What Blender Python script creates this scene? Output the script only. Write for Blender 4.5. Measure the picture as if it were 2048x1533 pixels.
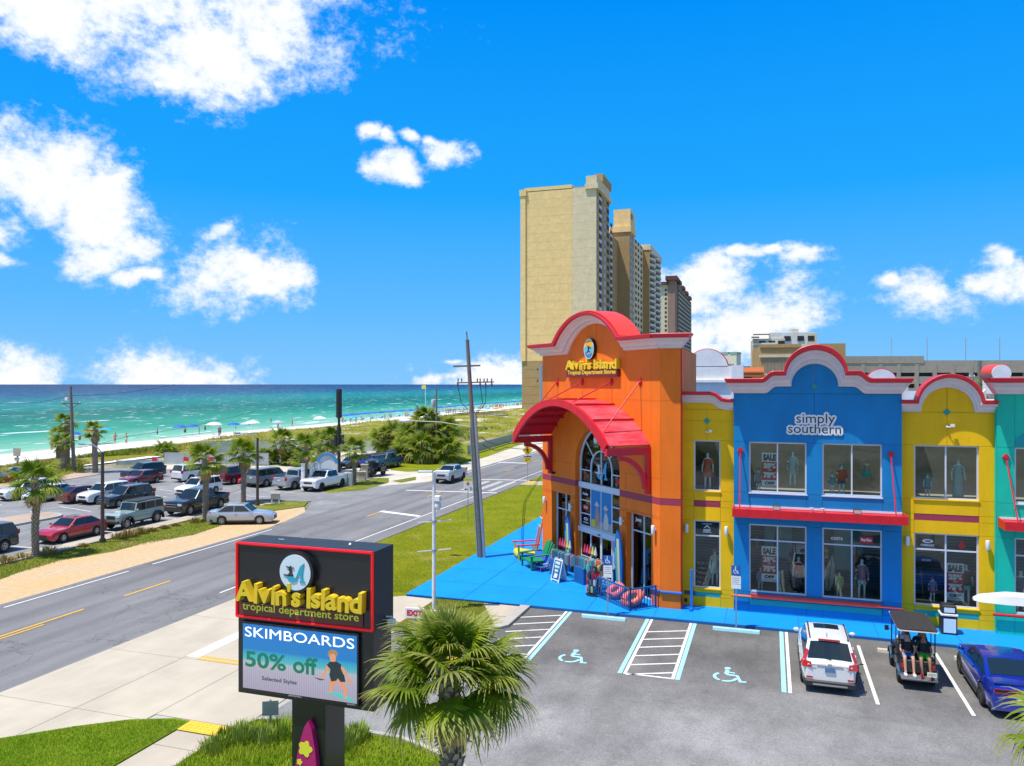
import bpy, bmesh, math, random
from mathutils import Matrix, Vector, noise
for o in list(bpy.data.objects): bpy.data.objects.remove(o)
S = bpy.context.scene
COL = S.collection
rnd = random.Random(7)
# ------------------------------------------------------------------ camera
FPX, CAMH = 1560.0, 10.6                      # focal length in pixels of a 2048 wide frame, camera height in metres
YAW = math.atan(516 / FPX); SA, CA = math.sin(YAW), math.cos(YAW)
cam = bpy.data.cameras.new('camera'); co = bpy.data.objects.new('camera', cam); COL.objects.link(co)
cam.sensor_width = 36; cam.lens = 36 * FPX / 2048; cam.clip_start = .1; cam.clip_end = 60000
cam.shift_y = (769 - 766.5) / 2048
co.location = (0, 0, CAMH); co.rotation_euler = (math.pi / 2, 0, YAW)
S.camera = co
S.render.resolution_x, S.render.resolution_y = 1024, 766
S.view_settings.view_transform = 'Standard'; S.view_settings.look = 'None'
S.view_settings.exposure = 0.2; S.view_settings.gamma = 1.0
S.render.engine = 'CYCLES'; S.cycles.max_bounces = 6; S.cycles.diffuse_bounces = 2; S.cycles.glossy_bounces = 3; S.cycles.transparent_max_bounces = 12

def G(px, py, z=0.0):                          # photo pixel -> point at height z
    t = (CAMH - z) * FPX / (py - 769.0); u = (px - 1024) / FPX
    return Vector((t * (-SA + u * CA), t * (CA + u * SA), z))
def PT(px, py, t):                             # photo pixel -> point at depth t
    u = (px - 1024) / FPX
    return Vector((t * (-SA + u * CA), t * (CA + u * SA), CAMH - (py - 769) / FPX * t))
def PY(px, py, Y):                             # photo pixel -> point on the plane y = Y
    u = (px - 1024) / FPX; return PT(px, py, Y / (CA + u * SA))

# ------------------------------------------------------------------ sky and sun
SUN = Vector((-.29, -.25, 1)).normalized()     # towards the sun
sl = bpy.data.lights.new('sun', 'SUN'); so = bpy.data.objects.new('sun', sl); COL.objects.link(so)
sl.energy = 5.0; sl.angle = math.radians(.53); sl.color = (1, .935, .83)
so.rotation_euler = SUN.to_track_quat('Z', 'Y').to_euler(); so.location = (0, 0, 60)
W = bpy.data.worlds.new('World'); S.world = W; W.use_nodes = True; W.cycles.sampling_method = 'NONE'
nt = W.node_tree; nt.nodes.clear()
def N(t, **k):
    n = nt.nodes.new(t)
    for a, b in k.items(): setattr(n, a, b)
    return n
def LK(a, b): nt.links.new(a, b)
def mth(op, a, b=None, c=None, clamp=False):
    n = N('ShaderNodeMath', operation=op, use_clamp=clamp)
    for i, v in enumerate((a, b, c)):
        if v is None: continue
        if isinstance(v, (int, float)): n.inputs[i].default_value = v
        else: LK(v, n.inputs[i])
    return n.outputs[0]
sky = N('ShaderNodeTexSky', sky_type='NISHITA'); sky.sun_disc = False
sky.sun_elevation = math.asin(SUN.z); sky.sun_rotation = math.atan2(SUN.x, SUN.y)
sky.altitude = 10; sky.air_density = 1.0; sky.dust_density = .35; sky.ozone_density = 2.2
hs = N('ShaderNodeHueSaturation'); hs.inputs['Saturation'].default_value = 1.42; hs.inputs['Value'].default_value = 1.0
LK(sky.outputs[0], hs.inputs['Color'])
gm = N('ShaderNodeMix', data_type='RGBA', blend_type='MULTIPLY'); gm.inputs[0].default_value = 1
LK(hs.outputs[0], gm.inputs[6]); gm.inputs[7].default_value = (.72, .98, 1.06, 1)
# clouds: fair weather cumulus, each a few lobes in azimuth / elevation, broken up by noise on the direction
tc = N('ShaderNodeTexCoord'); sep = N('ShaderNodeSeparateXYZ'); LK(tc.outputs['Generated'], sep.inputs[0])
az = mth('ARCTAN2', sep.outputs[0], sep.outputs[1]); el = mth('ARCSINE', sep.outputs[2])
# clear summer air: the physical sky, pulled towards a deep saturated blue that pales at the horizon
er = N('ShaderNodeMapRange'); LK(el, er.inputs[0]); er.inputs[1].default_value = 0; er.inputs[2].default_value = math.pi / 2
sr = N('ShaderNodeValToRGB'); LK(er.outputs[0], sr.inputs[0]); e_ = sr.color_ramp.elements
sc_ = [(0, (.20, .50, .88)), (.06, (.10, .43, .88)), (.15, (.012, .34, .88)), (.29, (.0, .25, .85)), (1, (.03, .18, .66))]
e_[0].color = sc_[0][1] + (1,); e_[1].color = sc_[-1][1] + (1,)
for p_, c_ in sc_[1:-1]: x_ = e_.new(p_); x_.color = c_ + (1,)
sk1 = N('ShaderNodeVectorMath', operation='SCALE'); LK(gm.outputs[2], sk1.inputs[0]); sk1.inputs['Scale'].default_value = .115
skm = N('ShaderNodeMix', data_type='RGBA'); LK(mth('SUBTRACT', .97, mth('MULTIPLY', mth('SUBTRACT', er.outputs[0], .28, None, True), .9)), skm.inputs[0]); LK(sk1.outputs[0], skm.inputs[6]); LK(sr.outputs[0], skm.inputs[7])
bg1 = N('ShaderNodeBackground'); LK(skm.outputs[2], bg1.inputs[0]); bg1.inputs[1].default_value = 1.0
azel0 = N('ShaderNodeCombineXYZ'); LK(az, azel0.inputs[0]); LK(el, azel0.inputs[1])
wn = N('ShaderNodeTexNoise'); wn.inputs['Scale'].default_value = 11; wn.inputs['Detail'].default_value = 2; LK(tc.outputs['Generated'], wn.inputs['Vector'])
ws = N('ShaderNodeVectorMath', operation='SUBTRACT'); LK(wn.outputs['Color'], ws.inputs[0]); ws.inputs[1].default_value = (.5, .5, .5)
wm = N('ShaderNodeVectorMath', operation='MULTIPLY'); LK(ws.outputs[0], wm.inputs[0]); wm.inputs[1].default_value = (.13, .075, 0)
azel = N('ShaderNodeVectorMath', operation='ADD'); LK(azel0.outputs[0], azel.inputs[0]); LK(wm.outputs[0], azel.inputs[1])
def fbm(scale, detail, rough, off=0.0):
    mp = N('ShaderNodeMapping'); mp.inputs['Location'].default_value = (off, off * .7, 0); mp.inputs['Scale'].default_value = (1, 1, 1.35)
    LK(tc.outputs['Generated'], mp.inputs[0])
    n = N('ShaderNodeTexNoise'); n.inputs['Scale'].default_value = scale; n.inputs['Detail'].default_value = detail
    n.inputs['Roughness'].default_value = rough; LK(mp.outputs[0], n.inputs['Vector']); return n.outputs[0]
def ae(px, py):
    d = PT(px, py, 1) - Vector((0, 0, CAMH)); return math.atan2(d.x, d.y), math.asin(d.normalized().z)
CL = [(330,-40,390,110,0),(60,-10,190,70,0),(400,110,130,85,0),(330,170,95,48,0),(560,20,110,70,0.5),
      (90,350,130,80,0.0),(30,330,90,60,0),(200,430,120,75,-.55),(200,505,70,45,0),(290,480,60,28,-.4),(215,375,45,30,0),
      (0,470,45,45,0),(20,532,40,20,0),
      (430,455,45,24,0),(470,555,130,62,.12),(405,585,62,36,0),(285,550,30,14,0),(545,545,65,34,0),
      (380,768,150,62,0),(330,775,90,40,0),(450,775,90,40,0),(40,770,75,48,0),(0,765,40,40,0),
      (772,330,56,28,.1),(735,262,24,14,0),(768,270,20,12,0),(890,292,34,24,0),(872,276,20,12,0),(828,272,22,10,0),
      (960,770,110,48,0),(1010,775,70,38,0),(860,768,60,12,.2),(865,735,28,8,.2),
      (1420,565,80,32,0),(1470,645,150,62,.1),(1560,640,75,52,0),(1390,600,80,40,0),(1400,660,70,40,0),(1440,545,55,28,0),
      (1580,530,62,26,0),(1515,520,32,12,0),(1862,582,68,40,0),(1800,560,34,22,.3),(2030,545,60,38,0),(2010,500,40,30,0),(1962,550,26,16,0),
      ]
field = None
for (cx, cy, rx, ry, rot) in CL:
    a, e = ae(cx, cy)
    cz = math.cos(a + YAW)
    mp = N('ShaderNodeMapping', vector_type='TEXTURE')
    mp.inputs['Location'].default_value = (a, e, 0); mp.inputs['Rotation'].default_value = (0, 0, rot)
    mp.inputs['Scale'].default_value = (rx / FPX * cz * cz * 1.08, ry / FPX * cz * 1.08, 1)
    LK(azel.outputs[0], mp.inputs[0])
    ln = N('ShaderNodeVectorMath', operation='LENGTH'); LK(mp.outputs[0], ln.inputs[0])
    field = ln.outputs['Value'] if field is None else mth('SMOOTH_MIN', field, ln.outputs['Value'], .18)
n1 = fbm(12, 5, .62); n2 = fbm(64, 5, .66, 3.1)
# the rest of the sky, out of view, carries the same scattered cumulus
far = mth('ABSOLUTE', mth('ADD', az, YAW)); outm = mth('MULTIPLY', mth('SUBTRACT', far, .72, None, True), 3.0, None, True)
n3 = fbm(3.2, 4, .58, 8.0)
gen = mth('SUBTRACT', 3.3, mth('MULTIPLY', n3, 4.4)); gen = mth('ADD', gen, mth('MULTIPLY', mth('SUBTRACT', 1.0, outm), 3.0))
field = mth('MINIMUM', field, gen)
dens = mth('SUBTRACT', mth('ADD', 1.16, mth('ADD', mth('MULTIPLY', mth('SUBTRACT', n1, .5), 2.5), mth('MULTIPLY', mth('SUBTRACT', n2, .5), 1.5))), field)
mr = N('ShaderNodeMapRange', interpolation_type='SMOOTHSTEP'); LK(dens, mr.inputs[0]); mr.inputs[1].default_value = -.22; mr.inputs[2].default_value = .72
above = mth('MULTIPLY', mth('GREATER_THAN', el, -.002), mr.outputs[0])
sh = N('ShaderNodeMapRange'); LK(dens, sh.inputs[0]); sh.inputs[1].default_value = .15; sh.inputs[2].default_value = 1.05
cr = N('ShaderNodeMix', data_type='RGBA'); LK(sh.outputs[0], cr.inputs[0]); cr.inputs[6].default_value = (.60, .74, .94, 1); cr.inputs[7].default_value = (.94, .94, .94, 1)
nz = N('ShaderNodeMix', data_type='RGBA', blend_type='MULTIPLY'); nz.inputs[0].default_value = .35; LK(cr.outputs[2], nz.inputs[6])
cmp_ = N('ShaderNodeMapRange'); LK(n2, cmp_.inputs[0]); cmp_.inputs[1].default_value = .3; cmp_.inputs[2].default_value = .58; cmp_.inputs[3].default_value = .86
LK(cmp_.outputs[0], nz.inputs[7])
bg2 = N('ShaderNodeBackground'); LK(nz.outputs[2], bg2.inputs[0]); bg2.inputs[1].default_value = 1.0
mx = N('ShaderNodeMixShader'); LK(above, mx.inputs[0]); LK(bg1.outputs[0], mx.inputs[1]); LK(bg2.outputs[0], mx.inputs[2])
ow = N('ShaderNodeOutputWorld'); LK(mx.outputs[0], ow.inputs[0])

# ------------------------------------------------------------------ materials
MATS = {}
def srgb(r, g, b, k=1.0):
    f = lambda c: ((c / 255 + .055) / 1.055) ** 2.4 if c > 10.3 else c / 255 / 12.92
    return (f(r) * k, f(g) * k, f(b) * k)
class NB:                                      # node helper for one material
    def __init__(s, name):
        m = bpy.data.materials.new(name); m.use_nodes = True; s.m = m; s.t = m.node_tree
        s.p = s.t.nodes['Principled BSDF']; s.pos = None
    def n(s, t, **k):
        x = s.t.nodes.new(t)
        for a, b in k.items(): setattr(x, a, b)
        return x
    def l(s, a, b): s.t.links.new(a, b)
    def P(s, obj=False):
        if obj: return s.n('ShaderNodeTexCoord').outputs['Object']
        if s.pos is None: s.pos = s.n('ShaderNodeNewGeometry').outputs['Position']
        return s.pos
    def noise(s, scale, detail=4, rough=.55, stretch=None, obj=False):
        v = s.P(obj)
        if stretch:
            mp = s.n('ShaderNodeMapping'); mp.inputs['Scale'].default_value = stretch; s.l(v, mp.inputs[0]); v = mp.outputs[0]
        x = s.n('ShaderNodeTexNoise'); x.inputs['Scale'].default_value = scale; x.inputs['Detail'].default_value = detail; x.inputs['Roughness'].default_value = rough
        s.l(v, x.inputs['Vector']); return x.outputs[0]
    def rng(s, v, a, b, c=0., d=1.):
        x = s.n('ShaderNodeMapRange'); s.l(v, x.inputs[0])
        for i, q in enumerate((a, b, c, d)): x.inputs[i + 1].default_value = q
        return x.outputs[0]
    def mix(s, f, a, b, mode='MIX'):
        x = s.n('ShaderNodeMix', data_type='RGBA', blend_type=mode)
        for i, v in ((0, f), (6, a), (7, b)):
            if isinstance(v, (int, float)): x.inputs[i].default_value = v
            elif isinstance(v, tuple): x.inputs[i].default_value = v + (1,) if len(v) == 3 else v
            else: s.l(v, x.inputs[i])
        return x.outputs[2]
    def col(s, c):
        if isinstance(c, tuple): s.p.inputs['Base Color'].default_value = c + (1,)
        else: s.l(c, s.p.inputs['Base Color'])
    def bump(s, h, strength=.3, dist=.02):
        b = s.n('ShaderNodeBump'); b.inputs['Strength'].default_value = strength; b.inputs['Distance'].default_value = dist
        s.l(h, b.inputs['Height']); s.l(b.outputs[0], s.p.inputs['Normal'])
    def done(s, rough=.6, metal=0., spec=None, coat=0.):
        s.p.inputs['Roughness'].default_value = rough; s.p.inputs['Metallic'].default_value = metal
        if spec is not None: s.p.inputs['Specular IOR Level'].default_value = spec
        if coat: s.p.inputs['Coat Weight'].default_value = coat; s.p.inputs['Coat Roughness'].default_value = .04
        return s.m
def M(name, c, rough=.6, metal=0., var=.12, scale=2.5, spec=None, coat=0., bump=0., obj=False, emit=0.):
    """plain material: base colour with a little uneven wear"""
    if name in MATS: return MATS[name]
    b = NB(name)
    if var:
        f = b.rng(b.noise(scale, 6, .62, obj=obj), .25, .75, 1 - var, 1 + var * .6)
        b.col(b.mix(1.0, c, f, 'MULTIPLY'))
    else: b.col(c)
    if bump: b.bump(b.noise(scale * 12, 4, obj=obj), bump)
    if emit:
        b.p.inputs['Emission Color'].default_value = c + (1,); b.p.inputs['Emission Strength'].default_value = emit
    MATS[name] = b.done(rough, metal, spec, coat); return MATS[name]
def stucco(name, c):
    """painted render: faint streaks, blotches and a fine grain"""
    b = NB(name)
    st = b.rng(b.noise(1.3, 5, .6, (1, 1, .22)), .3, .7, .90, 1.06)
    bl = b.rng(b.noise(.45, 6, .65), .35, .65, .93, 1.05); dk = b.rng(b.noise(2.6, 7, .7, (1.6, 1.6, .16)), .60, .78, 1., .80)
    gr = b.rng(b.noise(38, 3, .6), .3, .7, .93, 1.05)
    b.col(b.mix(1., b.mix(1., b.mix(1., b.mix(1., c, st, 'MULTIPLY'), gr, 'MULTIPLY'), bl, 'MULTIPLY'), dk, 'MULTIPLY')); b.bump(b.noise(60, 3), .2, .01)
    MATS[name] = b.done(.62, 0, .35); return b.m
def paint(name, c, metal=.0):
    b = NB(name); b.col(c if not metal else b.mix(.04, c, b.noise(400, 2, obj=True)))
    # road dust settles low on the body
    sx = b.n('ShaderNodeSeparateXYZ'); b.l(b.P(True), sx.inputs[0])
    d = b.rng(sx.outputs[2], .2, .55, .18, 0.); b.col(b.mix(d, c, (.33, .29, .23)))
    MATS[name] = b.done(.26, metal, .5, .8); return b.m

def asphalt(name, base, patch, vary=.35, stain=True, aisle=False):
    b = NB(name)
    big = b.rng(b.noise(.16, 6, .6), .3, .7, 1 - vary * .5, 1 + vary * .5)
    med = b.rng(b.noise(.9, 6, .65, (1, .45, 1)), .3, .72, .80, 1.14)
    fine = b.rng(b.noise(24, 4, .8), .28, .72, .55, 1.45)
    c = b.mix(b.rng(b.noise(.28, 5, .6), .40, .62), base, patch)
    for f in (big, med, fine): c = b.mix(1., c, f, 'MULTIPLY')
    if stain:
        s_ = b.rng(b.noise(1.1, 7, .7), .60, .74, 0., .55); c = b.mix(s_, c, (base[0] * .4, base[1] * .4, base[2] * .42))
        s2 = b.rng(b.noise(2.3, 7, .72), .62, .76, 0., .35); c = b.mix(s2, c, (.42, .40, .36))
    if aisle:                                        # the driving aisle is worn paler than the sealed bays
        sx = b.n('ShaderNodeSeparateXYZ'); b.l(b.P(), sx.inputs[0]); wv = b.n('ShaderNodeMath', operation='MULTIPLY_ADD'); b.l(b.noise(.35, 5, .6), wv.inputs[0]); wv.inputs[1].default_value = 5.; b.l(sx.outputs[1], wv.inputs[2])
        c = b.mix(1., c, b.rng(wv.outputs[0], 28.2, 33.5, 1.42, .82), 'MULTIPLY')
        w2 = b.rng(b.noise(.5, 8, .7, (.25, 1.6, 1)), .60, .70, 0., .3); c = b.mix(w2, c, (.07, .068, .066))
    b.col(c); b.bump(b.noise(60, 3, .7), .35, .012)
    return b.done(.88, 0, .25)
def road_mat():
    b = NB('road_asphalt')
    sx = b.n('ShaderNodeSeparateXYZ'); b.l(b.P(), sx.inputs[0])
    med = b.rng(b.noise(.6, 7, .62, (1, .12, 1)), .3, .7, .80, 1.18)
    fine = b.rng(b.noise(26, 3, .75), .25, .75, .80, 1.2)
    big = b.rng(b.noise(.11, 5, .6), .3, .7, .86, 1.12)
    # wheel tracks polished darker, two per lane
    wv = b.n('ShaderNodeMath', operation='SINE'); mu = b.n('ShaderNodeMath', operation='MULTIPLY'); b.l(sx.outputs[0], mu.inputs[0]); mu.inputs[1].default_value = 2 * math.pi / 1.95
    b.l(mu.outputs[0], wv.inputs[0]); tr = b.rng(wv.outputs[0], .1, 1., 1., .86)
    c = (.200, .196, .192)
    c2 = c
    for f in (med, fine, big, tr): c2 = b.mix(1., c2, f, 'MULTIPLY')
    pt = b.n('ShaderNodeTexVoronoi'); pt.inputs['Scale'].default_value = .09; b.l(b.P(), pt.inputs['Vector'])
    c2 = b.mix(b.rng(pt.outputs['Color'], .80, .82, 0., .35), c2, (.11, .11, .11))
    crk = b.n('ShaderNodeTexVoronoi', feature='DISTANCE_TO_EDGE'); crk.inputs['Scale'].default_value = .12; wv2 = b.n('ShaderNodeTexNoise'); wv2.inputs['Scale'].default_value = .5; wv2.inputs['Detail'].default_value = 6; b.l(b.P(), wv2.inputs['Vector']); sc2 = b.n('ShaderNodeVectorMath', operation='SCALE'); sc2.inputs['Scale'].default_value = 5.; b.l(wv2.outputs['Color'], sc2.inputs[0]); ad2 = b.n('ShaderNodeVectorMath', operation='ADD'); b.l(b.P(), ad2.inputs[0]); b.l(sc2.outputs[0], ad2.inputs[1]); b.l(ad2.outputs[0], crk.inputs['Vector'])
    c2 = b.mix(b.rng(crk.outputs[0], .0, .008, .5, 0.), c2, (.05, .05, .05))
    b.col(c2); b.bump(b.noise(70, 3, .7), .3, .01); return b.done(.85, 0, .25)
def concrete(name, c, vary=.16):
    b = NB(name)
    big = b.rng(b.noise(.35, 7, .62), .28, .72, 1 - vary, 1 + vary * .6)
    tr = b.rng(b.noise(.8, 5, .6, (1, .3, 1)), .35, .7, .92, 1.06)
    fine = b.rng(b.noise(40, 3, .7), .25, .75, .93, 1.06)
    q = c
    for f in (big, tr, fine): q = b.mix(1., q, f, 'MULTIPLY')
    st = b.rng(b.noise(1.7, 8, .72), .62, .80, 0., .45); q = b.mix(st, q, (c[0] * .62, c[1] * .58, c[2] * .5))
    b.col(q); b.bump(b.noise(80, 3), .15, .006); MATS[name] = b.done(.85, 0, .25); return b.m
def lawn(name, a, c, dry, dryamt=.5):
    b = NB(name)
    q = b.mix(b.rng(b.noise(.5, 6, .62), .36, .64), a, c)
    q = b.mix(b.rng(b.noise(.33, 8, .7), .54, .70, 0., dryamt), q, dry)
    for f in (b.rng(b.noise(9, 5, .75), .25, .75, .62, 1.3), b.rng(b.noise(42, 3, .8), .2, .8, .6, 1.4)): q = b.mix(1., q, f, 'MULTIPLY')
    b.col(q); b.bump(b.noise(45, 4, .8), .9, .05); return b.done(.95, 0, .1)
def sand(name, a, c):
    b = NB(name)
    q = b.mix(b.rng(b.noise(.4, 7, .66, (1, .45, 1)), .36, .66), a, c)
    q = b.mix(1., q, b.rng(b.noise(3.5, 8, .75), .28, .72, .78, 1.14), 'MULTIPLY')
    b.col(q); b.bump(b.noise(6, 8, .75), .5, .08); return b.done(.95, 0, .1)

# ------------------------------------------------------------------ mesh helpers
ID = Matrix.Identity(4)
def T(x, y, z): return Matrix.Translation((x, y, z))
def RZ(a): return Matrix.Rotation(a, 4, 'Z')
def RX(a): return Matrix.Rotation(a, 4, 'X')
def RY(a): return Matrix.Rotation(a, 4, 'Y')
WM = {}; KIDS = {}
class MB:
    def __init__(s): s.v = []; s.f = []
    def add(s, vs, fs):
        k = len(s.v); s.v += [tuple(v) for v in vs]; s.f += [tuple(i + k for i in f) for f in fs]; return s
    def box(s, x0, x1, y0, y1, z0, z1):
        return s.add([(x0,y0,z0),(x1,y0,z0),(x1,y1,z0),(x0,y1,z0),(x0,y0,z1),(x1,y0,z1),(x1,y1,z1),(x0,y1,z1)],
                     [(0,3,2,1),(4,5,6,7),(0,1,5,4),(1,2,6,5),(2,3,7,6),(3,0,4,7)])
    def cbox(s, c, d): return s.box(c[0]-d[0]/2, c[0]+d[0]/2, c[1]-d[1]/2, c[1]+d[1]/2, c[2]-d[2]/2, c[2]+d[2]/2)
    def bbox(s, x0, x1, y0, y1, z0, z1, b=.02):         # box with chamfered vertical and top edges
        r0 = [(x0+b,y0),(x1-b,y0),(x1,y0+b),(x1,y1-b),(x1-b,y1),(x0+b,y1),(x0,y1-b),(x0,y0+b)]
        cx, cy = (x0+x1)/2, (y0+y1)/2
        sh = lambda p: (p[0] + (b if p[0] < cx else -b), p[1] + (b if p[1] < cy else -b))
        return s.rings([[(x,y,z0) for x,y in r0], [(x,y,z1-b) for x,y in r0], [(*sh(p),z1) for p in r0]])
    def rings(s, rs, cap=True, close=True):
        n = len(rs[0]); vs = [p for r in rs for p in r]; fs = []
        for i in range(len(rs) - 1):
            for j in range(n if close else n - 1):
                k = (j + 1) % n; fs.append((i*n+j, i*n+k, (i+1)*n+k, (i+1)*n+j))
        if cap: fs.append(tuple(reversed(range(n)))); fs.append(tuple(range((len(rs)-1)*n, len(rs)*n)))
        return s.add(vs, fs)
    def tube(s, pts, r, n=8, cap=True):
        pts = [Vector(p) for p in pts]; rs = []
        rad = r if isinstance(r, (list, tuple)) else [r] * len(pts)
        for i, p in enumerate(pts):
            d = (pts[min(i+1, len(pts)-1)] - pts[max(i-1, 0)]).normalized()
            a = d.cross(Vector((0,0,1)) if abs(d.z) < .95 else Vector((1,0,0))).normalized(); b = a.cross(d)
            rs.append([p + (a*math.cos(2*math.pi*k/n) - b*math.sin(2*math.pi*k/n)) * rad[i] for k in range(n)])
        return s.rings(rs, cap)
    def bar(s, a, b, w, h):                              # rectangular bar between two points
        a, b = Vector(a), Vector(b); d = (b - a).normalized()
        x = d.cross(Vector((0,0,1)) if abs(d.z) < .97 else Vector((0,1,0))).normalized() * w / 2; y = x.cross(d).normalized() * h / 2
        return s.rings([[p-x-y, p+x-y, p+x+y, p-x+y] for p in (a, b)])
    def prism(s, poly, y0, y1):                          # polygon in x,z pushed along y
        n = len(poly); a = sum(poly[i][0]*poly[(i+1)%n][1]-poly[(i+1)%n][0]*poly[i][1] for i in range(n))
        if a < 0: poly = poly[::-1]
        return s.rings([[(x,y1,z) for x,z in poly], [(x,y0,z) for x,z in poly]])
    def slab(s, poly, z0, z1):                           # polygon in x,y pushed up
        n = len(poly); a = sum(poly[i][0]*poly[(i+1)%n][1]-poly[(i+1)%n][0]*poly[i][1] for i in range(n))
        if a < 0: poly = poly[::-1]
        return s.rings([[(p[0],p[1],z0) for p in poly], [(p[0],p[1],z1) for p in poly]])
    def sheet(s, poly, z):
        n = len(poly); a = sum(poly[i][0]*poly[(i+1)%n][1]-poly[(i+1)%n][0]*poly[i][1] for i in range(n))
        if a < 0: poly = poly[::-1]
        return s.add([(p[0],p[1],z) for p in poly], [tuple(range(n))])
    def lathe(s, prof, n=16, axis='Z', c=(0,0,0)):       # (r, h) profile turned about an axis
        rs = []
        for r, h in prof:
            ring = []
            for k in range(n):
                a = 2*math.pi*k/n; x, y = r*math.cos(a), r*math.sin(a)
                p = (x,y,h) if axis == 'Z' else (x,-h,y) if axis == 'Y' else (h,x,y)
                ring.append((p[0]+c[0], p[1]+c[1], p[2]+c[2]))
            rs.append(ring)
        return s.rings(rs)
    def ball(s, c, r, n=10, m=7):
        r = (r, r, r) if not isinstance(r, (tuple, list)) else r
        rs = []
        for i in range(1, m):
            t = math.pi * i / m - math.pi / 2
            rs.append([(c[0]+r[0]*math.cos(t)*math.cos(2*math.pi*k/n), c[1]+r[1]*math.cos(t)*math.sin(2*math.pi*k/n), c[2]+r[2]*math.sin(t)) for k in range(n)])
        return s.rings(rs)
    def xf(s, m): s.v = [tuple(m @ Vector(v)) for v in s.v]; return s
    def mesh(s, name, mat, smooth=False, angle=.6):
        me = bpy.data.meshes.new(name); me.from_pydata(s.v, [], s.f); me.update()
        for m in (mat if isinstance(mat, (list, tuple)) else [mat]): me.materials.append(m)
        if smooth:
            me.shade_smooth(); me.set_sharp_from_angle(angle=angle)
        return me
    def build(s, name, mat, parent=None, M=None, smooth=False, angle=.6):
        return obj(name, s.mesh(name, mat, smooth, angle), parent, M)
def obj(name, me, parent=None, M=None):
    o = bpy.data.objects.new(name, me); COL.objects.link(o)
    pw = WM.get(parent.name, ID) if parent else ID
    w = M if M is not None else pw
    o.matrix_basis = (pw.inverted() @ w) if parent else w
    if parent: o.parent = parent; KIDS.setdefault(parent.name, []).append(o)
    WM[o.name] = w.copy(); return o
def tag(o, label, cat, group=None, kind=None):
    if label: o['label'] = label
    if cat: o['category'] = cat
    if group: o['group'] = group
    if kind: o['kind'] = kind
    return o
def thing(name, label, cat, M=ID, group=None):
    o = obj(name, None, None, M); o.empty_display_size = .2; return tag(o, label, cat, group)
def structure(name, mb, mat, **k):
    o = mb.build(name, mat, **k); o['kind'] = 'structure'; return o
def stuff(o, label=None, cat=None): return tag(o, label, cat, None, 'stuff')
def copy_tree(o, M, parent=None, label=None, group=None):
    c = o.copy(); COL.objects.link(c)
    if parent: c.parent = parent
    else:
        c.matrix_basis = M; WM[c.name] = M.copy()
        if label: c['label'] = label
        if group: c['group'] = group
    for ch in list(KIDS.get(o.name, [])): KIDS.setdefault(c.name, []).append(copy_tree(ch, None, c))
    return c
def text_mesh(txt, size=1.0, ext=0.0, bold=0.0, bevel=0.0, align='CENTER', space=1.0):
    """flat or raised lettering, in the x z plane facing -y, baseline at z = 0"""
    cu = bpy.data.curves.new('t', 'FONT'); cu.body = txt; cu.size = size; cu.extrude = ext; cu.offset = bold; cu.align_x = align
    cu.space_character = space; cu.resolution_u = 3; cu.bevel_depth = bevel; cu.bevel_resolution = 0
    o = bpy.data.objects.new('t', cu); me = bpy.data.meshes.new_from_object(o)
    bpy.data.objects.remove(o); bpy.data.curves.remove(cu)
    me.transform(RX(math.pi / 2)); me.materials.clear(); return me
def text(txt, size, mat, parent, M, name='lettering', ext=0.0, bold=0.0, width=None, height=None, align='CENTER', space=1.0):
    me = text_mesh(txt, size, ext, bold, 0, align, space)
    if (width or height) and len(me.vertices):
        xs = [v.co.x for v in me.vertices]; zs = [v.co.z for v in me.vertices]
        kx = width / (max(xs) - min(xs)) if width else 1; kz = height / (max(zs) - min(zs)) if height else kx if width else 1
        mid = (max(xs) + min(xs)) / 2 if align == 'CENTER' else min(xs)
        if not width: kx = kz
        for v in me.vertices: v.co.x = (v.co.x - mid) * kx; v.co.z = (v.co.z - min(zs)) * kz
    me.shade_flat(); me.materials.append(mat); me.name = name
    return obj(name, me, parent, M)
TMP = bpy.data.scenes.new('workbench')
def skin_mesh(name, verts, edges, radii, sub=1, mat=None, root=0):
    """continuous body grown round a skeleton"""
    me = bpy.data.meshes.new(name); me.from_pydata([Vector(v) for v in verts], edges, [])
    o = bpy.data.objects.new(name, me); TMP.collection.objects.link(o)
    md = o.modifiers.new('skin', 'SKIN'); md.use_smooth_shade = True
    sv = me.skin_vertices[0].data
    for i, r in enumerate(radii): sv[i].radius = r if isinstance(r, tuple) else (r, r); sv[i].use_root = (i == root)
    s2 = o.modifiers.new('sub', 'SUBSURF'); s2.levels = s2.render_levels = sub
    TMP.view_layers[0].update(); dg = TMP.view_layers[0].depsgraph; out = bpy.data.meshes.new_from_object(o.evaluated_get(dg))
    bpy.data.objects.remove(o); bpy.data.meshes.remove(me); out.name = name
    out.materials.clear()
    if mat: out.materials.append(mat)
    return out
# ================================================================== THE SETTING
def pxy(*pts): return [G(x, y)[:2] for x, y in pts]
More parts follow.
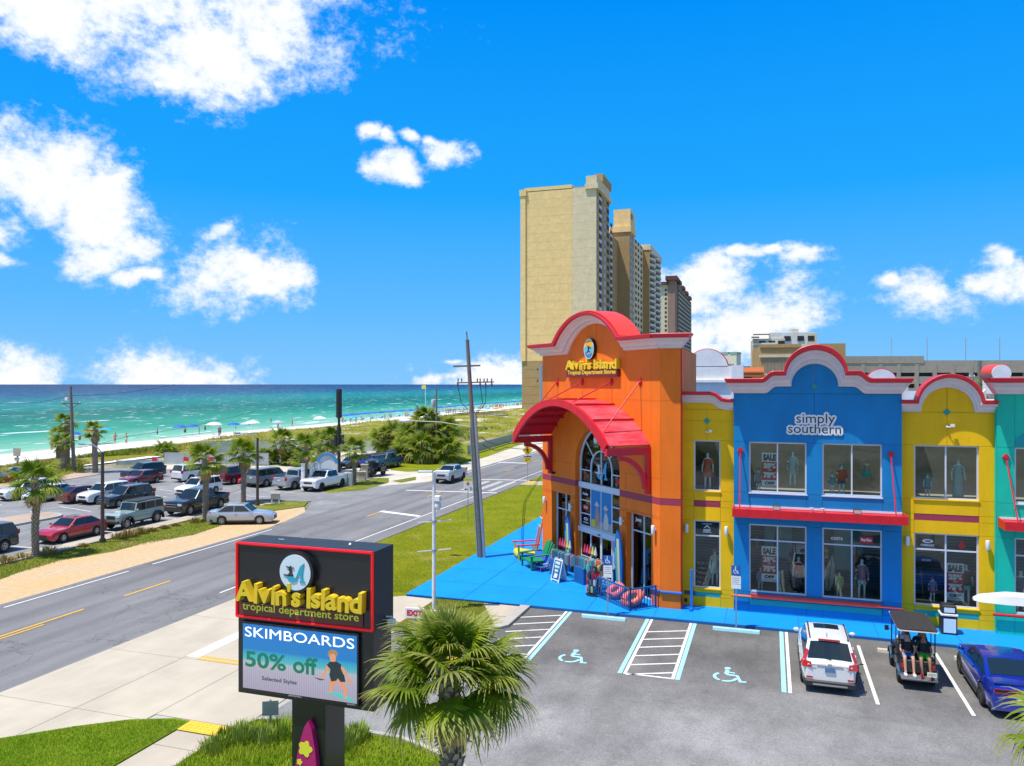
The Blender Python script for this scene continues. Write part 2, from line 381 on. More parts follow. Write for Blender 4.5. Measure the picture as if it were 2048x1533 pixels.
# land, sea, beach
b = NB('land_cover'); q = b.mix(b.rng(b.noise(.05, 8, .65), .4, .6), (.10, .13, .045), (.33, .29, .22)); q = b.mix(1., q, b.rng(b.noise(1.5, 6, .7), .3, .7, .7, 1.25), 'MULTIPLY'); b.col(q)
structure('ground', MB().sheet([(-90, -3000), (26000, -3000), (26000, 26000), (-90, 26000)], -.06), b.done(.95, 0, .1))
b = NB('beach_sand'); q = b.mix(b.rng(b.noise(.3, 8, .68, (1, .3, 1)), .38, .68), (.86, .84, .80), (.70, .67, .62))
sx = b.n('ShaderNodeSeparateXYZ'); b.l(b.P(), sx.inputs[0])
q = b.mix(b.rng(sx.outputs[2], -.42, -.2, 1., 0.), q, (.50, .45, .36)); q = b.mix(1., q, b.rng(b.noise(2.2, 8, .75), .3, .7, .82, 1.1), 'MULTIPLY')
b.col(q); b.bump(b.noise(1.5, 8, .7), .6, .25); BEACH = b.done(.95, 0, .1)
mb = MB(); ys = [-300 + 25 * i for i in range(61)] + [1400, 2200, 4000, 9000, 26000]
def shore(y): return -114.5 - max(0, min(y - 90, 420)) * .044 + 1.1 * math.sin(y * .035) + .7 * math.sin(y * .11)
rs = [[(-84, y, .1), (-96, y, .12), (shore(y) + 7, y, -.12), (shore(y) - 6, y, -.72), (shore(y) - 40, y, -2.2)] for y in ys]
mb.rings(rs[::-1], cap=False, close=False); structure('beach', mb, BEACH, smooth=True)
def sea_mat():
    b = NB('sea_water'); sx = b.n('ShaderNodeSeparateXYZ'); b.l(b.P(), sx.inputs[0])
    ng = b.n('ShaderNodeMath', operation='MULTIPLY'); b.l(sx.outputs[0], ng.inputs[0]); ng.inputs[1].default_value = -1.
    yy = b.n('ShaderNodeMath', operation='MULTIPLY_ADD'); b.l(sx.outputs[1], yy.inputs[0]); yy.inputs[1].default_value = -.042; b.l(ng.outputs[0], yy.inputs[2])
    nd = b.rng(b.noise(.011, 5, .6, (1, .35, 1)), .25, .75, .84, 1.18)
    dd = b.n('ShaderNodeMath', operation='MULTIPLY'); b.l(yy.outputs[0], dd.inputs[0]); b.l(nd, dd.inputs[1])
    lg = b.n('ShaderNodeMath', operation='LOGARITHM'); b.l(dd.outputs[0], lg.inputs[0]); lg.inputs[1].default_value = 10.
    f = b.rng(lg.outputs[0], 2.0, 3.5)
    rp = b.n('ShaderNodeValToRGB'); e = rp.color_ramp.elements
    cols = [(.0, (.36, .58, .42)), (.06, (.15, .40, .26)), (.13, (.022, .25, .15)), (.20, (.003, .15, .095)), (.27, (.003, .115, .085)), (.34, (.003, .175, .135)),
            (.42, (.003, .15, .155)), (.53, (.002, .075, .14)), (.70, (.002, .042, .115)), (1., (.001, .026, .088))]
    e[0].position, e[1].position = cols[0][0], cols[-1][0]; e[0].color = cols[0][1] + (1,); e[1].color = cols[-1][1] + (1,)
    for p, c in cols[1:-1]: x = e.new(p); x.color = c + (1,)
    b.l(f, rp.inputs[0])
    q = b.mix(1., rp.outputs[0], b.rng(b.noise(.09, 7, .7, (1, .35, 1)), .3, .7, .84, 1.16), 'MULTIPLY')
    # breaking crests: short streaks of foam, fewer offshore
    fo = b.rng(b.noise(.21, 4, .62, (1.5, .5, 1)), .635, .665); fo2 = b.rng(b.noise(.045, 3, .6, (1.9, .40, 1)), .67, .70)
    q = b.mix(fo, q, (.80, .84, .84)); q = b.mix(b.rng(fo2, 0, 1, 0, .8), q, (.80, .84, .84))
    b.col(q); b.bump(b.noise(.5, 8, .7, (1, .5, 1)), .35, .5)
    return b.done(.45, 0, .10)
mb = MB(); ys = [-30000, -3000, -300] + [-275 + 25 * i for i in range(60)] + [2200, 4000, 9000, 40000]
mb.rings([[(shore(y) - 1.2, y, -.5), (shore(y) - 4, y, -.42), (-160, y, -.38), (-400, y, -.38), (-1500, y, -.38), (-60000, y, -.38)] for y in ys][::-1], cap=False, close=False)
structure('sea', mb, sea_mat())
# swash: a thin broken line of foam along the beach
b = NB('surf_foam'); q = (.86, .88, .87); al = b.rng(b.noise(.35, 6, .7, (1, .3, 1)), .52, .62); b.col(q); b.l(al, b.p.inputs['Alpha']); FOAM = b.done(.7)
mb = MB()
for off, wd in ((-5, 1.8), (-15, 1.2)):
    k = [[(shore(y) + off + 2.2 * math.sin(y * .05 + off), y, -.33), (shore(y) + off - wd + 2.2 * math.sin(y * .05 + off), y, -.33)] for y in [10 + 12 * i for i in range(50)]]
    mb.rings(k, cap=False, close=False)
stuff(mb.build('surf_foam', FOAM), 'thin broken lines of white surf along the waterline', 'surf')
# dunes: low sand hills with sea oats
DB = [(-60, -77.5), (72, -77.5), (79, -85), (93, -86), (104, -72), (112, -57), (150, -51), (400, -43), (900, -40)]
def duneb(y):
    for (a, b_), (c, d) in zip(DB[:-1], DB[1:]):
        if y <= c: return b_ + (d - b_) * (y - a) / (c - a)
    return DB[-1][1]
def dunew(y): return -91 - 13.0 * min(1, max(0, (y - 70) / 60))
def duneh(x, y):
    xb = duneb(y); e = min(1, max(0, (xb - x) / 7)) * min(1, max(0, (x - dunew(y)) / 7))
    n = noise.fractal(Vector((x * .05, y * .035, 1.7)), 1., 2., 4)
    return e * max(0, .35 + .8 * n + .35 * math.exp(-((x + 84) / 9) ** 2))
def dune_mat():
    b = NB('dune_cover')
    q = b.mix(b.rng(b.noise(.22, 6, .65), .38, .62), (.27, .27, .028), (.40, .34, .07))
    q = b.mix(b.rng(b.noise(.11, 7, .66), .48, .62), q, (.19, .22, .02))
    q = b.mix(b.rng(b.noise(.16, 8, .72, (1, .6, 1)), .53, .61), q, (.68, .63, .54))
    q = b.mix(1., q, b.rng(b.noise(4, 7, .8), .25, .75, .5, 1.4), 'MULTIPLY')
    b.col(q); b.bump(b.noise(5, 6, .8), 1., .3); return b.done(.95, 0, .05)
mb = MB(); nx, ny = 30, 180
ysd = [-60 + 4.2 * i for i in range(ny)]
dx = lambda y, j: dunew(y) + (duneb(y) - dunew(y)) * j / nx
mb.rings([[(dx(y, j), y, duneh(dx(y, j), y) + (.14 if 0 < j < nx else -.3)) for j in range(nx + 1)] for y in ysd], cap=False, close=False)
structure('dunes', mb, dune_mat(), smooth=True, angle=3)

ASPH = asphalt('parking_asphalt', (.145, .141, .136), (.195, .190, .183), .25, True, True)
ASPH2 = asphalt('beach_lot_asphalt', (.215, .215, .215), (.265, .262, .256), .22, False)
ROAD = road_mat()
CONC = concrete('concrete_drive', (.50, .44, .335)); CONC2 = concrete('concrete_walk', (.47, .41, .315))
KERBC = concrete('kerb_concrete', (.42, .40, .355))
SANDY = sand('verge_sand', (.60, .40, .20), (.54, .42, .27)); PALE = sand('pale_sand', (.62, .57, .47), (.47, .42, .33))
LAWN1 = lawn('verge_grass', (.135, .175, .018), (.205, .215, .030), (.36, .27, .09), .85)
LAWN2 = lawn('front_lawn', (.16, .20, .004), (.235, .25, .008), (.38, .30, .08), .65)
LAWN3 = lawn('lush_lawn', (.13, .25, .006), (.20, .31, .014), (.30, .28, .06), .6)
def plaza_mat():
    b = NB('plaza_blue'); c = (.004, .255, .78)
    q = b.mix(1., c, b.rng(b.noise(.5, 7, .65), .3, .7, .90, 1.08), 'MULTIPLY'); q = b.mix(1., q, b.rng(b.noise(30, 3), .25, .75, .93, 1.06), 'MULTIPLY')
    q = b.mix(b.rng(b.noise(1.9, 9, .78), .60, .74, 0., .40), q, (.20, .40, .62)); q = b.mix(b.rng(b.noise(.8, 8, .75, (1, .4, 1)), .56, .70, 0., .45), q, (.006, .13, .42)); b.col(q); b.bump(b.noise(90, 2), .15, .006); return b.done(.65, 0, .2)
BLUEP = plaza_mat()
# across the road
structure('beach_parking_lot', MB().sheet([(-78, -60), (-44.1, -60), (-44.1, 76), (-58, 82), (-78, 78)], -.02), ASPH2)
structure('lot_sidewalk_bed', MB().slab([(-44.2, -60), (-42.75, -60), (-42.75, 50.5), (-44.2, 50.5)], -.2, .02), KERBC)
wk = MB().box(-.7, .7, -.99, .99, 0, .06).mesh('paving_slab', CONC2)
walk = structure('lot_sidewalk', MB().slab([(-44.12, -58), (-42.85, -58), (-42.85, 50.4), (-44.12, 50.4)], -.1, .03), KERBC)
for i in range(28): obj('paving_slab', wk, walk, T(-43.47, -4 + 2 * i, .032))
structure('verge', MB().sheet([(-42.75, -60), (-35.2, -60), (-35.2, 49), (-36.2, 55.5), (-38.8, 59.2), (-42.75, 60.5)], -.012), SANDY)
gp = []
for y in range(-60, 52, 3): gp.append((-39.6 + .8 * math.sin(y * .31) + .5 * math.sin(y * .83 + 1), y))
structure('verge_grass', MB().sheet([(-42.75, -60)] + gp + [(-41.0, 50.8), (-42.75, 50.5)], -.004), LAWN1)
structure('entry_grass_island', MB().sheet([(-42.3, 57.2), (-41.2, 56), (-39.5, 55.6), (-38.3, 58.4), (-39.6, 61.2), (-41.6, 60.4)], .03), LAWN1)
structure('entry_lane', MB().sheet([(-44.3, 60.4), (-39.4, 61.4), (-36.6, 56), (-35.2, 50), (-35.2, 78), (-39.5, 71.5), (-44.3, 68)], -.008), ASPH2)
structure('sandy_lot', MB().sheet([(-77, 79), (-58, 78), (-44, 68), (-41, 71.5), (-35.2, 74), (-35.2, 420), (-40, 420), (-46, 140), (-58, 114), (-70, 106), (-77, 98)], -.03), PALE)
structure('far_verge_grass', MB().sheet([(-44.6, 87), (-42, 86), (-38.6, 88), (-39.3, 106), (-41, 124), (-44, 150), (-47, 150), (-56, 112), (-50, 97)], -.012), LAWN2)
structure('palm_island_grass', MB().sheet([(-43.4, 68.2), (-40.8, 66.6), (-38.6, 69.5), (-39.2, 76), (-41, 79.5), (-42.4, 79)], -.004), LAWN1)
structure('grass_patch', MB().sheet([(-39.4, 77.2), (-37.8, 76.2), (-37.4, 79), (-38.6, 81.6)], -.006), LAWN1)
structure('grass_patch', MB().sheet([(-50, 80), (-44.8, 79), (-44.2, 82), (-47, 84)], -.006), LAWN2)
BRICKP = concrete('brick_pavers', (.46, .34, .25))
structure('paver_apron', MB().slab([(-79, -20), (-74.2, -20), (-74.0, 66), (-74.8, 72), (-79, 72)], -.1, .05), BRICKP)
for (x0, y0, x1, y1) in ((-57.2, 30, -53.6, 47.2), (-57, 57.4, -54.4, 58)):
    pts = [(x0, y0), (x1, y0)] + [((x0 + x1) / 2 + (x1 - x0) / 2 * math.cos(a), y1 + 1.6 * math.sin(a)) for a in [math.pi * k / 8 for k in range(9)]]
    if y1 - y0 > 5:
        o = structure('parking_island', MB().slab(pts, -.05, .13), KERBC)
        c = [((p[0] + 55.4) * .82 - 55.4, p[1] - .25) for p in pts]
        MB().slab(c, .1, .142).build('paver_infill', BRICKP, o)
structure('road', MB().sheet([(-35.3, -300), (-25.15, -300), (-25.15, 900), (-35.3, 900)], -.016), ROAD)
WHITE = M('road_paint_white', (.74, .73, .70), .75, var=.28, scale=9)
YEL = M('road_paint_yellow', (.72, .40, .035), .75, var=.28, scale=9); LBLUE = M('paint_pale_blue', (.34, .66, .74), .7, var=.18, scale=8)
def mark(name, poly, m, z=.0, parent=None):
    o = MB().sheet(poly, z).build(name, m); o['kind'] = 'structure'; return o
def strip(name, x0, x1, y0, y1, m, z=-.004): return mark(name, [(x0, y0), (x1, y0), (x1, y1), (x0, y1)], m, z)
for y0, y1 in ((-120, 27), (27.6, 35.2), (37, 48.6), (82, 400)): strip('road_edge_line', -34.62, -34.5, y0, y1, WHITE)
for y0, y1 in ((-120, 15), (33, 72), (80.5, 400)): strip('road_edge_line', -26.62, -26.5, y0, y1, WHITE)
for y in (20, 32.6, 45.2, 57.4, 69, 92, 104, 117, 129, 141, 153): strip('centre_dash', -30.8, -30.65, y - 1.6, y + 1.6, YEL)
strip('centre_line', -30.8, -30.66, -60, 28.6, YEL, -.003); strip('centre_line', -30.5, -30.38, -60, 26.2, YEL, -.003)
mark('stop_bar', [(-30.9, 58.1), (-26.75, 56.9), (-26.75, 57.5), (-30.9, 58.75)], WHITE, -.003)
mark('stop_bar', [(-35, 99.7), (-31, 99.7), (-31, 100.4), (-35, 100.4)], WHITE, -.003)
mark('crossing_line', [(-34.6, 70.6), (-25.3, 71.6), (-25.3, 72.0), (-34.6, 71.0)], WHITE, -.003)
mark('crossing_line', [(-34.6, 80.6), (-25.3, 82.2), (-25.3, 82.6), (-34.6, 81.0)], WHITE, -.003)
WORN = M('worn_paint', (.46, .455, .44), .8, var=.5, scale=3)
for k in range(3, 6): x = -33.8 + k * 1.42; mark('crossing_bar', [(x, 72.2 + k * .1), (x + .6, 72.2 + k * .1), (x + .6, 79.6 + k * .2), (x, 79.6 + k * .2)], WORN, -.003)
# near side of the road
structure('road_verge_lawn', MB().sheet([(-25.15, 33.2), (-17.35, 33.4), (-17.35, 62), (-17.35, 300), (-24.6, 300), (-25.15, 83), (-23.6, 79.5), (-24.9, 78)], -.010), LAWN2)
structure('far_footpath', MB().sheet([(-25.15, 78.4), (-15, 80.5), (-15, 82.2), (-25.15, 81.8)], -.006), CONC2)
strip('curb_ramp_pad', -25.0, -23.9, 79.6, 81.4, YEL, -.002)
slabs = structure('driveway', MB().sheet([(-25.15, -20), (-15.3, -20), (-15.3, 21.9), (-15.3, 35.46), (-17.4, 35.5), (-25.15, 33.3)], -.03), KERBC)
def slabset(par, polys, m, z0=-.05, z1=.0):
    for p in polys:
        c = (sum(q[0] for q in p) / len(p), sum(q[1] for q in p) / len(p))
        pp = [(c[0] + (q[0] - c[0]) * (1 - .012 / max(.3, abs(q[0] - c[0]))) if abs(q[0] - c[0]) > .02 else q[0],
               c[1] + (q[1] - c[1]) * (1 - .012 / max(.3, abs(q[1] - c[1]))) if abs(q[1] - c[1]) > .02 else q[1]) for q in p]
        MB().slab(pp, z0, z1).build('concrete_slab', m, par)
slabset(slabs, [[(-25.15, y0), (-21.6, y0), (-21.6, y1), (-25.15, y1)] for y0, y1 in ((9.8, 14.6), (14.6, 19.75), (19.75, 24.65), (24.65, 29.4), (29.4, 33.2))], CONC)
slabset(slabs, [[(-21.6, y0), (-18.75, y0), (-18.75, y1), (-21.6, y1)] for y0, y1 in ((14.6, 19.75), (19.75, 24.7), (24.7, 29.4), (29.4, 34.3))], CONC)
slabset(slabs, [[(-18.75, y0), (-15.5, y0), (-15.5, y1), (-18.75, y1)] for y0, y1 in ((20.2, 24.7), (24.7, 29.4))], CONC)
slabset(slabs, [[(-18.75, 29.4), (-15.6, 29.4), (-15.65, 35.1), (-17.4, 35.45), (-18.75, 34.4)]], CONC)
slabset(slabs, [[(-17.25, y), (-15.7, y), (-15.7, y + 1.5), (-17.25, y + 1.5)] for y in (11, 12.5, 14, 15.5, 17)], CONC2, z1=.004)
slabset(slabs, [[(-17.25, 18.5), (-15.7, 18.5), (-15.7, 19.45), (-17.25, 19.45)]], CONC2, z1=.004)
PAD = M('tactile_yellow', (.78, .49, .035), .7, var=.15, scale=4)
pad = MB().slab([(-17.28, 19.5), (-15.62, 19.5), (-15.66, 20.15), (-17.32, 20.15)], .0, .015)
for i in range(10):
    for j in range(4): pad.box(-17.18 + i * .165, -17.11 + i * .165, 19.55 + j * .155, 19.62 + j * .155, .015, .025)
tag(pad.build('tactile_pad', PAD), 'yellow tactile warning pad at the end of the pavement by the lawn', 'tactile pad')
mark('driveway_stop_bar', [(-21.62, 24.9), (-21.05, 24.9), (-21.05, 29.4), (-21.62, 29.4)], WHITE, .005)
mark('driveway_yellow_line', [(-21.0, 24.72), (-16, 24.72), (-16, 24.86), (-21.0, 24.86)], YEL, .005)
mark('driveway_yellow_line', [(-21.0, 24.98), (-16, 24.98), (-16, 25.12), (-21.0, 25.12)], YEL, .005)
structure('front_lawn', MB().slab([(-25, 8), (-17.3, 8), (-17.3, 20.1), (-17.9, 20.12), (-19.2, 19.6), (-20.4, 18.7), (-21.9, 17.3), (-25, 14)], -.1, .02), LAWN3)
bedp = [(-15.62, 8), (-15.62, 19.9), (-15.2, 20.7), (-14.2, 20.95), (-11.5, 20.95), (-10.4, 20.9), (-9.5, 20.6), (-8.2, 20.0), (-6.6, 18.6), (-5.2, 16), (-4.8, 8)]
structure('planting_bed', MB().slab(bedp, -.1, .06), LAWN3)
cx = -10.4
def offp(p, d):
    c = Vector((-10.2, 13)); v = Vector(p) - c; return tuple(c + v * (1 + d / v.length))
kb = MB()
for i in range(1, len(bedp) - 1):
    a, b_ = bedp[i], bedp[i + 1]; kb.slab([a, b_, offp(b_, .17), offp(a, .17)], -.1, .12)
structure('bed_kerb', kb, KERBC)
structure('parking_lot', MB().sheet([(-15.3, 20.6), (-15.3, 24.5), (-15.25, 30.2), (-11.1, 32.2), (-10.75, 35.42), (60, 35.42), (60, -20), (-4.9, -20), (-15.3, -20)], -.02), ASPH)
structure('corner_lawn', MB().slab([(-15.62, 30.3), (-12.6, 30.9), (-11.5, 32.4), (-13.2, 35.44), (-15.62, 35.42)], -.1, .02), LAWN1)
cw = structure('corner_walk', MB().slab([(-13.2, 35.44), (-10.75, 35.44), (-11.0, 32.0), (-11.7, 31.2), (-12.6, 30.9), (-11.5, 32.4)], -.1, -.012), KERBC)
slabset(cw, [[(-13.15, 35.4), (-11.35, 35.4), (-11.35, 33.6), (-12.25, 33.6)], [(-12.2, 33.55), (-11.35, 33.55), (-11.35, 31.7), (-11.7, 31.6), (-11.6, 32.5)]], CONC2, -.05, .025)
structure('lot_kerb', MB().slab([(-11.28, 35.42), (-10.8, 35.42), (-10.85, 32.3), (-11.5, 31.2), (-12.4, 30.7), (-12.6, 31.0), (-11.75, 31.6), (-11.33, 32.5)], -.1, .1), KERBC)
# blue plaza in front of the shop
plaza = structure('blue_plaza', MB().slab([(-17.35, 35.52), (-10.75, 35.5), (-10.75, 35.44), (60, 35.44), (60, 52), (-12, 62), (-17.35, 62)], -.2, .085), M('plaza_joint', (.01, .12, .34), .8))
def clipslab(x0, x1, y0, y1): return [(x0, y0), (x1, y0), (x1, y1), (x0, y1)]
xs = [-17.34, -14.3, -11.2, -8.1, -5.0, -1.9, 1.2, 4.3, 7.4, 10.5, 14]; yj = [35.46, 38.4, 41.4, 44.4, 47.4, 50.4, 53.4, 56.4, 61.9]
for i in range(len(xs) - 1):
    for j in range(len(yj) - 1):
        if xs[i] > -11.5 and j > 2: continue
        if xs[i] > -5.2 and j > 0: continue
        MB().slab([(xs[i] + .014, yj[j] + .014), (xs[i + 1] - .014, yj[j] + .014), (xs[i + 1] - .014, yj[j + 1] - .014), (xs[i] + .014, yj[j + 1] - .014)], .06, .10).build('paving_slab', BLUEP, plaza)
# stall markings, wheel stops and wheelchair signs
def stall(x, m, w=.12, y0=28.45, y1=35.4, name='stall_line'): return strip(name, x - w / 2, x + w / 2, y0, y1, m, -.010)
for x in (-9.02, -5.06, -3.33, .66): stall(x, WHITE)
for x in (-8.82, -5.25, -3.16, .46): stall(x, LBLUE, .16)
for x in (3.4, 6.2, 9.0, 11.8): stall(x, WHITE, .12, 28.35, 34.5)
for k in range(7):
    y = 33.85 - k * 1.08
    mark('hatch_line', [(-10.78, y - .06), (-9.1, y + .82), (-9.1, y + .94), (-10.78, y + .06)], WHITE, -.010)
for k in range(6):
    y = 33.55 - k * 1.03
    mark('hatch_line', [(-5.0, y - .06), (-3.39, y + .64), (-3.39, y + .76), (-5.0, y + .06)], WHITE, -.010)
strip('hatch_line', -5.0, -3.39, 28.45, 28.56, WHITE, -.010)
def wheelstop(x0, x1, y, m, label, group=None):
    s = [(-.09, 0), (.09, 0), (.065, .11), (.03, .14), (-.03, .14), (-.065, .11)]
    mb = MB().rings([[(x, y + a, b_ - .018) for a, b_ in s[::-1]] for x in (x0, x1)])
    tag(mb.build('wheel_stop', m), label, 'wheel stop', group)
wheelstop(-8.15, -6.15, 34.82, LBLUE, 'pale blue wheel stop in the accessible bay by the blue fenced pen')
wheelstop(-2.35, -.42, 34.82, LBLUE, 'pale blue wheel stop in the accessible bay left of the white car')
wheelstop(4.05, 5.75, 34.0, M('concrete_stop', (.55, .48, .37), .8), 'bare concrete wheel stop in front of the golf cart')
wheelstop(6.75, 8.6, 33.95, MATS['concrete_stop'], 'bare concrete wheel stop in front of the blue sedan')
def wheelchair(cx, cy, s=1.0):
    """painted access symbol: head, back, leg and wheel"""
    mb = MB(); A = lambda p: (cx + p[0] * s, cy + p[1] * s * 1.35)
    mb.sheet([A((-.08 + .12 * math.cos(a), .62 + .10 * math.sin(a))) for a in [math.pi * k / 6 for k in range(12)]], -.006)
    for p, q, w in (((-.08, .5), (-.1, .16), .15), ((-.1, .34), (.2, .3), .08), ((-.1, .14), (.28, .12), .11), ((.28, .14), (.42, -.28), .11), ((.36, -.3), (.62, -.27), .09)):
        d = (Vector(q) - Vector(p)).normalized() * w / 2; n = Vector((-d.y, d.x))
        mb.sheet([A(Vector(p) + n), A(Vector(p) - n), A(Vector(q) - n), A(Vector(q) + n)], -.006 - .0004 * len(mb.f))
    R, r = .44, .32; c = (-.12, -.05); aa = [math.radians(130 + 225 * k / 16) for k in range(17)]
    for a, b_ in zip(aa[:-1], aa[1:]):
        if 7.5 < aa.index(a) < 8.5: continue
        mb.sheet([A((c[0] + R * math.cos(a), c[1] + R * math.sin(a) * .8)), A((c[0] + R * math.cos(b_), c[1] + R * math.sin(b_) * .8)), A((c[0] + r * math.cos(b_), c[1] + r * math.sin(b_) * .8)), A((c[0] + r * math.cos(a), c[1] + r * math.sin(a) * .8))], -.0056)
    o = mb.build('access_symbol', LBLUE); o['kind'] = 'structure'
wheelchair(-7.25, 29.45); wheelchair(-1.42, 29.35)
# beach lot stall lines
for y in (-2, 3.6, 9.2, 14.8, 20.4, 26, 32, 38.3, 44.2, 50.2, 62.5, 66): strip('stall_line', -47.9, -44.3, y - .06, y + .06, WHITE, -.014)
for k in range(16):
    y = 20 + k * 2.9
    mark('stall_line', [(-58.5, y), (-53.8, y - 1.2), (-53.8, y - 1.08), (-58.5, y + .12)], WHITE, -.014)
    mark('stall_line', [(-69, y + 6), (-64, y + 4.8), (-64, y + 4.92), (-69, y + 6.12)], WHITE, -.014)
# ================================================================== THE SHOP
ORANGE = stucco('orange_render', (.88, .18, .008)); ORANGE2 = stucco('brick_orange_render', (.62, .125, .03))
YELLOW = stucco('yellow_render', (.90, .52, .0)); BLUE = stucco('blue_render', (.001, .215, .52)); GREEN = stucco('green_render', (.004, .52, .36)); TEALW = stucco('teal_render', (.01, .34, .36))
MAROON = M('maroon_band', (.35, .035, .07), .6); REDC = M('cornice_red', (.58, .012, .030), .45, var=.14); SUNRED = M('sunlit_red', (.86, .055, .03), .5, var=.1)  # the coral is the cap red with its sunlit brightness painted in
WHT = M('cornice_white', (.70, .66, .68), .6, var=.10, scale=1.6); ROOFW = M('roof_white', (.80, .78, .76), .7, var=.16, scale=1.2)
CANR = M('canopy_red', (.66, .006, .018), .38, var=.18, scale=3.5); FRAME = M('window_frame', (.62, .66, .72), .4, var=.05)
TEAL = M('teal_trim', (.005, .36, .33), .55); BLUET = M('blue_trim', (.01, .15, .52), .45); REDT = M('red_pipe', (.62, .05, .03), .5)
def fade_mat():
    """red sheet metal bleached and chalky along the seams"""
    b = NB('faded_canopy'); sx = b.n('ShaderNodeSeparateXYZ'); b.l(b.P(True), sx.inputs[0])
    n = b.rng(b.noise(1.6, 6, .6, (1, .5, 3), True), .34, .60); n2 = b.rng(b.noise(6, 5, .7, (3, .4, 1), True), .35, .65)
    q = b.mix(n, (.66, .006, .025), (.74, .11, .14)); q = b.mix(n2, q, b.mix(.5, q, (.78, .05, .08))); b.col(q); return b.done(.4)
FADE = fade_mat()
def glass_mat(name, tint, refl=.22):
    m = bpy.data.materials.new(name); m.use_nodes = True; t = m.node_tree; t.nodes.clear()
    o = t.nodes.new('ShaderNodeOutputMaterial'); a = t.nodes.new('ShaderNodeBsdfTransparent'); g = t.nodes.new('ShaderNodeBsdfGlossy'); x = t.nodes.new('ShaderNodeMixShader'); fr = t.nodes.new('ShaderNodeFresnel')
    a.inputs[0].default_value = tint + (1,); g.inputs['Roughness'].default_value = .03; g.inputs[0].default_value = (.9, .95, .95, 1); fr.inputs[0].default_value = 1.5
    ad = t.nodes.new('ShaderNodeMath'); ad.operation = 'ADD'; ad.inputs[1].default_value = refl; t.links.new(fr.outputs[0], ad.inputs[0])
    # old panes are slightly wavy
    nz = t.nodes.new('ShaderNodeTexNoise'); nz.inputs['Scale'].default_value = .9; bp = t.nodes.new('ShaderNodeBump'); bp.inputs['Strength'].default_value = .05; bp.inputs['Distance'].default_value = .12
    ge = t.nodes.new('ShaderNodeNewGeometry'); t.links.new(ge.outputs['Position'], nz.inputs['Vector']); t.links.new(nz.outputs[0], bp.inputs['Height']); t.links.new(bp.outputs[0], g.inputs['Normal'])
    t.links.new(ad.outputs[0], x.inputs[0]); t.links.new(a.outputs[0], x.inputs[1]); t.links.new(g.outputs[0], x.inputs[2]); t.links.new(x.outputs[0], o.inputs[0]); return m
GLASS = glass_mat('shop_glass', (.90, .95, .94), .0)
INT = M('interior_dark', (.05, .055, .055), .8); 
def slat_mat():
    b = NB('interior_slatwall'); sx = b.n('ShaderNodeSeparateXYZ'); b.l(b.P(), sx.inputs[0])
    w = b.n('ShaderNodeMath', operation='FRACT'); mu = b.n('ShaderNodeMath', operation='MULTIPLY'); b.l(sx.outputs[2], mu.inputs[0]); mu.inputs[1].default_value = 7.; b.l(mu.outputs[0], w.inputs[0])
    q = b.mix(b.rng(w.outputs[0], .80, .88), (.015, .11, .18), (.07, .24, .30)); b.col(q); return b.done(.6)
SLAT = slat_mat()
shop = thing('shop_building', 'two storey beach shop with orange corner tower and yellow, blue and green fronts', 'shop', T(0, 40, 0))
def FW(Y): return T(0, Y, 0)
TWR = T(-4.9, 37.0, 0) @ RZ(-math.pi / 4)           # tower face: x to the right along the face, y into it

def panels(xs, zs, holes, mat, Mx, depth=.06, gap=.006, back=.30, xr=None, zr=None):
    """wall of separate rendered panels with open joints, over a solid wall"""
    bk = MB(); n = 0
    ax = sorted(set(xs)); az_ = sorted(set(zs))
    hx = sorted(set(ax + [h[0] for h in holes] + [h[1] for h in holes])); hz = sorted(set(az_ + [h[2] for h in holes] + [h[3] for h in holes]))
    inh = lambda x, z: any(h[0] < x < h[1] and h[2] < z < h[3] for h in holes)
    for i in range(len(hx) - 1):
        for j in range(len(hz) - 1):
            x0, x1, z0, z1 = hx[i], hx[i+1], hz[j], hz[j+1]
            if inh((x0+x1)/2, (z0+z1)/2): continue
            bk.box(x0, x1, .05, back, z0, z1)
            MB().box(x0 + gap, x1 - gap, 0, .052, z0 + gap, z1 - gap).build('wall_panel', mat, shop, Mx)
    return bk.build('wall', mat, shop, Mx)
def window(x0, x1, z0, z1, mx, tz, Mx, y=.10, bar=.065, glass=None, name='window', sill=True):
    f = MB()
    f.box(x0, x0+bar, y, y+.12, z0, z1); f.box(x1-bar, x1, y, y+.12, z0, z1); f.box(x0+bar, x1-bar, y, y+.12, z1-bar, z1); f.box(x0+bar, x1-bar, y, y+.12, z0, z0+bar)
    w = f.build(name, FRAME, shop, Mx)
    cx = [x0+bar] + [v for m in mx for v in (m - .03, m + .03)] + [x1-bar]; cz = [z0+bar] + [v for m in tz for v in (m - .03, m + .03)] + [z1-bar]
    for m in mx: MB().box(m-.03, m+.03, y+.012, y+.11, z0+bar, z1-bar).build('mullion', FRAME, w, Mx)
    for m in tz:
        for i in range(0, len(cx), 2): MB().box(cx[i], cx[i+1], y+.016, y+.106, m-.03, m+.03).build('transom', FRAME, w, Mx)
    for i in range(0, len(cx), 2):
        for j in range(0, len(cz), 2): MB().box(cx[i]-.012, cx[i+1]+.012, y+.06, y+.068, cz[j]-.012, cz[j+1]+.012).build('pane', glass or GLASS, w, Mx)
    if sill: MB().box(x0-.03, x1+.03, -.05, y+.02, z0-.05, z0-.002).build('sill', sill if sill is not True else FRAME, w, Mx)
    return w
def arcpts(cx, cz, r, a0, a1, n): return [(cx + r*math.cos(math.radians(a0+(a1-a0)*k/n)), cz + r*math.sin(math.radians(a0+(a1-a0)*k/n))) for k in range(n+1)]
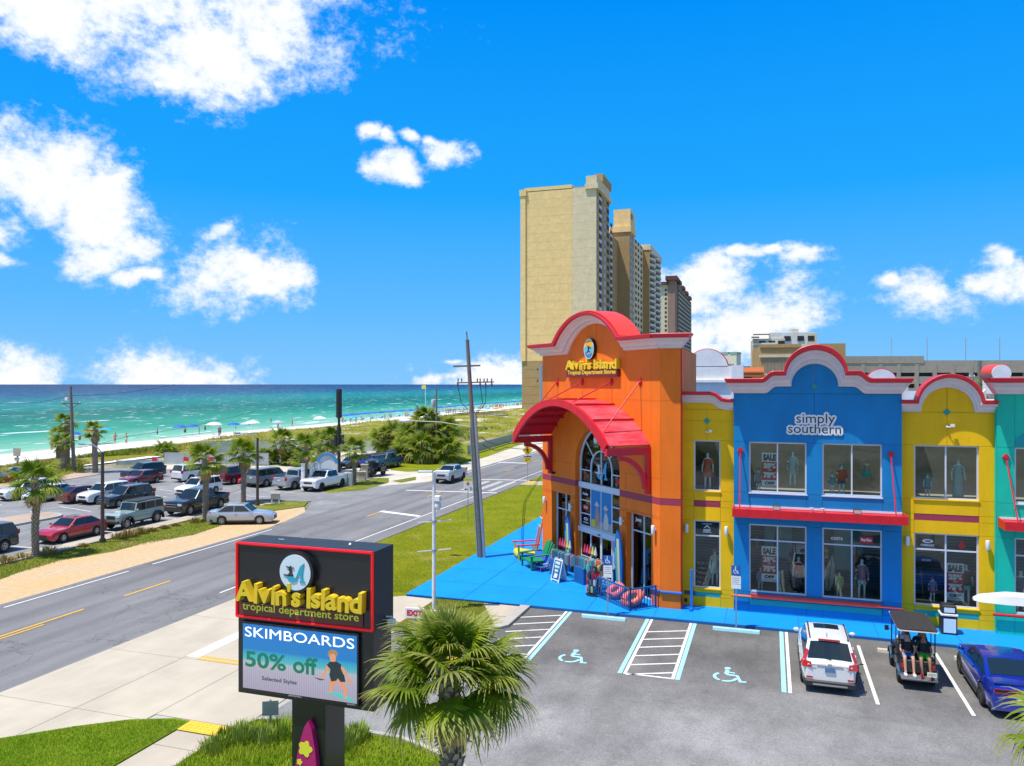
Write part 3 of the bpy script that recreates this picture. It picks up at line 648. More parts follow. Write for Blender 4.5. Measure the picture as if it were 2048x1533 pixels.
def arc3(x0, x1, z, rise, n=20):                    # arc from (x0,z) to (x1,z) with the given rise, left to right
    h = (x1-x0)/2; r = (h*h+rise*rise)/(2*rise); c = (x0+x1)/2; a = math.asin(min(1, h/r)) if rise <= h else math.pi - math.asin(h/r)
    return [(c + r*math.sin(-a+2*a*k/n), z + rise - r + r*math.cos(-a+2*a*k/n)) for k in range(n+1)]
def cornice(inner, outer, Mx, over=.85, backd=.45, mats=(None, None), label=None):
    """moulded white cornice with a red cap that follows the parapet line"""
    mix = lambda f: [(a[0]+(b_[0]-a[0])*f, a[1]+(b_[1]-a[1])*f) for a, b_ in zip(inner, outer)]
    prof = [(0, -.02), (0, .10), (.06, .16), (.22, .20), (.24, .34), (.40, .38), (.52, .50), (.58, .62), (.66, .66), (.70, .66)]
    def loft(pr, mat, name, m=None):
        mb = MB(); rings = []
        cols = [mix(f) for f, d in pr]
        for k in range(len(inner)): rings.append([(cols[i][k][0], -pr[i][1]*over/.85, cols[i][k][1]) for i in range(len(pr))])
        mb.rings(rings); return mb.build(name, mat, shop, Mx)
    loft(prof + [(.70, -backd)] + [(0, -backd)], WHT, 'cornice')
    loft([(.70, -backd-.02), (.70, .78), (.73, .82), (.96, .85), (1.0, .83), (1.0, -backd-.02)], REDC, 'cornice_cap')
def poly_from(inner, zb): return [(inner[0][0], zb)] + list(inner) + [(inner[-1][0], zb)]
def mid_split(poly_pts, zb, cx):                    # gable panel split by the vertical joint at its middle
    L = [p for p in poly_pts if p[0] < cx - .02]; R = [p for p in poly_pts if p[0] > cx + .02]
    zt = max(p[1] for p in poly_pts)
    return [(L[0][0], zb)] + L + [(cx-.01, zt), (cx-.01, zb)], [(cx+.01, zb), (cx+.01, zt)] + R + [(R[-1][0], zb)]
# ---- yellow bay beside the tower
Y1 = FW(37.9)
panels([-4.1, -3.44, -2.21, -1.6], [.085, .55, .95, 4.15, 4.8, 5.1, 5.55, 7.95], [(-3.44, -2.21, 5.55, 7.95), (-3.44, -2.21, .95, 4.15), (-3.44, -2.21, 4.8, 5.1), (-3.44, -2.21, .55, .75)], YELLOW, Y1); panels([-4.1, -2.83, -1.6], [7.95, 8.87, 9.42], [], YELLOW, Y1)
MB().box(-3.43, -2.22, .01, .2, 4.8, 5.1).build('maroon_band', MAROON, shop, Y1); MB().box(-3.43, -2.22, .01, .2, .55, .75).build('teal_band', TEAL, shop, Y1)
window(-3.44, -2.21, 5.55, 7.95, [], [], Y1, sill=YELLOW); window(-3.44, -2.21, .95, 4.15, [], [3.42], Y1, sill=YELLOW)
inn = [(-4.1, 9.72), (-2.75, 9.72), (-2.55, 9.68), (-2.3, 9.47), (-2.05, 9.40), (-1.62, 9.38)]
out = [(-4.35, 10.26), (-2.58, 10.26), (-2.38, 10.18), (-2.12, 9.96), (-1.9, 9.92), (-1.62, 9.92)]
MB().prism(poly_from(inn, 9.42 - .02), 0, .3).build('gable_panel', YELLOW, shop, Y1); cornice(inn, out, Y1, .6)
# ---- blue bay
B1 = FW(37.6)
panels([-1.6, -.92, 1.57, 2.23, 4.68, 5.46], [.085, .47, 1.03, 4.16, 5.62, 7.95], [(-.92, 1.57, 5.62, 7.95), (2.23, 4.68, 5.62, 7.95), (-.92, 1.57, 1.03, 4.16), (2.23, 4.68, 1.03, 4.16), (-.92, 4.68, .47, .72)], BLUE, B1, back=.35); panels([-1.6, 1.9, 5.46], [7.95, 10.18], [], BLUE, B1, back=.35)
for a, c in ((-.92, 1.57), (2.23, 4.68)): window(a, c, 5.62, 7.95, [(a+c)/2], [], B1); window(a, c, 1.03, 4.16, [(a+c)/2], [3.42], B1, sill=False)
MB().box(-.9, 4.66, -.03, .3, .47, .72).build('teal_band', TEAL, shop, B1)
MB().tube([(-1.72, -.12, .84), (-.8, -.12, .84)], .055).build('rail', M('orange_pipe', (.8, .16, .03), .5), shop, B1, True)
MB().tube([(4.5, -.12, .84), (5.5, -.12, .84)], .055).build('rail', REDT, shop, B1, True); MB().box(-.85, 4.62, -.16, -.002, .80, .98).build('ledge', REDT, shop, B1)
cx = 1.9
def shoulder(x0, x1, zlo, zhi, flip=False):
    return [(x0 + (x1-x0)*k/6, zlo + (zhi-zlo)*(.5-.5*math.cos(math.pi*k/6))) for k in range(7)]
inn = [(-1.62, 10.18), (-.3, 10.18)] + shoulder(-.23, .28, 10.18, 10.49) + arc3(.92, 2.88, 10.5, 1.02, 20) + [(5.46-1.86-.08+c, z) for c, z in []] + shoulder(3.52, 4.03, 10.49, 10.18) + [(4.1, 10.18), (5.44, 10.18)]
out = [(-2.0, 10.87), (-.46, 10.87)] + shoulder(-.38, .14, 10.87, 11.2) + arc3(.58, 3.22, 11.2, 1.16, 20) + shoulder(3.66, 4.18, 11.2, 10.87) + [(4.26, 10.87), (5.82, 10.87)]
pl, pr = mid_split(inn, 10.16, cx)
for p in (pl, pr): MB().prism(p, 0, .35).build('gable_panel', BLUE, shop, B1)
cornice(inn, out, B1, .95, .5)
def diamond(x, z, s, Mx, m, name='diamond_tile', y=-.03):
    MB().prism([(x-s, z), (x, z-s), (x+s, z), (x, z+s)], y, .01).build(name, m, shop, Mx)
GRD = M('green_tile', (.01, .28, .24), .4); diamond(1.9, 10.5, .15, B1, GRD); diamond(-2.83, 8.87, .16, Y1, GRD)
# ---- second yellow bay
Y2 = FW(37.95)
panels([5.44, 5.99, 8.49, 9.1], [.085, .5, .95, 4.11, 4.67, 4.95, 5.6, 7.95], [(5.99, 8.49, 5.6, 7.95), (5.99, 8.49, .95, 4.11), (5.99, 8.49, 4.67, 4.95), (5.99, 8.49, .5, .74)], YELLOW, Y2); panels([5.44, 7.27, 9.1], [7.95, 9.4], [], YELLOW, Y2)
MB().box(6.0, 8.48, .01, .2, 4.67, 4.95).build('maroon_band', MAROON, shop, Y2); MB().box(6.0, 8.48, .01, .2, .5, .74).build('teal_band', TEAL, shop, Y2)
window(5.99, 8.49, 5.6, 7.95, [7.24], [], Y2, sill=YELLOW); window(5.99, 8.49, .95, 4.11, [7.24], [3.38], Y2, sill=YELLOW)
inn = [(5.44, 9.39), (6.2, 9.39)] + arc3(6.27, 8.3, 9.4, 1.06, 20) + [(8.38, 9.39), (9.1, 9.39)]
out = [(5.44, 9.92), (5.95, 9.92)] + arc3(6.02, 8.6, 9.93, 1.12, 20) + [(8.68, 9.92), (9.1, 9.92)]
pl, pr = mid_split(inn, 9.38, 7.27)
for p in (pl, pr): MB().prism(p, 0, .3).build('gable_panel', YELLOW, shop, Y2)
cornice(inn, out, Y2, .6); diamond(7.26, 9.4, .16, Y2, GRD)
# ---- green bay, running out of the frame
panels([9.06, 9.73, 12.2, 12.9, 15.4], [.085, .92, 4.16, 5.61, 7.95, 10.18], [(9.73, 12.2, 5.61, 7.95), (9.73, 12.2, .98, 4.16), (12.9, 15.4, 5.61, 7.95), (12.9, 15.4, .98, 4.16)], GREEN, B1, back=.35)
MB().box(9.055, 9.058, .0, .35, .085, 10.18).build('wall_return', GREEN, shop, B1)
MB().prism([(9.74, 7.97), (12.19, 7.97), (12.19, 8.3), (11.7, 8.7), (10.2, 8.7), (9.74, 8.3)], -.012, .02).build('teal_panel', TEALW, shop, B1)
for a, c in ((9.73, 12.2), (12.9, 15.4)): window(a, c, 5.61, 7.95, [(a+c)/2], [], B1); window(a, c, .98, 4.16, [(a+c)/2], [3.42], B1, sill=False)
MB().tube([(8.9, -.12, .93), (12, -.12, .93)], .06).build('rail', CANR, shop, B1, True)
inn = [(9.06, 10.18), (15.4, 10.18)]; out = [(8.62, 10.87), (15.8, 10.87)]
cornice(inn, out, B1, .95, .5)
# ---- flat red canopies with tie rods
def canopy(x0, x1, rods, edge=None):
    zt, zb, d = 4.99, 4.63, 1.1
    cb = MB().box(x0, x1, -d, -d+.06, zb, zt); cb.box(x0, x0+.06, -d+.06, -.02, zb, zt); cb.box(x1-.06, x1, -d+.06, -.02, zb, zt)
    c = cb.build('canopy', CANR, shop, B1)
    MB().box(x0+.06, x1-.06, -d+.06, -.02, zt-.16, zt-.08).build('canopy_deck', CANR, c, B1); MB().box(x0+.06, x1-.06, -.06, -.01, zt-.06, zt+.03).build('flashing', M('flashing', (.75, .70, .70), .5), c, B1)
    for x, xb in rods:
        MB().tube([(x, -.06, 7.5), (xb, -d+.1, zt-.1)], .028).build('tie_rod', CANR, c, B1, True)
        mb = MB().prism([(x-.15, 7.54), (x, 7.38), (x+.15, 7.54), (x, 7.70)], -.07, -.002); mb.prism([(x-.07, 7.54), (x, 7.46), (x+.07, 7.54), (x, 7.62)], -.11, -.07)
        mb.build('rosette', REDC, c, B1)
    return c
canopy(-1.62, 5.55, [(-1.3, -1.3), (5.02, 5.1)]); canopy(9.1, 15, [(9.4, 9.6), (14.6, 14.4)])
def flood(x):
    f = thing('floodlight', 'black floodlight on the flat red canopy, ' + ('nearer the orange tower' if x < 2 else 'nearer the golf cart'), 'floodlight', B1 @ T(x, -.55, 4.9), 'black floodlights on the red canopy')
    MB().bbox(-.16, .16, -.12, .1, .05, .26, .02).build('housing', M('black_metal', (.02, .02, .022), .45), f); MB().box(-.14, .14, -.13, -.121, .07, .22).build('lens', M('lamp_lens', (.5, .5, .48), .2), f); MB().tube([(0, 0, 0), (0, 0, .06)], .03).build('bracket', MATS['black_metal'], f)
flood(.28); flood(3.62)
for x in (1.75, 2.2):
    o = thing('spotlight', 'small white spotlight on the red canopy, ' + ('left' if x < 2 else 'right') + ' of the pair', 'spotlight', B1 @ T(x, -.6, 4.9), 'white spotlights on the red canopy')
    MB().lathe([(.03, 0), (.03, .1), (.07, .12), (.09, .22), (.0, .23)], 10).build('shade', M('white_plastic', (.8, .8, .79), .4), o); MB().tube([(0, 0, .05), (.12, .1, .02)], .012).build('cable', MATS['black_metal'], o)
# ---- orange corner tower
FX0, FX1 = -11.42, 0.0                               # left and right corner along the face
cxt = -5.5
holes = [(-10.28, -8.2, .085, 4.35), (-2.75, -.69, .085, 4.22), (-7.65, -3.35, .085, 6.15)]
panels([-11.42, -10.28, -8.33, -7.65, -3.35, -2.84, -.72, 0], [.085, .86, 4.28, 4.92, 5.24, 6.15], holes + [(-11.42, -7.65, 4.92, 5.24), (-3.35, 0, 4.92, 5.24)], ORANGE, TWR, back=.5)
for a, c in ((-11.42, -7.66), (-3.34, -.0)): MB().box(a, c, .006, .4, 4.92, 5.24).build('maroon_band', MAROON, shop, TWR)
# wall round the arch: panels with the arch cut out
def archcut(x0, x1, z0, z1, left):
    a = arcpts(cxt, 6.15, 2.15, 180 if left else 0, 90, 16)
    p = [(x0, z0)] + a + [(cxt, z1), (x0, z1)] if left else [(x1, z0)] + a + [(cxt, z1), (x1, z1)]
    MB().prism(p, 0, .5).build('arch_panel', ORANGE, shop, TWR)
archcut(-8.33, cxt, 6.15, 9.82, True); archcut(cxt, -2.84, 6.15, 9.82, False)
panels([-11.42, -8.33], [6.15, 9.82, 12.28], [], ORANGE, TWR, back=.5); panels([-8.33, -5.5, -2.84], [9.82, 12.28], [], ORANGE, TWR, back=.5); panels([-2.84, -.72, 0], [6.15, 9.82, 12.28], [], ORANGE, TWR, back=.5)
inn = [(-11.40, 12.28), (-8.5, 12.28)] + arc3(-8.38, -2.84, 12.31, 1.53, 24) + [(-2.7, 12.28), (0, 12.28)]
out = [(-12.0, 12.95), (-9.1, 12.95)] + arc3(-8.95, -3.1 + .6, 12.98, 1.46, 24) + [(-2.3, 12.95), (.33, 12.95)]
pl, pr = mid_split(inn, 12.27, cxt)
for p in (pl, pr): MB().prism(p, 0, .5).build('gable_panel', ORANGE, shop, TWR)
cornice(inn, out, TWR, .8, .45)
# red sheet over the barrel of the arch, sunlight painted in as coral
a = arc3(-8.98, -2.47, 13.02, 1.50, 24)
MB().rings([[(x, y, z) for x, z in a] + [(x, y, z - .05) for x, z in a[::-1]] for y in (.75, -.62)]).build('arch_roof', SUNRED, shop, TWR, True)
# return of the tower beside the yellow bay, with its own cornice
RT = T(-4.9, 37.0, 0)
panels([0, .95], [.085, .86, 4.92, 5.24, 9.82, 12.28], [(0, .95, 4.92, 5.24)], ORANGE, RT, back=.4); MB().box(0.0, .95, .006, .3, 4.92, 5.24).build('maroon_band', MAROON, shop, RT)
cornice([(0, 12.28), (.95, 12.28)], [(-.36, 12.95), (1.5, 12.95)], RT, .8, .5)
SIDE = T(-3.952, 37.05, 0) @ RZ(math.pi / 2)
MB().box(0, 8, 0, .3, .085, 12.3).build('side_wall', ORANGE, shop, SIDE); MB().tube([(0, -.03, .085), (0, -.03, 12.28)], .03).build('downpipe', REDC, shop, SIDE)
WEST = T(-12.97, 45.08, 0) @ RZ(-math.pi / 2)
MB().box(-8, 0, 0, .3, .085, 12.3).build('side_wall', ORANGE, shop, WEST); MB().slab([(-12.8, 45.3), (-4.9, 37.4), (-4.2, 37.4), (-4.2, 52), (-12.8, 52)], 12.1, 12.25).build('tower_roof', ROOFW, shop)
MB().tube([(-.0, -.05, .86), (-.69, -.05, .86)], .06).build('rail', BLUET, shop, TWR, True); MB().tube([(0, -.05, .86), (1.0, -.05, .86)], .06).build('rail', BLUET, shop, RT, True)
# tall side windows of the tower
window(-10.25, -8.22, .12, 4.33, [-9.2], [3.35], TWR, y=.30, sill=False); window(-2.72, -.72, .12, 4.20, [-1.7], [3.3], TWR, y=.30, sill=False)
# big arched window and doors
ar = MB(); R0, R1 = 2.13, 2.05
oa = arcpts(cxt, 6.15, 2.14, 180, 0, 28); ia = arcpts(cxt, 6.15, 2.05, 180, 0, 28)
ar.rings([[(p[0], .28, p[1]), (q[0], .28, q[1]), (q[0], .42, q[1]), (p[0], .42, p[1])] for p, q in zip(oa, ia)])
aw = ar.build('arched_window', FRAME, shop, TWR)
oa = arcpts(cxt, 6.0, 1.05, 180, 0, 20); ia = arcpts(cxt, 6.0, .98, 180, 0, 20)
MB().rings([[(p[0], .29, p[1]), (q[0], .29, q[1]), (q[0], .41, q[1]), (p[0], .41, p[1])] for p, q in zip(oa, ia)]).build('inner_arch', FRAME, aw, TWR)
for sx_ in (-1.015, 1.015): MB().box(cxt+sx_-.035, cxt+sx_+.035, .292, .408, 5.2, 6.0).build('mullion', FRAME, aw, TWR)
for sx_ in (-2.09, 2.09): MB().box(cxt+sx_-.045, cxt+sx_+.045, .28, .42, 5.2, 6.15).build('jamb', FRAME, aw, TWR)
MB().box(cxt-.03, cxt+.03, .294, .404, 5.2, 8.2).build('mullion', FRAME, aw, TWR)
for a in (40, 140): MB().bar((cxt+1.05*math.cos(math.radians(a)), .35, 6.0+1.05*math.sin(math.radians(a))), (cxt+2.06*math.cos(math.radians(a)), .35, 6.15+2.06*math.sin(math.radians(a))), .1, .06).build('spoke', FRAME, aw, TWR)
for s_ in (-1, 1): MB().box(*sorted((cxt+s_*1.05, cxt+s_*2.05)), .296, .402, 5.83, 5.89).build('transom', FRAME, aw, TWR)
GLASS2 = GLASS
MB().prism([(cxt-2.06, 5.2)] + arcpts(cxt, 6.15, 2.06, 180, 0, 24) + [(cxt+2.06, 5.2)], .345, .353).build('pane', GLASS2, aw, TWR)
MB().box(cxt-2.14, cxt+2.14, .2, .45, 4.92, 5.2).build('sill_beam', FRAME, aw, TWR)
fw = window(cxt-2.14, cxt+2.14, 2.74, 4.92, [cxt-1.02, cxt, cxt+1.02], [], TWR, y=.28, sill=False)
for s_ in (-1, 1):
    for z in (3.45, 4.18): MB().box(*sorted((cxt+s_*1.05, cxt+s_*2.08)), .296, .40, z-.03, z+.03).build('transom', FRAME, fw, TWR)
MB().box(cxt-2.14, cxt+2.14, .18, .46, 2.46, 2.74).build('door_header', FRAME, shop, TWR); MB().box(cxt-.12, cxt+.12, .15, .18, 2.52, 2.58).build('door_sensor', MATS['black_metal'], shop, TWR)
for k in range(4):
    a, c = cxt-2.14+k*1.07, cxt-2.14+(k+1)*1.07; y = .30 if k in (1, 2) else .36
    d = MB(); d.box(a, a+.09, y, y+.06, .1, 2.46); d.box(c-.09, c, y, y+.06, .1, 2.46); d.box(a+.09, c-.09, y, y+.06, 2.38, 2.46); d.box(a+.09, c-.09, y, y+.06, .1, .34); d = d.build('sliding_door', FRAME, shop, TWR)
    MB().box(a+.08, c-.08, y+.025, y+.033, .33, 2.39).build('pane', GLASS, d, TWR)
    MB().box(a+.09, c-.09, y+.004, y+.05, 1.05, 1.1).build('push_bar', FRAME, d, TWR)
# barrel canopy over the entrance
def barrel():
    zs, x0, x1, rise, dp = 7.66, -10.3, -.82, 2.05, 2.5
    n = 6; a = arc3(x0, x1, zs, rise, 24)
    th = lambda p, t: (p[0] + (p[0]-cxt)*t/6, p[1] + t)
    frm = MB(); f_o = [th(p, .12) for p in a]; f_i = [th(p, -.24) for p in a]
    frm.rings([[(p[0], -dp-.04, p[1]), (q[0], -dp-.04, q[1]), (q[0], -dp+.1, q[1]), (p[0], -dp+.1, p[1])] for p, q in zip(f_o, f_i)])
    c = frm.build('barrel_canopy', CANR, shop, TWR)
    for k in range(n):                                # curved roof sheets, standing seams between
        s_ = a[k*4:k*4+5]; up = [th(p, .07) for p in s_]; dn = [th(p, .02) for p in s_]
        sh_ = MB().rings([[(p[0], y, p[1]) for p in up] + [(p[0], y, p[1]) for p in dn[::-1]] for y in (-.02, -dp+.1)])
        sh_.build('roof_sheet', FADE if k > 1 else CANR, c, TWR)
        if k: p, q = th(a[k*4], .14), th(a[k*4], .0); MB().bar((p[0], -dp+.1, p[1]-.03), (p[0], -.02, p[1]-.03), .05, .08).build('seam', CANR, c, TWR)
    for i in range(1, 12):                            # purlins on the underside
        p = th(a[i*2], -.06); MB().bar((p[0], -dp+.1, p[1]), (p[0], -.02, p[1]), .07, .1).build('purlin', REDC, c, TWR)
    for x in (x0, x1):                                # eaves beam, wall post and curved bracket
        s_ = 1 if x == x0 else -1
        MB().box(x-.12, x+.12, -dp-.02, -.01, zs-.42, zs-.06).build('eaves_beam', REDC, c, TWR)
        MB().box(x-.11, x+.11, -.22, -.005, zs-2.3, zs-.42).build('bracket_post', REDC, c, TWR)
        aa = arcpts(-1.75, zs-2.05, 1.62, 0, 90, 12); ii = arcpts(-1.75, zs-2.05, 1.40, 0, 90, 12)
        MB().rings([[(x-.09, p[0]-.05, p[1]), (x-.09, q[0]-.05, q[1]), (x+.09, q[0]-.05, q[1]), (x+.09, p[0]-.05, p[1])] for p, q in zip(aa, ii)]).build('bracket_arc', REDC, c, TWR)
    for xr, fr in ((-9.6, .08), (-6.87, .36), (-4.02, .64), (-1.54, .92)):
        i = min(23, int(fr*24)); p = th(a[i], .12)
        MB().tube([(xr, -.07, 10.72), (p[0], -dp+.25, p[1])], .032).build('tie_rod', REDC, c, TWR, True)
        mb = MB().prism([(xr-.14, 10.72), (xr, 10.52), (xr+.14, 10.72), (xr, 10.92)], -.08, -.002); mb.build('rosette', REDC, c, TWR)
barrel()
# roof, white backs of the parapets and the gables on the far side
MB().slab([(-4.0, 38.3), (16, 38.3), (16, 66), (-12.6, 66), (-12.6, 52), (-4.0, 50)], 8.9, 9.15).build('roof', ROOFW, shop)
MB().slab([(-13, 62), (40, 62), (40, 66), (-13, 66)], 0.2, 8.8).build('rear_wall', ROOFW, shop)
def rear_gable(x0, x1, zb, zs, rise, Y, redtop=False, depth=.6):
    m = T(0, Y, 0); a = arc3(x0, x1, zs, rise, 18)
    MB().prism([(x0, zb)] + a + [(x1, zb)], 0, depth).build('rear_gable', ROOFW, shop, m)
    oa = [(p[0]+(p[0]-(x0+x1)/2)*.035, p[1]+.06) for p in a]
    MB().rings([[(p[0], .12, p[1]), (p[0], depth+.1, p[1]), (q[0], depth+.1, q[1]), (q[0], .12, q[1])] for p, q in zip(oa, a)]).build('rear_gable_cap', SUNRED if redtop else REDC, shop, m)
MB().box(-6.3, -2.3, 0, .4, 9.0, 12.05).build('rear_parapet', ROOFW, shop, T(0, 64.5, 0)); rear_gable(-6.4, -3.2, 12.0, 12.06, 1.36, 64.5); MB().box(-6.6, -2.0, -.25, .0, 10.75, 10.95).build('parapet_moulding', ROOFW, shop, T(0, 64.5, 0)); MB().box(-2.9, -2.0, -.3, .6, 9.0, 12.12).build('parapet_pier', ROOFW, shop, T(0, 64.4, 0))
MB().box(-2.3, 14, 0, .4, 9.0, 10.1).build('rear_parapet', ROOFW, shop, T(0, 64.5, 0))
def at(px, py, Y): p = PY(px, py, Y); return p.x, p.z
x0, z0 = at(1735, 757, 60); x1, _ = at(1792, 757, 60); _, zt = at(1762, 739, 60); rear_gable(x0, x1, z0-.8, z0, zt-z0, 60)
x0, z0 = at(1987, 756, 55); x1, _ = at(2020, 756, 55); _, zt = at(2003, 730, 55); rear_gable(x0, x1, z0-1, z0, zt-z0, 55, True, 2.6)
MB().prism([(5.3, 9.2), (5.75, 9.2), (5.75, 10.25), (5.95, 10.32), (5.95, 10.5), (5.3, 10.5)], 0, .3).build('parapet_end', ROOFW, shop, T(0, 39.2, 0)); MB().prism([(8.6, 9.2), (9.05, 9.2), (9.05, 10.4), (8.6, 9.9)], 0, .3).build('parapet_end', ROOFW, shop, T(0, 39.2, 0))
# interior: floors, back walls, so the windows look into rooms
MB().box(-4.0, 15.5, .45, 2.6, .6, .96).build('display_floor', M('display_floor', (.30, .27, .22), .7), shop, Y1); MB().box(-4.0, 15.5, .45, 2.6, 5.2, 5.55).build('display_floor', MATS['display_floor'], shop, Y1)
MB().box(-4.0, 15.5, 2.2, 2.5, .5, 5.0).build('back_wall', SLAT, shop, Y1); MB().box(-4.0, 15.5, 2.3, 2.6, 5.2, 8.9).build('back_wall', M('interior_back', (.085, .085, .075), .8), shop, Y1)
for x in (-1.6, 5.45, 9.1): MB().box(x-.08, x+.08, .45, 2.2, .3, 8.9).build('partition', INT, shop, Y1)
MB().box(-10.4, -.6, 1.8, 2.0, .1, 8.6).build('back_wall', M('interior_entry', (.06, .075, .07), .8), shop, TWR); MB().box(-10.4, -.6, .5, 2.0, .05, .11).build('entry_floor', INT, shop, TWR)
# ---- wall lamps
def sconce(M_, x, z, where):
    t = thing('wall_lamp', 'white cylinder wall lamp ' + where, 'wall lamp', M_ @ T(x, 0, z), 'white cylinder wall lamps on the shop front')
    MB().lathe([(.0, -.20), (.075, -.20), (.085, -.18), (.085, .18), (.075, .20), (0, .20)], 12, c=(0, -.16, 0)).build('shade', MATS['white_plastic'], t, smooth=True); MB().box(-.04, .04, -.1, 0, -.05, .05).build('bracket', MATS['white_plastic'], t)
sconce(Y1, -3.76, 3.77, 'left of the lower window in the first yellow bay'); sconce(Y1, -1.94, 3.75, 'right of the lower window in the first yellow bay')
sconce(Y2, 5.71, 3.76, 'left of the lower window in the second yellow bay'); sconce(Y2, 8.78, 3.76, 'right of the lower window in the second yellow bay')
sconce(TWR, -10.95, 3.72, 'at the far left corner of the orange tower'); sconce(TWR, -7.98, 3.72, 'between the left window and the entrance of the orange tower'); sconce(TWR, -3.0, 3.72, 'right of the entrance of the orange tower'); sconce(TWR, -.35, 3.72, 'at the near right corner of the orange tower')
def cam_(M_, x, z, lab, m):
    t = thing('security_camera', lab, 'camera', M_ @ T(x, 0, z)); MB().lathe([(.05, 0), (.05, .12)], 8, 'Y').build('mount', m, t); MB().tube([(0, -.12, 0), (.12, -.22, -.02)], .02).build('arm', m, t); MB().cbox((.18, -.26, .06), (.14, .2, .12)).build('head', m, t)
cam_(Y2, 7.25, 8.77, 'white security camera on the second yellow gable below the diamond', MATS['white_plastic']); cam_(Y1, -2.83, 8.35, 'small white lamp under the diamond on the first yellow bay', MATS['white_plastic']); cam_(TWR, -9.9, 5.42, 'black speaker horn on the left of the orange tower above the maroon band', MATS['black_metal'])
# ================================================================== VEHICLES
TYRE = M('tyre_rubber', (.022, .022, .023), .85, var=.1); RIM = M('alloy_rim', (.52, .52, .54), .32, .7, var=.05); RIMD = M('dark_rim', (.05, .05, .055), .35, .6, var=.05)
CARG = M('car_glass', (.012, .022, .026), .06, var=0, spec=.6); TRIM = M('black_trim', (.022, .022, .024), .5, var=.05); CHROME = M('chrome', (.62, .63, .65), .16, 1., var=0)
HEADL = M('headlight_glass', (.62, .66, .70), .12, var=0, coat=.6); TAIL = M('tail_light_red', (.50, .010, .012), .18, var=0, coat=.6); PLATE = M('licence_plate', (.66, .68, .70), .5, var=.2, scale=20)
AMBER = M('amber_light', (.75, .25, .02), .2, var=0)
def lerp(pts, x):
    if x <= pts[0][0]: return pts[0][1]
    for (a, b_), (c, d) in zip(pts[:-1], pts[1:]):
        if x <= c: return b_ + (d - b_) * (x - a) / (c - a) if c > a else d
    return pts[-1][1]
def wheel_parts(r, w, rim, spokes=5):
    mb = MB().lathe([(r*.60, -w/2), (r*.9, -w/2), (r*.985, -w*.36), (r, -w*.2), (r, w*.2), (r*.985, w*.36), (r*.9, w/2), (r*.60, w/2), (r*.60, -w/2+.01)], 20, 'Y')
    tm = mb.mesh('wheel', TYRE, True)
    mb = MB().lathe([(0, w*.30), (r*.16, w*.36), (r*.17, w*.22), (r*.5, w*.16), (r*.61, w*.16)], 20, 'Y'); hub = mb
    dk = hub.mesh('hub', TRIM, True)
    mb = MB().lathe([(r*.56, w*.18), (r*.57, w*.43), (r*.62, w*.45), (r*.63, w*.15)], 20, 'Y')
    for k in range(spokes):
        a = 2*math.pi*k/spokes + .3
        for s_ in ((-.10, .10) if spokes < 8 else (0,)):
            mb.bar((r*.10*math.cos(a), -w*.37, r*.10*math.sin(a)), (r*.58*math.cos(a+s_*2), -w*.40, r*.58*math.sin(a+s_*2)), r*(.11 if spokes < 8 else .09), w*.1)
    mb.lathe([(0, w*.44), (r*.14, w*.43), (r*.15, w*.3)], 10, 'Y')
    return tm, dk, mb.mesh('rim', rim, True)
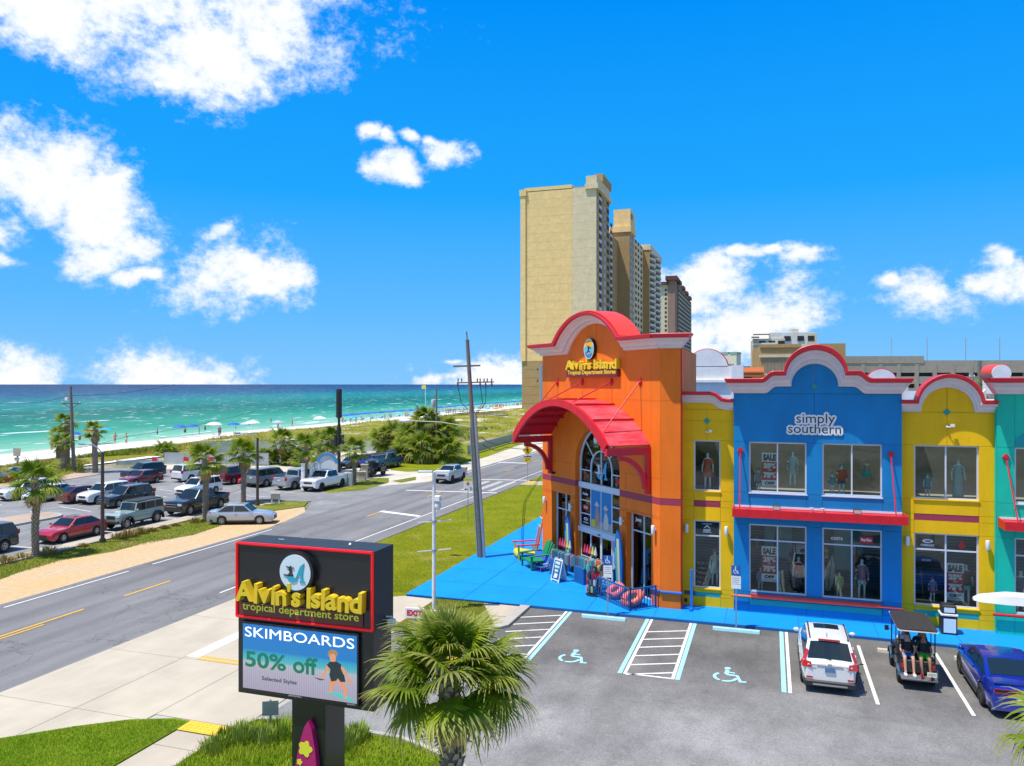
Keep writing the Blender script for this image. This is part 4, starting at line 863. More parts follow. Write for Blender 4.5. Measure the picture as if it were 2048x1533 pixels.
def make_car(label, paintm, M_, L=4.6, Wd=1.82, Hh=1.46, wb=2.7, r=.33, hood=.86, nose=.70, belt=.95, trunk=1.02, A=.95, B=.25, C=-1.0, D=-1.75, axf=None, kind='sedan',
             rim=None, spokes=5, tail='wide', tailz=.82, bed=None, clear=.20, roof=None, pillars=(.5,), rack=False, glass3=True, flare=None, sunroof=False, name='parked_car', cat='car', group='cars parked in the beach lot', nosebox=False, grille=TRIM, chrome=False, headz=None, handles=True):
    """lofted body with open wheel arches, cabin with separate glass, wheels, lamps and trim; nose towards +x"""
    car = thing(name, label, cat, M_, group); hw = Wd/2; h = L/2
    xf = axf if axf is not None else h - (L - wb) * .46; xr = xf - wb; ra = r * 1.17
    rm = rim or RIM
    if bed: top = [(-h, belt-.02), (-h+.05, belt), (bed, belt), (A-.02, belt), (A+.05, hood+.05), (h-.35, hood-.02), (h-.05, nose+.08), (h, nose)]
    elif kind == 'sedan': top = [(-h, trunk-.18), (-h+.10, trunk-.03), (D, trunk), (D+.2, belt), (A-.02, belt), (A+.06, hood+.06), ((A+h)/2, hood), (h-.25, nose+.06), (h, nose-.08)]
    else: top = [(-h, belt-.06), (-h+.10, belt), (A-.02, belt), (A+.06, hood+.06), ((A+h)/2, hood), (h-.22, nose+.08), (h, nose-.06)]
    plan = lambda x: 1 - (.05 if nosebox else .13) * (abs(x)/h)**(8 if nosebox else 5) - .02*(abs(x)/h)**2
    xs = set([-h, -h+.04, -h+.12, h-.04, h-.12, h-.3, 0, A, D] + [p[0] for p in top])
    for c in (xf, xr):
        for k in range(9): xs.add(c + ra*math.cos(math.pi*k/8))
    if bed: xs |= {-h+.10, -h+.13, bed-.04, bed}
    xs = sorted(x for x in xs if -h <= x <= h); rings = []
    for x in xs:
        zt = lerp(top, x); p = plan(x); e = max(0, abs(x) - (h-.12)) / .12; zb = clear + .10*e*e
        for c in (xf, xr):
            if abs(x-c) < ra: zb = max(zb, r + math.sqrt(max(0, ra*ra-(x-c)**2))*.98)
        w = hw*p*(1-.05*e*e); zt -= .02*e
        zm = max(zb+.03, min(zt-.12, .56)); zs = max(zm+.02, zt-.13)
        inbed = bed and -h+.12 < x < bed-.02
        half = [(w*.955 if zb < .4 else w*.985, zb), (w*(1.0 if zb < .4 else 1.005), zm), (w*.985, zs), (w*.935, zt-.02), (w*.86, zt-.46) if inbed else (w*.60, zt+.012), (0.01, zt-.46) if inbed else (0.01, zt+.022)]
        rings.append([(x, y, z) for y, z in half] + [(x, -y, z) for y, z in half[::-1]])
    MB().rings(rings, True, False).build('body', paintm, car, smooth=True, angle=.5)
    und = MB().box(-h+.15, h-.15, -hw*.60, hw*.60, clear+.02, .45); und.box(-h+.25, xr-ra*.95, -hw*.9, hw*.9, clear+.02, .4); und.box(xr+ra*.95, xf-ra*.95, -hw*.92, hw*.92, clear-.02, .4); und.build('underbody', TRIM, car)
    for c in (xf, xr): pass
    # cabin
    roofz = Hh; wb0 = hw*.915; wr = hw*(.74 if kind != 'box' else .88)
    prof = [(D, (trunk if kind == 'sedan' else belt)), (C, roofz-.03), ((B+C)/2, roofz), (B, roofz-.04), (A, belt-.01)]
    half_y = lambda z: wb0 + (wr-wb0)*max(0, min(1, (z-belt)/(roofz-belt)))
    gx = sorted(set([D, D+(C-D)*.5, C, C+.12, (B+C)/2, B-.12, B, B+(A-B)*.5, A])); rings = []
    for x in gx:
        z = lerp(prof, x); y = half_y(z)
        rings.append([(x, yy, zz) for yy, zz in ((wb0, belt-.06), (max(y, .02)+.004, z-.015), (y*.90, z+.012), (y*.5, z+.032), (0, z+.040))] + [(x, -yy, zz) for yy, zz in ((y*.5, z+.032), (y*.90, z+.012), (max(y, .02)+.004, z-.015), (wb0, belt-.06))])
    MB().rings(rings, True, False).build('cabin', roof or paintm, car, smooth=True, angle=.45)
    def pane_strip(xa, xb, fr, nm, off=.014):
        n, m = 4, 4; vs = []
        for i in range(n+1):
            x = xa+(xb-xa)*i/n; z = lerp(prof, x); y = half_y(z)
            for j in range(m+1):
                f = -fr+2*fr*j/m; cr_ = .040*(1-f*f) if abs(f) < .95 else 0
                vs.append((x+off*.5*(1 if x > 0 else -1), f*y, z+cr_+off))
        k = len(vs); low = [(a, b_, c-.02) for a, b_, c in vs]; fs = []
        for i in range(n):
            for j in range(m): q = i*(m+1)+j; fs.append((q, q+1, q+m+2, q+m+1)); 
        return MB().add(vs, fs).build(nm, CARG, car, smooth=True)
    pane_strip(B+(A-B)*.10, A-(A-B)*.06, .90, 'windshield'); pane_strip(D+(C-D)*.06, C-(C-D)*.10 if not bed else C-.03, .86, 'rear_window')
    if sunroof: pane_strip(B-.75, B-.12, .62, 'sunroof')
    z0, z1 = belt+.035, roofz-.085
    lx = lambda z: D + (C-D)*max(0, (z-(trunk if kind == 'sedan' else belt)))/(roofz-(trunk if kind == 'sedan' else belt)); rx = lambda z: A - (A-B)*(z-belt)/(roofz-belt)
    q = .10 if kind != 'box' else .06
    x0a, x0b, x1a, x1b = lx(z0)+q+.04, lx(z1)+q, rx(z0)-q-.06, rx(z1)-q
    cuts = [0] + list(pillars) + [1]
    for s_ in (-1, 1):
        for a, c in zip(cuts[:-1], cuts[1:]):
            g = .012; fa, fc = a+(g if a > 0 else 0), c-(g if c < 1 else 0)
            P = lambda f, z, x0, x1: (x0+(x1-x0)*f, s_*(half_y(z)+.012), z)
            mid = P((a+c)/2, z0, x0a, x1a)[0]
            bx = [x0a+(x1a-x0a)*fa, x0a+(x1a-x0a)*fc]; tx = [min(max(bx[0], x0b), x1b), min(max(bx[1], x0b), x1b)]
            if tx[1]-tx[0] < .05: tx = [tx[0]-.02, tx[0]+.05] if a == 0 else [tx[1]-.06, tx[1]]
            vs = [(bx[0], s_*(half_y(z0)+.014), z0), (bx[1], s_*(half_y(z0)+.014), z0), (tx[1], s_*(half_y(z1)+.014), z1), (tx[0], s_*(half_y(z1)+.014), z1)]
            MB().add(vs + [(x, y-s_*.02, z) for x, y, z in vs], [(0,1,2,3),(7,6,5,4),(0,4,5,1),(1,5,6,2),(2,6,7,3),(3,7,4,0)]).build('side_window', CARG, car)
            if handles: MB().cbox((bx[0]+.12, s_*(hw*.995+.012), belt-.11), (.18, .03, .035)).build('door_handle', CHROME if chrome else paintm, car)
        MB().ball((rx(z0)-.10, s_*(hw+.07), z0+.08), (.07, .11, .08), 8, 6).build('mirror', paintm if roof is None else TRIM, car, smooth=True)
        MB().bar((xr+ra, s_*(hw*.985), clear+.06), (xf-ra, s_*(hw*.985), clear+.06), .05, .12).build('sill_trim', TRIM, car)
        # lamps
        hz = headz or nose-.10
        ye = hw*plan(h-.1)
        if not nosebox: MB().add([(h-.05, s_*ye*.50, hz-.05), (h-.12, s_*ye*.93, hz-.03), (h-.42, s_*ye*1.012, hz+.06), (h-.40, s_*ye*.98, hz+.14), (h-.14, s_*ye*.80, hz+.11), (h-.035, s_*ye*.52, hz+.05)], [(0,1,4,5),(1,2,3,4),(5,4,3,2,1,0)]).build('headlight', HEADL, car)
        else: MB().box(h-.10, h+.012, *sorted((s_*ye*.62, s_*ye*.98)), hz-.10, hz+.08).build('headlight', HEADL, car)
        yr = hw*plan(-h+.08)
        if tail == 'wide': MB().add([(-h-.012, s_*yr*.45, tailz), (-h+.04, s_*yr*.95, tailz), (-h+.30, s_*yr*1.035, tailz+.04), (-h+.30, s_*yr*1.02, tailz+.14), (-h+.05, s_*yr*.93, tailz+.14), (-h-.008, s_*yr*.45, tailz+.12)], [(0,1,4,5),(1,2,3,4)]).build('tail_light', TAIL, car)
        elif tail == 'tall': MB().box(-h-.015, -h+.14, *sorted((s_*yr*.80, s_*yr*1.015)), tailz, tailz+.30).build('tail_light', TAIL, car)
        for c in (xf, xr):
            for mesh_, nm in ((WH[(r, rm.name, spokes)][0], 'wheel'),):
                wm_ = WM[car.name] @ T(c, s_*(hw-.105), r) @ (RZ(math.pi) if s_ > 0 else ID)
                w_ = obj('wheel', mesh_, car, wm_); obj('hub', WH[(r, rm.name, spokes)][1], w_, wm_); obj('rim', WH[(r, rm.name, spokes)][2], w_, wm_)
    yg = hw*plan(h-.03)
    MB().box(h-.12, h+.014, -yg*.50, yg*.50, nose-.28, nose-.10).build('grille', grille, car); MB().box(h-.25, h+.006, -yg*.72, yg*.72, clear+.10, clear+.22).build('bumper_intake', TRIM, car)
    if chrome:
        MB().box(h-.10, h+.03, -yg*.55, yg*.55, nose-.12, nose-.085).build('grille_bar', CHROME, car); MB().box(h-.10, h+.03, -yg*.55, yg*.55, nose-.30, nose-.265).build('grille_bar', CHROME, car)
    MB().box(-h-.016, -h+.05, -.17, .17, tailz-.06, tailz+.06).build('licence_plate', PLATE, car); MB().box(-h-.012, -h+.2, -hw*.8, hw*.8, clear+.06, clear+.20).build('rear_bumper', TRIM if kind != 'sedan' else paintm, car)
    if rack:
        for s_ in (-1, 1): MB().tube([(C+.05, s_*wr*.90, roofz+.01), (C+.15, s_*wr*.92, roofz+.07), (B-.15, s_*wr*.92, roofz+.06), (B-.05, s_*wr*.90, roofz)], .022, 6).build('roof_rail', TRIM if not chrome else CHROME, car)
    if bed:
        MB().box(-h+.13, bed-.03, -hw*.80, hw*.80, belt-.47, belt-.43).build('bed_liner', TRIM, car); MB().box(-h-.08, -h+.05, -hw*.95, hw*.95, .44, .60).build('step_bumper', CHROME, car)
    if flare:
        for c in (xf, xr):
            for s_ in (-1, 1):
                oa = arcpts(c, r, ra*1.16, 190, -10, 10); ia = arcpts(c, r, ra*.98, 190, -10, 10)
                MB().rings([[(p[0], s_*(hw-.02), p[1]), (q_[0], s_*(hw-.02), q_[1]), (q_[0], s_*(hw+flare), q_[1]), (p[0], s_*(hw+flare*.9), p[1])] for p, q_ in zip(oa, ia)]).build('fender_flare', TRIM, car)
    return car
WH = {}
class _W(dict):
    def __missing__(s, k): s[k] = wheel_parts(k[0], .22, {'alloy_rim': RIM, 'dark_rim': RIMD}[k[1]], k[2]); return s[k]
WH = _W()
P_RED = paint('paint_red', (.42, .004, .012)); P_MAR = paint('paint_maroon', (.15, .008, .016)); P_WHT = paint('paint_white', (.74, .74, .73)); P_BLK = paint('paint_black', (.010, .012, .013)); P_SAGE = paint('paint_sage', (.30, .40, .36))
P_SIL = paint('paint_silver', (.46, .48, .50), .35); P_CHA = paint('paint_charcoal', (.028, .032, .034)); P_GRY = paint('paint_grey', (.17, .19, .21), .2); P_BLU = paint('paint_blue', (.004, .028, .34), .25); P_TEAL = paint('paint_dark_teal', (.006, .07, .11), .2); P_BR = paint('paint_brightred', (.56, .006, .014))
def HD(x, y, deg): return T(x, y, 0) @ RZ(math.radians(deg))          # heading of the nose, degrees from +x
SUVp = dict(kind='suv', L=4.65, Wd=1.86, Hh=1.70, wb=2.70, r=.36, hood=1.03, nose=.86, belt=1.06, A=1.05, B=.35, C=-1.85, D=-2.24, pillars=(.30, .62), tail='tall', tailz=.95, clear=.24)
BIG = dict(kind='suv', L=5.25, Wd=2.02, Hh=1.88, wb=3.05, r=.39, hood=1.16, nose=1.0, belt=1.16, A=1.25, B=.6, C=-2.3, D=-2.58, pillars=(.33, .64), tail='tall', tailz=1.0, clear=.28, nosebox=True)
PICK = dict(kind='truck', L=5.85, Wd=2.02, Hh=1.92, wb=3.70, r=.42, hood=1.24, nose=1.08, belt=1.26, A=1.25, B=.55, C=-.95, D=-1.12, bed=-1.16, pillars=(.48,), tail='tall', tailz=.98, clear=.34, nosebox=True, cat='pickup truck')
SEDp = dict(kind='sedan')
def wheels(M_px, R_px, half=.80):  # near side wheel contacts -> centre and heading (front, rear); the near side is the right of the line seen from the camera
    f, r_ = G(*M_px), G(*R_px); return f, r_
# first row, along the pavement (noses towards the left of the picture)
make_car('bright red sedan parked nose to tail beside the lamp post, nearest the pavement', P_RED, HD(-45.75, 41.55, -90), L=4.62, wb=2.7, sunroof=True, rim=RIM, spokes=10, **SEDp)
make_car('black square-backed wagon cut off by the left edge, nearest the pavement', P_CHA, HD(-46.8, 35.3, -90), **{**BIG, 'L': 4.95, 'wb': 2.85, 'A': 1.1, 'B': .5, 'C': -2.1, 'D': -2.42, 'Hh': 1.80, 'nosebox': False})
def jeep(label, pm, M_, group='cars parked in the beach lot', cat='car'):
    c = make_car(label, pm, M_, kind='box', L=4.45, Wd=1.62, Hh=1.84, wb=2.95, r=.42, hood=1.16, nose=1.12, belt=1.18, A=.72, B=.50, C=-2.12, D=-2.19, axf=1.52, pillars=(.30, .64), tail='tall', tailz=.95, clear=.42, nosebox=True, flare=.20, group=group, cat=cat, rim=RIM, headz=1.02)
    MB().box(-2.16, .52, -.66, .66, 1.872, 1.90).build('soft_roof', TRIM, c)
    MB().bbox(2.20, 2.48, -.80, .80, .50, .70, .03).build('front_bumper', TRIM, c)
    for k in range(7): MB().box(2.22, 2.245, -.33+k*.11-.025, -.33+k*.11+.025, .78, 1.06).build('grille_slot', TRIM, c)
    w_ = WM[c.name] @ T(-2.36, 0, 1.0) @ RZ(-math.pi/2); s_ = obj('spare_wheel', WH[(.42, RIM.name, 5)][0], c, w_); obj('rim', WH[(.42, RIM.name, 5)][2], s_, w_)
    return c
jeep('pale sage green off-roader with black flares and roof, between red sedan and black pickup', P_SAGE, HD(-45.35, 46.75, -90))
make_car('black crew cab pickup truck beside the palm, behind the silver sedan', P_BLK, HD(-45.45, 53.6, -90), chrome=True, group='cars parked in the beach lot', **PICK)
aM = (G(442.7, 1050) + G(516, 1049)) / 2; d_ = G(516, 1049) - G(442.7, 1050); ang = math.degrees(math.atan2(d_.y, d_.x))
make_car('silver sedan parked on the sandy verge beside the road, nose to the right', P_SIL, T(aM.x, aM.y, 0) @ RZ(math.radians(ang)) @ T(0, .80, 0), L=4.9, wb=2.78, Wd=1.85, Hh=1.48, spokes=10, group='cars parked in the beach lot', **SEDp)
# middle row, parked at a slant
def slant(px, py, deg, lab, pm, half=.85, along=0, **k):   # pixel of the nearest wheel contact
    g = G(px, py); return make_car(lab, pm, T(g.x, g.y, 0) @ RZ(math.radians(deg)) @ T(along, half, 0), **k)
slant(212.5, 1013, -95, 'glossy black sport utility car in front of the white hatchback, behind the lamp post', P_BLK, .86, -1.35, chrome=True, rack=True, **{**SUVp, 'L': 4.85, 'wb': 2.9})
slant(170, 1006, -95, 'white crossover with black grille, between maroon hatchback and black off-roader', P_WHT, .86, -1.35, **SUVp)
slant(128, 1005, 85, 'maroon hatchback showing its tail, between white crossover and the palm', P_MAR, -.84, 1.3, **{**SEDp, 'L': 4.35, 'tail': 'wide', 'trunk': 1.05, 'D': -2.05, 'C': -1.2, 'A': 1.0})
slant(62, 1003, -95, 'white sedan half hidden by the leftmost street palm', P_WHT, .85, -1.3, **SEDp)
slant(9, 999, -95, 'white sport utility car at the left edge behind the palm', P_WHT, .86, -1.35, rim=RIMD, **SUVp)
slant(207, 976, -95, 'dark red sedan parked behind the black and white crossovers', P_MAR, .85, -3.9, **SEDp)
slant(362, 993, -95, 'white crossover beside the black pickup truck, nose to the left', P_WHT, .86, -1.35, **SUVp)
# back row by the dunes
slant(255, 957, -105, 'black crossover alone at the back of the lot by the dunes', P_BLK, .85, -1.4, **SUVp)
slant(358, 962, 80, 'big white sport utility car showing its tail, by the metal fence', P_WHT, -.95, 1.5, **BIG)
slant(442, 967, 80, 'dark maroon sport utility car behind the second street palm', P_MAR, -.9, 1.4, **{**BIG, 'L': 4.95, 'wb': 2.85, 'A': 1.1, 'C': -2.1, 'D': -2.42, 'nosebox': False})
slant(487, 970, -95, 'bright red sedan behind the third street palm', P_BR, .85, -1.3, **SEDp)
slant(505, 972, 80, 'grey sport utility car showing its tail, left of the pale pickup', P_GRY, -.95, 1.5, **BIG)
slant(561, 977, 80, 'pale silver pickup truck showing its tailgate, left of the white pickup', P_SIL, -.95, 1.75, group='cars parked in the beach lot', **PICK)
slant(612, 981, -92, 'white pickup truck nearest the lot exit, nose towards the viewer', P_WHT, .95, -1.85, rim=RIMD, group='cars parked in the beach lot', **{**PICK, 'cat': 'pickup truck'})
slant(8, 962, -95, 'dark sedan at the left edge in the back row', P_CHA, .85, -1.2, **SEDp)
slant(28, 966, 85, 'maroon car half hidden behind the crown of the leftmost street palm', P_MAR, -.85, 1.2, **SEDp)
# fenced yard beyond
def yard(px, py, t, deg, lab, pm, **k):
    p = PT(px, py, t); make_car(lab, pm, T(p.x, p.y, 0) @ RZ(math.radians(deg)), group='cars in the fenced yard', **k)
yard(590, 905, 112, -80, 'white crossover up by the green mesh fence among shrubs', P_WHT, **SUVp)
yard(705, 925, 100, -92, 'dark car with silver sunshade behind the sign arch', P_CHA, **SEDp)
yard(738, 925, 101, -95, 'bright blue car between the two sign palms', P_BLU, **SEDp)
yard(770, 924, 99, -96, 'dark teal pickup truck beside the tilted fence panels', P_TEAL, **{**PICK})
# on the road
make_car('silver grey pickup truck driving towards the viewer on the road', P_SIL, HD(-33.2, 79.0, -90), group='vehicles on the road', name='driving_truck', **{**PICK, 'L': 5.3, 'Wd': 1.92, 'Hh': 1.80, 'wb': 3.24, 'rim': RIMD})
# shop lot: white compact crossover seen from behind
crv = make_car('white compact crossover parked nose-in in front of the blue bay', P_WHT, HD(1.95, 31.05, 90), name='parked_car', group='cars in the shop lot', kind='suv', L=4.56, Wd=1.84, Hh=1.67, wb=2.62, r=.35, hood=1.02, nose=.86, belt=1.06, A=1.02, B=.30, C=-1.72, D=-2.16, pillars=(.30, .62), tail='none', clear=.22, rack=True, sunroof=True, tailz=.78)
for s_ in (-1, 1):
    MB().add([(-2.325, s_*.58, .86), (-2.25, s_*.88, .85), (-2.06, s_*.935, .92), (-2.06, s_*.92, 1.05), (-2.20, s_*.86, 1.07), (-2.275, s_*.60, 1.04)], [(0,1,4,5),(1,2,3,4)]).build('tail_light', TAIL, crv); MB().add([(-2.10, s_*.885, 1.06), (-2.20, s_*.78, 1.08), (-2.0, s_*.675, 1.38), (-1.93, s_*.76, 1.38)], [(0,1,2,3)]).build('tail_light', TAIL, crv)
    MB().box(-2.305, -2.2, *sorted((s_*.56, s_*.76)), .50, .55).build('reflector', TAIL, crv)
MB().bbox(-2.33, -1.9, -.84, .84, .24, .44, .05).build('bumper_skirt', TRIM, crv); MB().box(-2.335, -2.2, -.55, .55, .27, .33).build('skid_plate', CHROME, crv); MB().box(-2.30, -2.2, -.42, .42, .92, .955).build('chrome_strip', CHROME, crv)
MB().tube([(-1.45, .05, 1.70), (-1.55, .05, 1.86)], .012, 6).build('antenna', TRIM, crv); MB().bar((-2.16, -.05, 1.13), (-2.10, .30, 1.16), .02, .02).build('wiper', TRIM, crv); MB().box(-2.322, -2.2, -.16, .16, .74, .88).build('number_plate', M('plate_blue', (.10, .22, .42), .4, var=.5, scale=30), crv)
MB().box(-2.33, -2.32, -.065, .065, .965, 1.03).build('badge', CHROME, crv)
for s_, w_ in ((1, .26), (-1, .16)): MB().box(-2.315, -2.305, s_*.6-w_/2, s_*.6+w_/2, .93, .955).build('badge', CHROME, crv)
MB().box(-1.82, -1.74, -.35, .35, 1.665, 1.70).build('brake_light', TAIL, crv)
# blue muscle sedan
chg = make_car('metallic blue sedan with full-width tail light parked at the right edge', P_BLU, HD(7.55, 30.85, 90), group='cars in the shop lot', L=5.05, Wd=1.90, Hh=1.46, wb=3.05, r=.36, hood=.98, nose=.82, belt=1.02, trunk=1.08, A=1.0, B=.35, C=-.85, D=-1.78, rim=RIMD, tail='none', tailz=.60, pillars=(.46,))
MB().add([(-2.535, -.80, .80), (-2.535, .80, .80), (-2.525, .80, .94), (-2.525, -.80, .94)] + [(-2.5, s_*.80, z) for s_ in (-1, 1) for z in (.8, .94)], [(0,1,2,3)]).build('light_surround', TRIM, chg)
mb = MB()
for z in (.80, .925): mb.box(-2.545, -2.53, -.80, .80, z, z+.018)
for y in (-.80, .78): mb.box(-2.545, -2.53, y, y+.02, .80, .943)
mb.build('tail_light', TAIL, chg); MB().box(-2.46, -2.28, -.78, .78, 1.085, 1.12).build('spoiler', P_BLU, chg)
# off-road buggy far across the road and the golf cart by the shop
def golf_cart(label, M_, people=True, group=None):
    c = thing('golf_cart', label, 'golf cart', M_, group)
    bodym = paint('cart_black', (.014, .018, .022)) if 'cart_black' not in MATS else MATS['cart_black']
    def rbody(x0, x1, w, z0, z1, nm, m, b_=.05): MB().bbox(x0, x1, -w, w, z0, z1, b_).build(nm, m, c)
    rbody(-1.0, .95, .46, .38, .50, 'chassis', TRIM)
    MB().rings([[(x, -w, z0), (x, w, z0), (x, w*.98, z1), (x, 0, z1+.04), (x, -w*.98, z1)] for x, w, z0, z1 in ((.62, .60, .42, .80), (.9, .60, .42, .86), (1.2, .55, .40, .78), (1.42, .42, .42, .62))]).build('front_cowl', bodym, c, smooth=True)
    MB().rings([[(x, -w, z0), (x, w, z0), (x, w, z1), (x, -w, z1)] for x, w, z0, z1 in ((-1.18, .56, .48, .80), (-.9, .62, .42, .84), (-.35, .62, .40, .82))]).build('rear_body', bodym, c)
    rbody(-.35, .62, .56, .38, .44, 'floor', TRIM, .02)
    seat = M('seat_vinyl', (.03, .03, .032), .55)
    for x in (-.02, -.78): rbody(x-.05, x+.42, .55, .70, .82, 'seat', seat)
    MB().bbox(-.20, -.08, -.55, .55, .86, 1.25, .03).build('backrest', seat, c); MB().bbox(-.36, -.22, -.55, .55, .86, 1.25, .03).build('backrest', seat, c)
    MB().bbox(-1.12, -.66, -.55, .55, .78, .88, .03).build('rear_seat', seat, c)
    MB().bbox(-1.62, -1.1, -.58, .58, .34, .40, .02).build('footplate', M('footplate_grey', (.12, .12, .13), .6), c)
    for s_ in (-1, 1):
        MB().tube([(.82, s_*.57, .8), (.72, s_*.57, 1.98)], .022, 6).build('post', TRIM, c); MB().tube([(-1.0, s_*.57, .8), (-1.02, s_*.57, 1.96)], .022, 6).build('post', TRIM, c); MB().tube([(-.28, s_*.57, 1.2), (-.28, s_*.57, 1.98)], .018, 6).build('post', TRIM, c)
        MB().tube([(-1.08, s_*.52, .84), (-1.16, s_*.54, 1.08), (-.8, s_*.56, 1.08)], .018, 6).build('grab_rail', TRIM, c)
        MB().cbox((-1.20, s_*.46, .70), (.06, .16, .14)).build('tail_light', TAIL, c); MB().lathe([(0, 0), (.07, .0), (.08, -.06)], 10, 'X', (1.34, s_*.36, .64)).build('headlight', HEADL, c)
        MB().cbox((.78, s_*.74, 1.42), (.05, .14, .18)).build('mirror', TRIM, c); MB().tube([(.79, s_*.57, 1.36), (.78, s_*.72, 1.40)], .012, 6).build('mirror_arm', TRIM, c)
        for x in (.98, -.82):
            w_ = WM[c.name] @ T(x, s_*.50, .29) @ (RZ(math.pi) if s_ > 0 else ID); wh = obj('wheel', WH[(.29, RIMD.name, 5)][0], c, w_); obj('rim', WH[(.29, RIMD.name, 5)][2], wh, w_)
            oa = arcpts(x, .29, .40, 170, 10, 8); ia = arcpts(x, .29, .35, 170, 10, 8)
            MB().rings([[(p[0], s_*.46, p[1]), (q[0], s_*.46, q[1]), (q[0], s_*.64, q[1]), (p[0], s_*.64, p[1])] for p, q in zip(oa, ia)]).build('fender', M('fender_blue', (.03, .10, .18), .35) if people else TRIM, c)
    r_ = MB().rings([[(x, -w, z), (x, w, z), (x, w, z+.03), (x, w*.8, z+.07), (x, 0, z+.085), (x, -w*.8, z+.07), (x, -w, z+.03)] for x, w, z in ((1.02, .60, 1.96), (.8, .64, 1.98), (-1.1, .64, 1.97), (-1.3, .60, 1.95))]); rf = r_.build('roof', M('cart_roof', (.035, .033, .032), .5), c, smooth=True)
    ed = MB()
    for s_ in (-1, 1): ed.bar((1.02, s_*.62, 1.965), (-1.3, s_*.62, 1.955), .03, .035)
    ed.bar((-1.31, -.61, 1.955), (-1.31, .61, 1.955), .035, .03); ed.build('roof_edging', M('edging_white', (.7, .7, .68), .5), rf)
    for y in (-.38, -.13, .13, .38): MB().bar((.9, y, 2.062 - abs(y)*.03), (-1.15, y, 2.055 - abs(y)*.03), .05, .02).build('roof_rib', MATS['cart_roof'], rf)
    MB().box(.80, .82, -.55, .55, 1.0, 1.85).build('windscreen', GLASS, c); MB().tube([(.60, .25, .92), (.48, .25, 1.10)], .018, 6).build('steering_column', TRIM, c); MB().lathe([(.15, 0), (.18, .0), (.18, .03), (.15, .03)], 14, 'X', (.46, .25, 1.10)).build('steering_wheel', TRIM, c)
    if people:
        MB().box(-1.64, -1.625, -.52, -.22, .52, .68).build('licence_plate', M('plate_cream', (.78, .78, .62), .5), c); MB().bar((-1.60, -.37, .34), (-1.63, -.37, .56), .03, .03).build('plate_bracket', TRIM, c)
        text('558DTH', .1, M('plate_ink', (.12, .18, .05), .6, var=0), c, WM[c.name] @ T(-1.6415, -.37, .57) @ RZ(-math.pi/2), width=.24, height=.07)
        for y in (-.06, -.4): MB().tube([(-1.12, y, .80), (-1.6, y, .62), (-1.6, y, .38)], .018, 6).build('hand_rail', TRIM, c)
    return c
cart_M = HD(4.92, 31.62, 90)
golf_cart('black six-seat golf cart with dark roof carrying passengers, between white and blue cars', cart_M)
cp = G(738, 954); golf_cart('small tan-seated off-road buggy on the sandy track across the road', T(cp.x, cp.y+1, 0) @ RZ(math.radians(-100)) @ Matrix.Scale(1.25, 4), False)
# ================================================================== PALMS AND GRASS
def frond_mat():
    b = NB('palm_leaf'); oi = b.n('ShaderNodeObjectInfo'); tcx = b.n('ShaderNodeTexCoord'); sx = b.n('ShaderNodeVectorMath', operation='LENGTH'); b.l(tcx.outputs['Object'], sx.inputs[0])
    q = b.mix(oi.outputs['Random'], (.12, .205, .006), (.29, .37, .014))
    q = b.mix(1., q, b.rng(b.noise(7, 3, .6, obj=True), .3, .7, .7, 1.25), 'MULTIPLY')
    tip = b.rng(sx.outputs['Value'], 1.25, 1.75, 0., .6); q = b.mix(tip, q, (.50, .42, .15))
    b.col(q); b.done(.5, 0, .35)
    t = b.t; tr = b.n('ShaderNodeBsdfTranslucent'); b.l(q, tr.inputs[0]); mx_ = b.n('ShaderNodeMixShader'); mx_.inputs[0].default_value = .38
    out = [n for n in t.nodes if n.type == 'OUTPUT_MATERIAL'][0]; b.l(b.p.outputs[0], mx_.inputs[1]); b.l(tr.outputs[0], mx_.inputs[2]); b.l(mx_.outputs[0], out.inputs[0]); return b.m
LEAF = frond_mat(); DEADL = M('dead_palm_leaf', (.40, .29, .14), .8, var=.3, scale=6); BARK = M('palm_bark', (.20, .165, .125), .9, var=.35, scale=7, bump=.6); BOOT = M('palm_boot', (.36, .31, .25), .9, var=.35, scale=9)
def frond(n, seg, seed, droop=.55):
    r_ = random.Random(seed); mb = MB(); p = .78
    mb.tube([(0, 0, 0), (.4, 0, .03), (p, 0, 0)], [.022, .016, .013], 5)
    for k in range(n):
        f = (k + .5) / n * 2 - 1; a = math.radians(118 * f + r_.uniform(-3, 3)); ln = (.88 - .26 * f * f) * r_.uniform(.86, 1.06)
        ox = p + .22 * (1 - abs(f)); w = .036 * (1.5 if n < 30 else 1.0); pts = []
        dr = droop * r_.uniform(.6, 1.5); lat = Vector((-math.sin(a), math.cos(a), 0))
        for i in range(seg + 1):
            s_ = i / seg; rr = ln * s_
            pts.append(Vector((ox + rr * math.cos(a) * (1 - .12*s_*s_*dr), rr * math.sin(a) * (1 - .12*s_*s_*dr), .10 * s_ * (1 - abs(f)*.5) - dr * s_ * s_ * s_ * ln * .75 - .08 * abs(math.sin(a)) * s_)))
        vs = []; fs = []
        for i, q in enumerate(pts):
            s_ = i / seg; ww = w * (1 - s_ * .92) * (.55 + .9 * min(1, s_ * 3)) if i else w * .5
            vs += [q + lat * ww + Vector((0, 0, -ww * .5)), q, q - lat * ww + Vector((0, 0, -ww * .5))]
        for i in range(seg):
            for j in (0, 1): fs.append((i*3+j, i*3+j+1, i*3+j+4, i*3+j+3))
        mb.add(vs, fs)
    return mb
FR_HI = [frond(48, 5, 11 + i, .30 + .14*i).mesh('frond', LEAF, True, 3) for i in range(4)]
FR_LO = [frond(26, 3, 31 + i, .30 + .16*i).mesh('frond', LEAF, True, 3) for i in range(4)]
FR_DEAD = frond(22, 3, 77, 1.2).mesh('dead_frond', DEADL, True, 3)
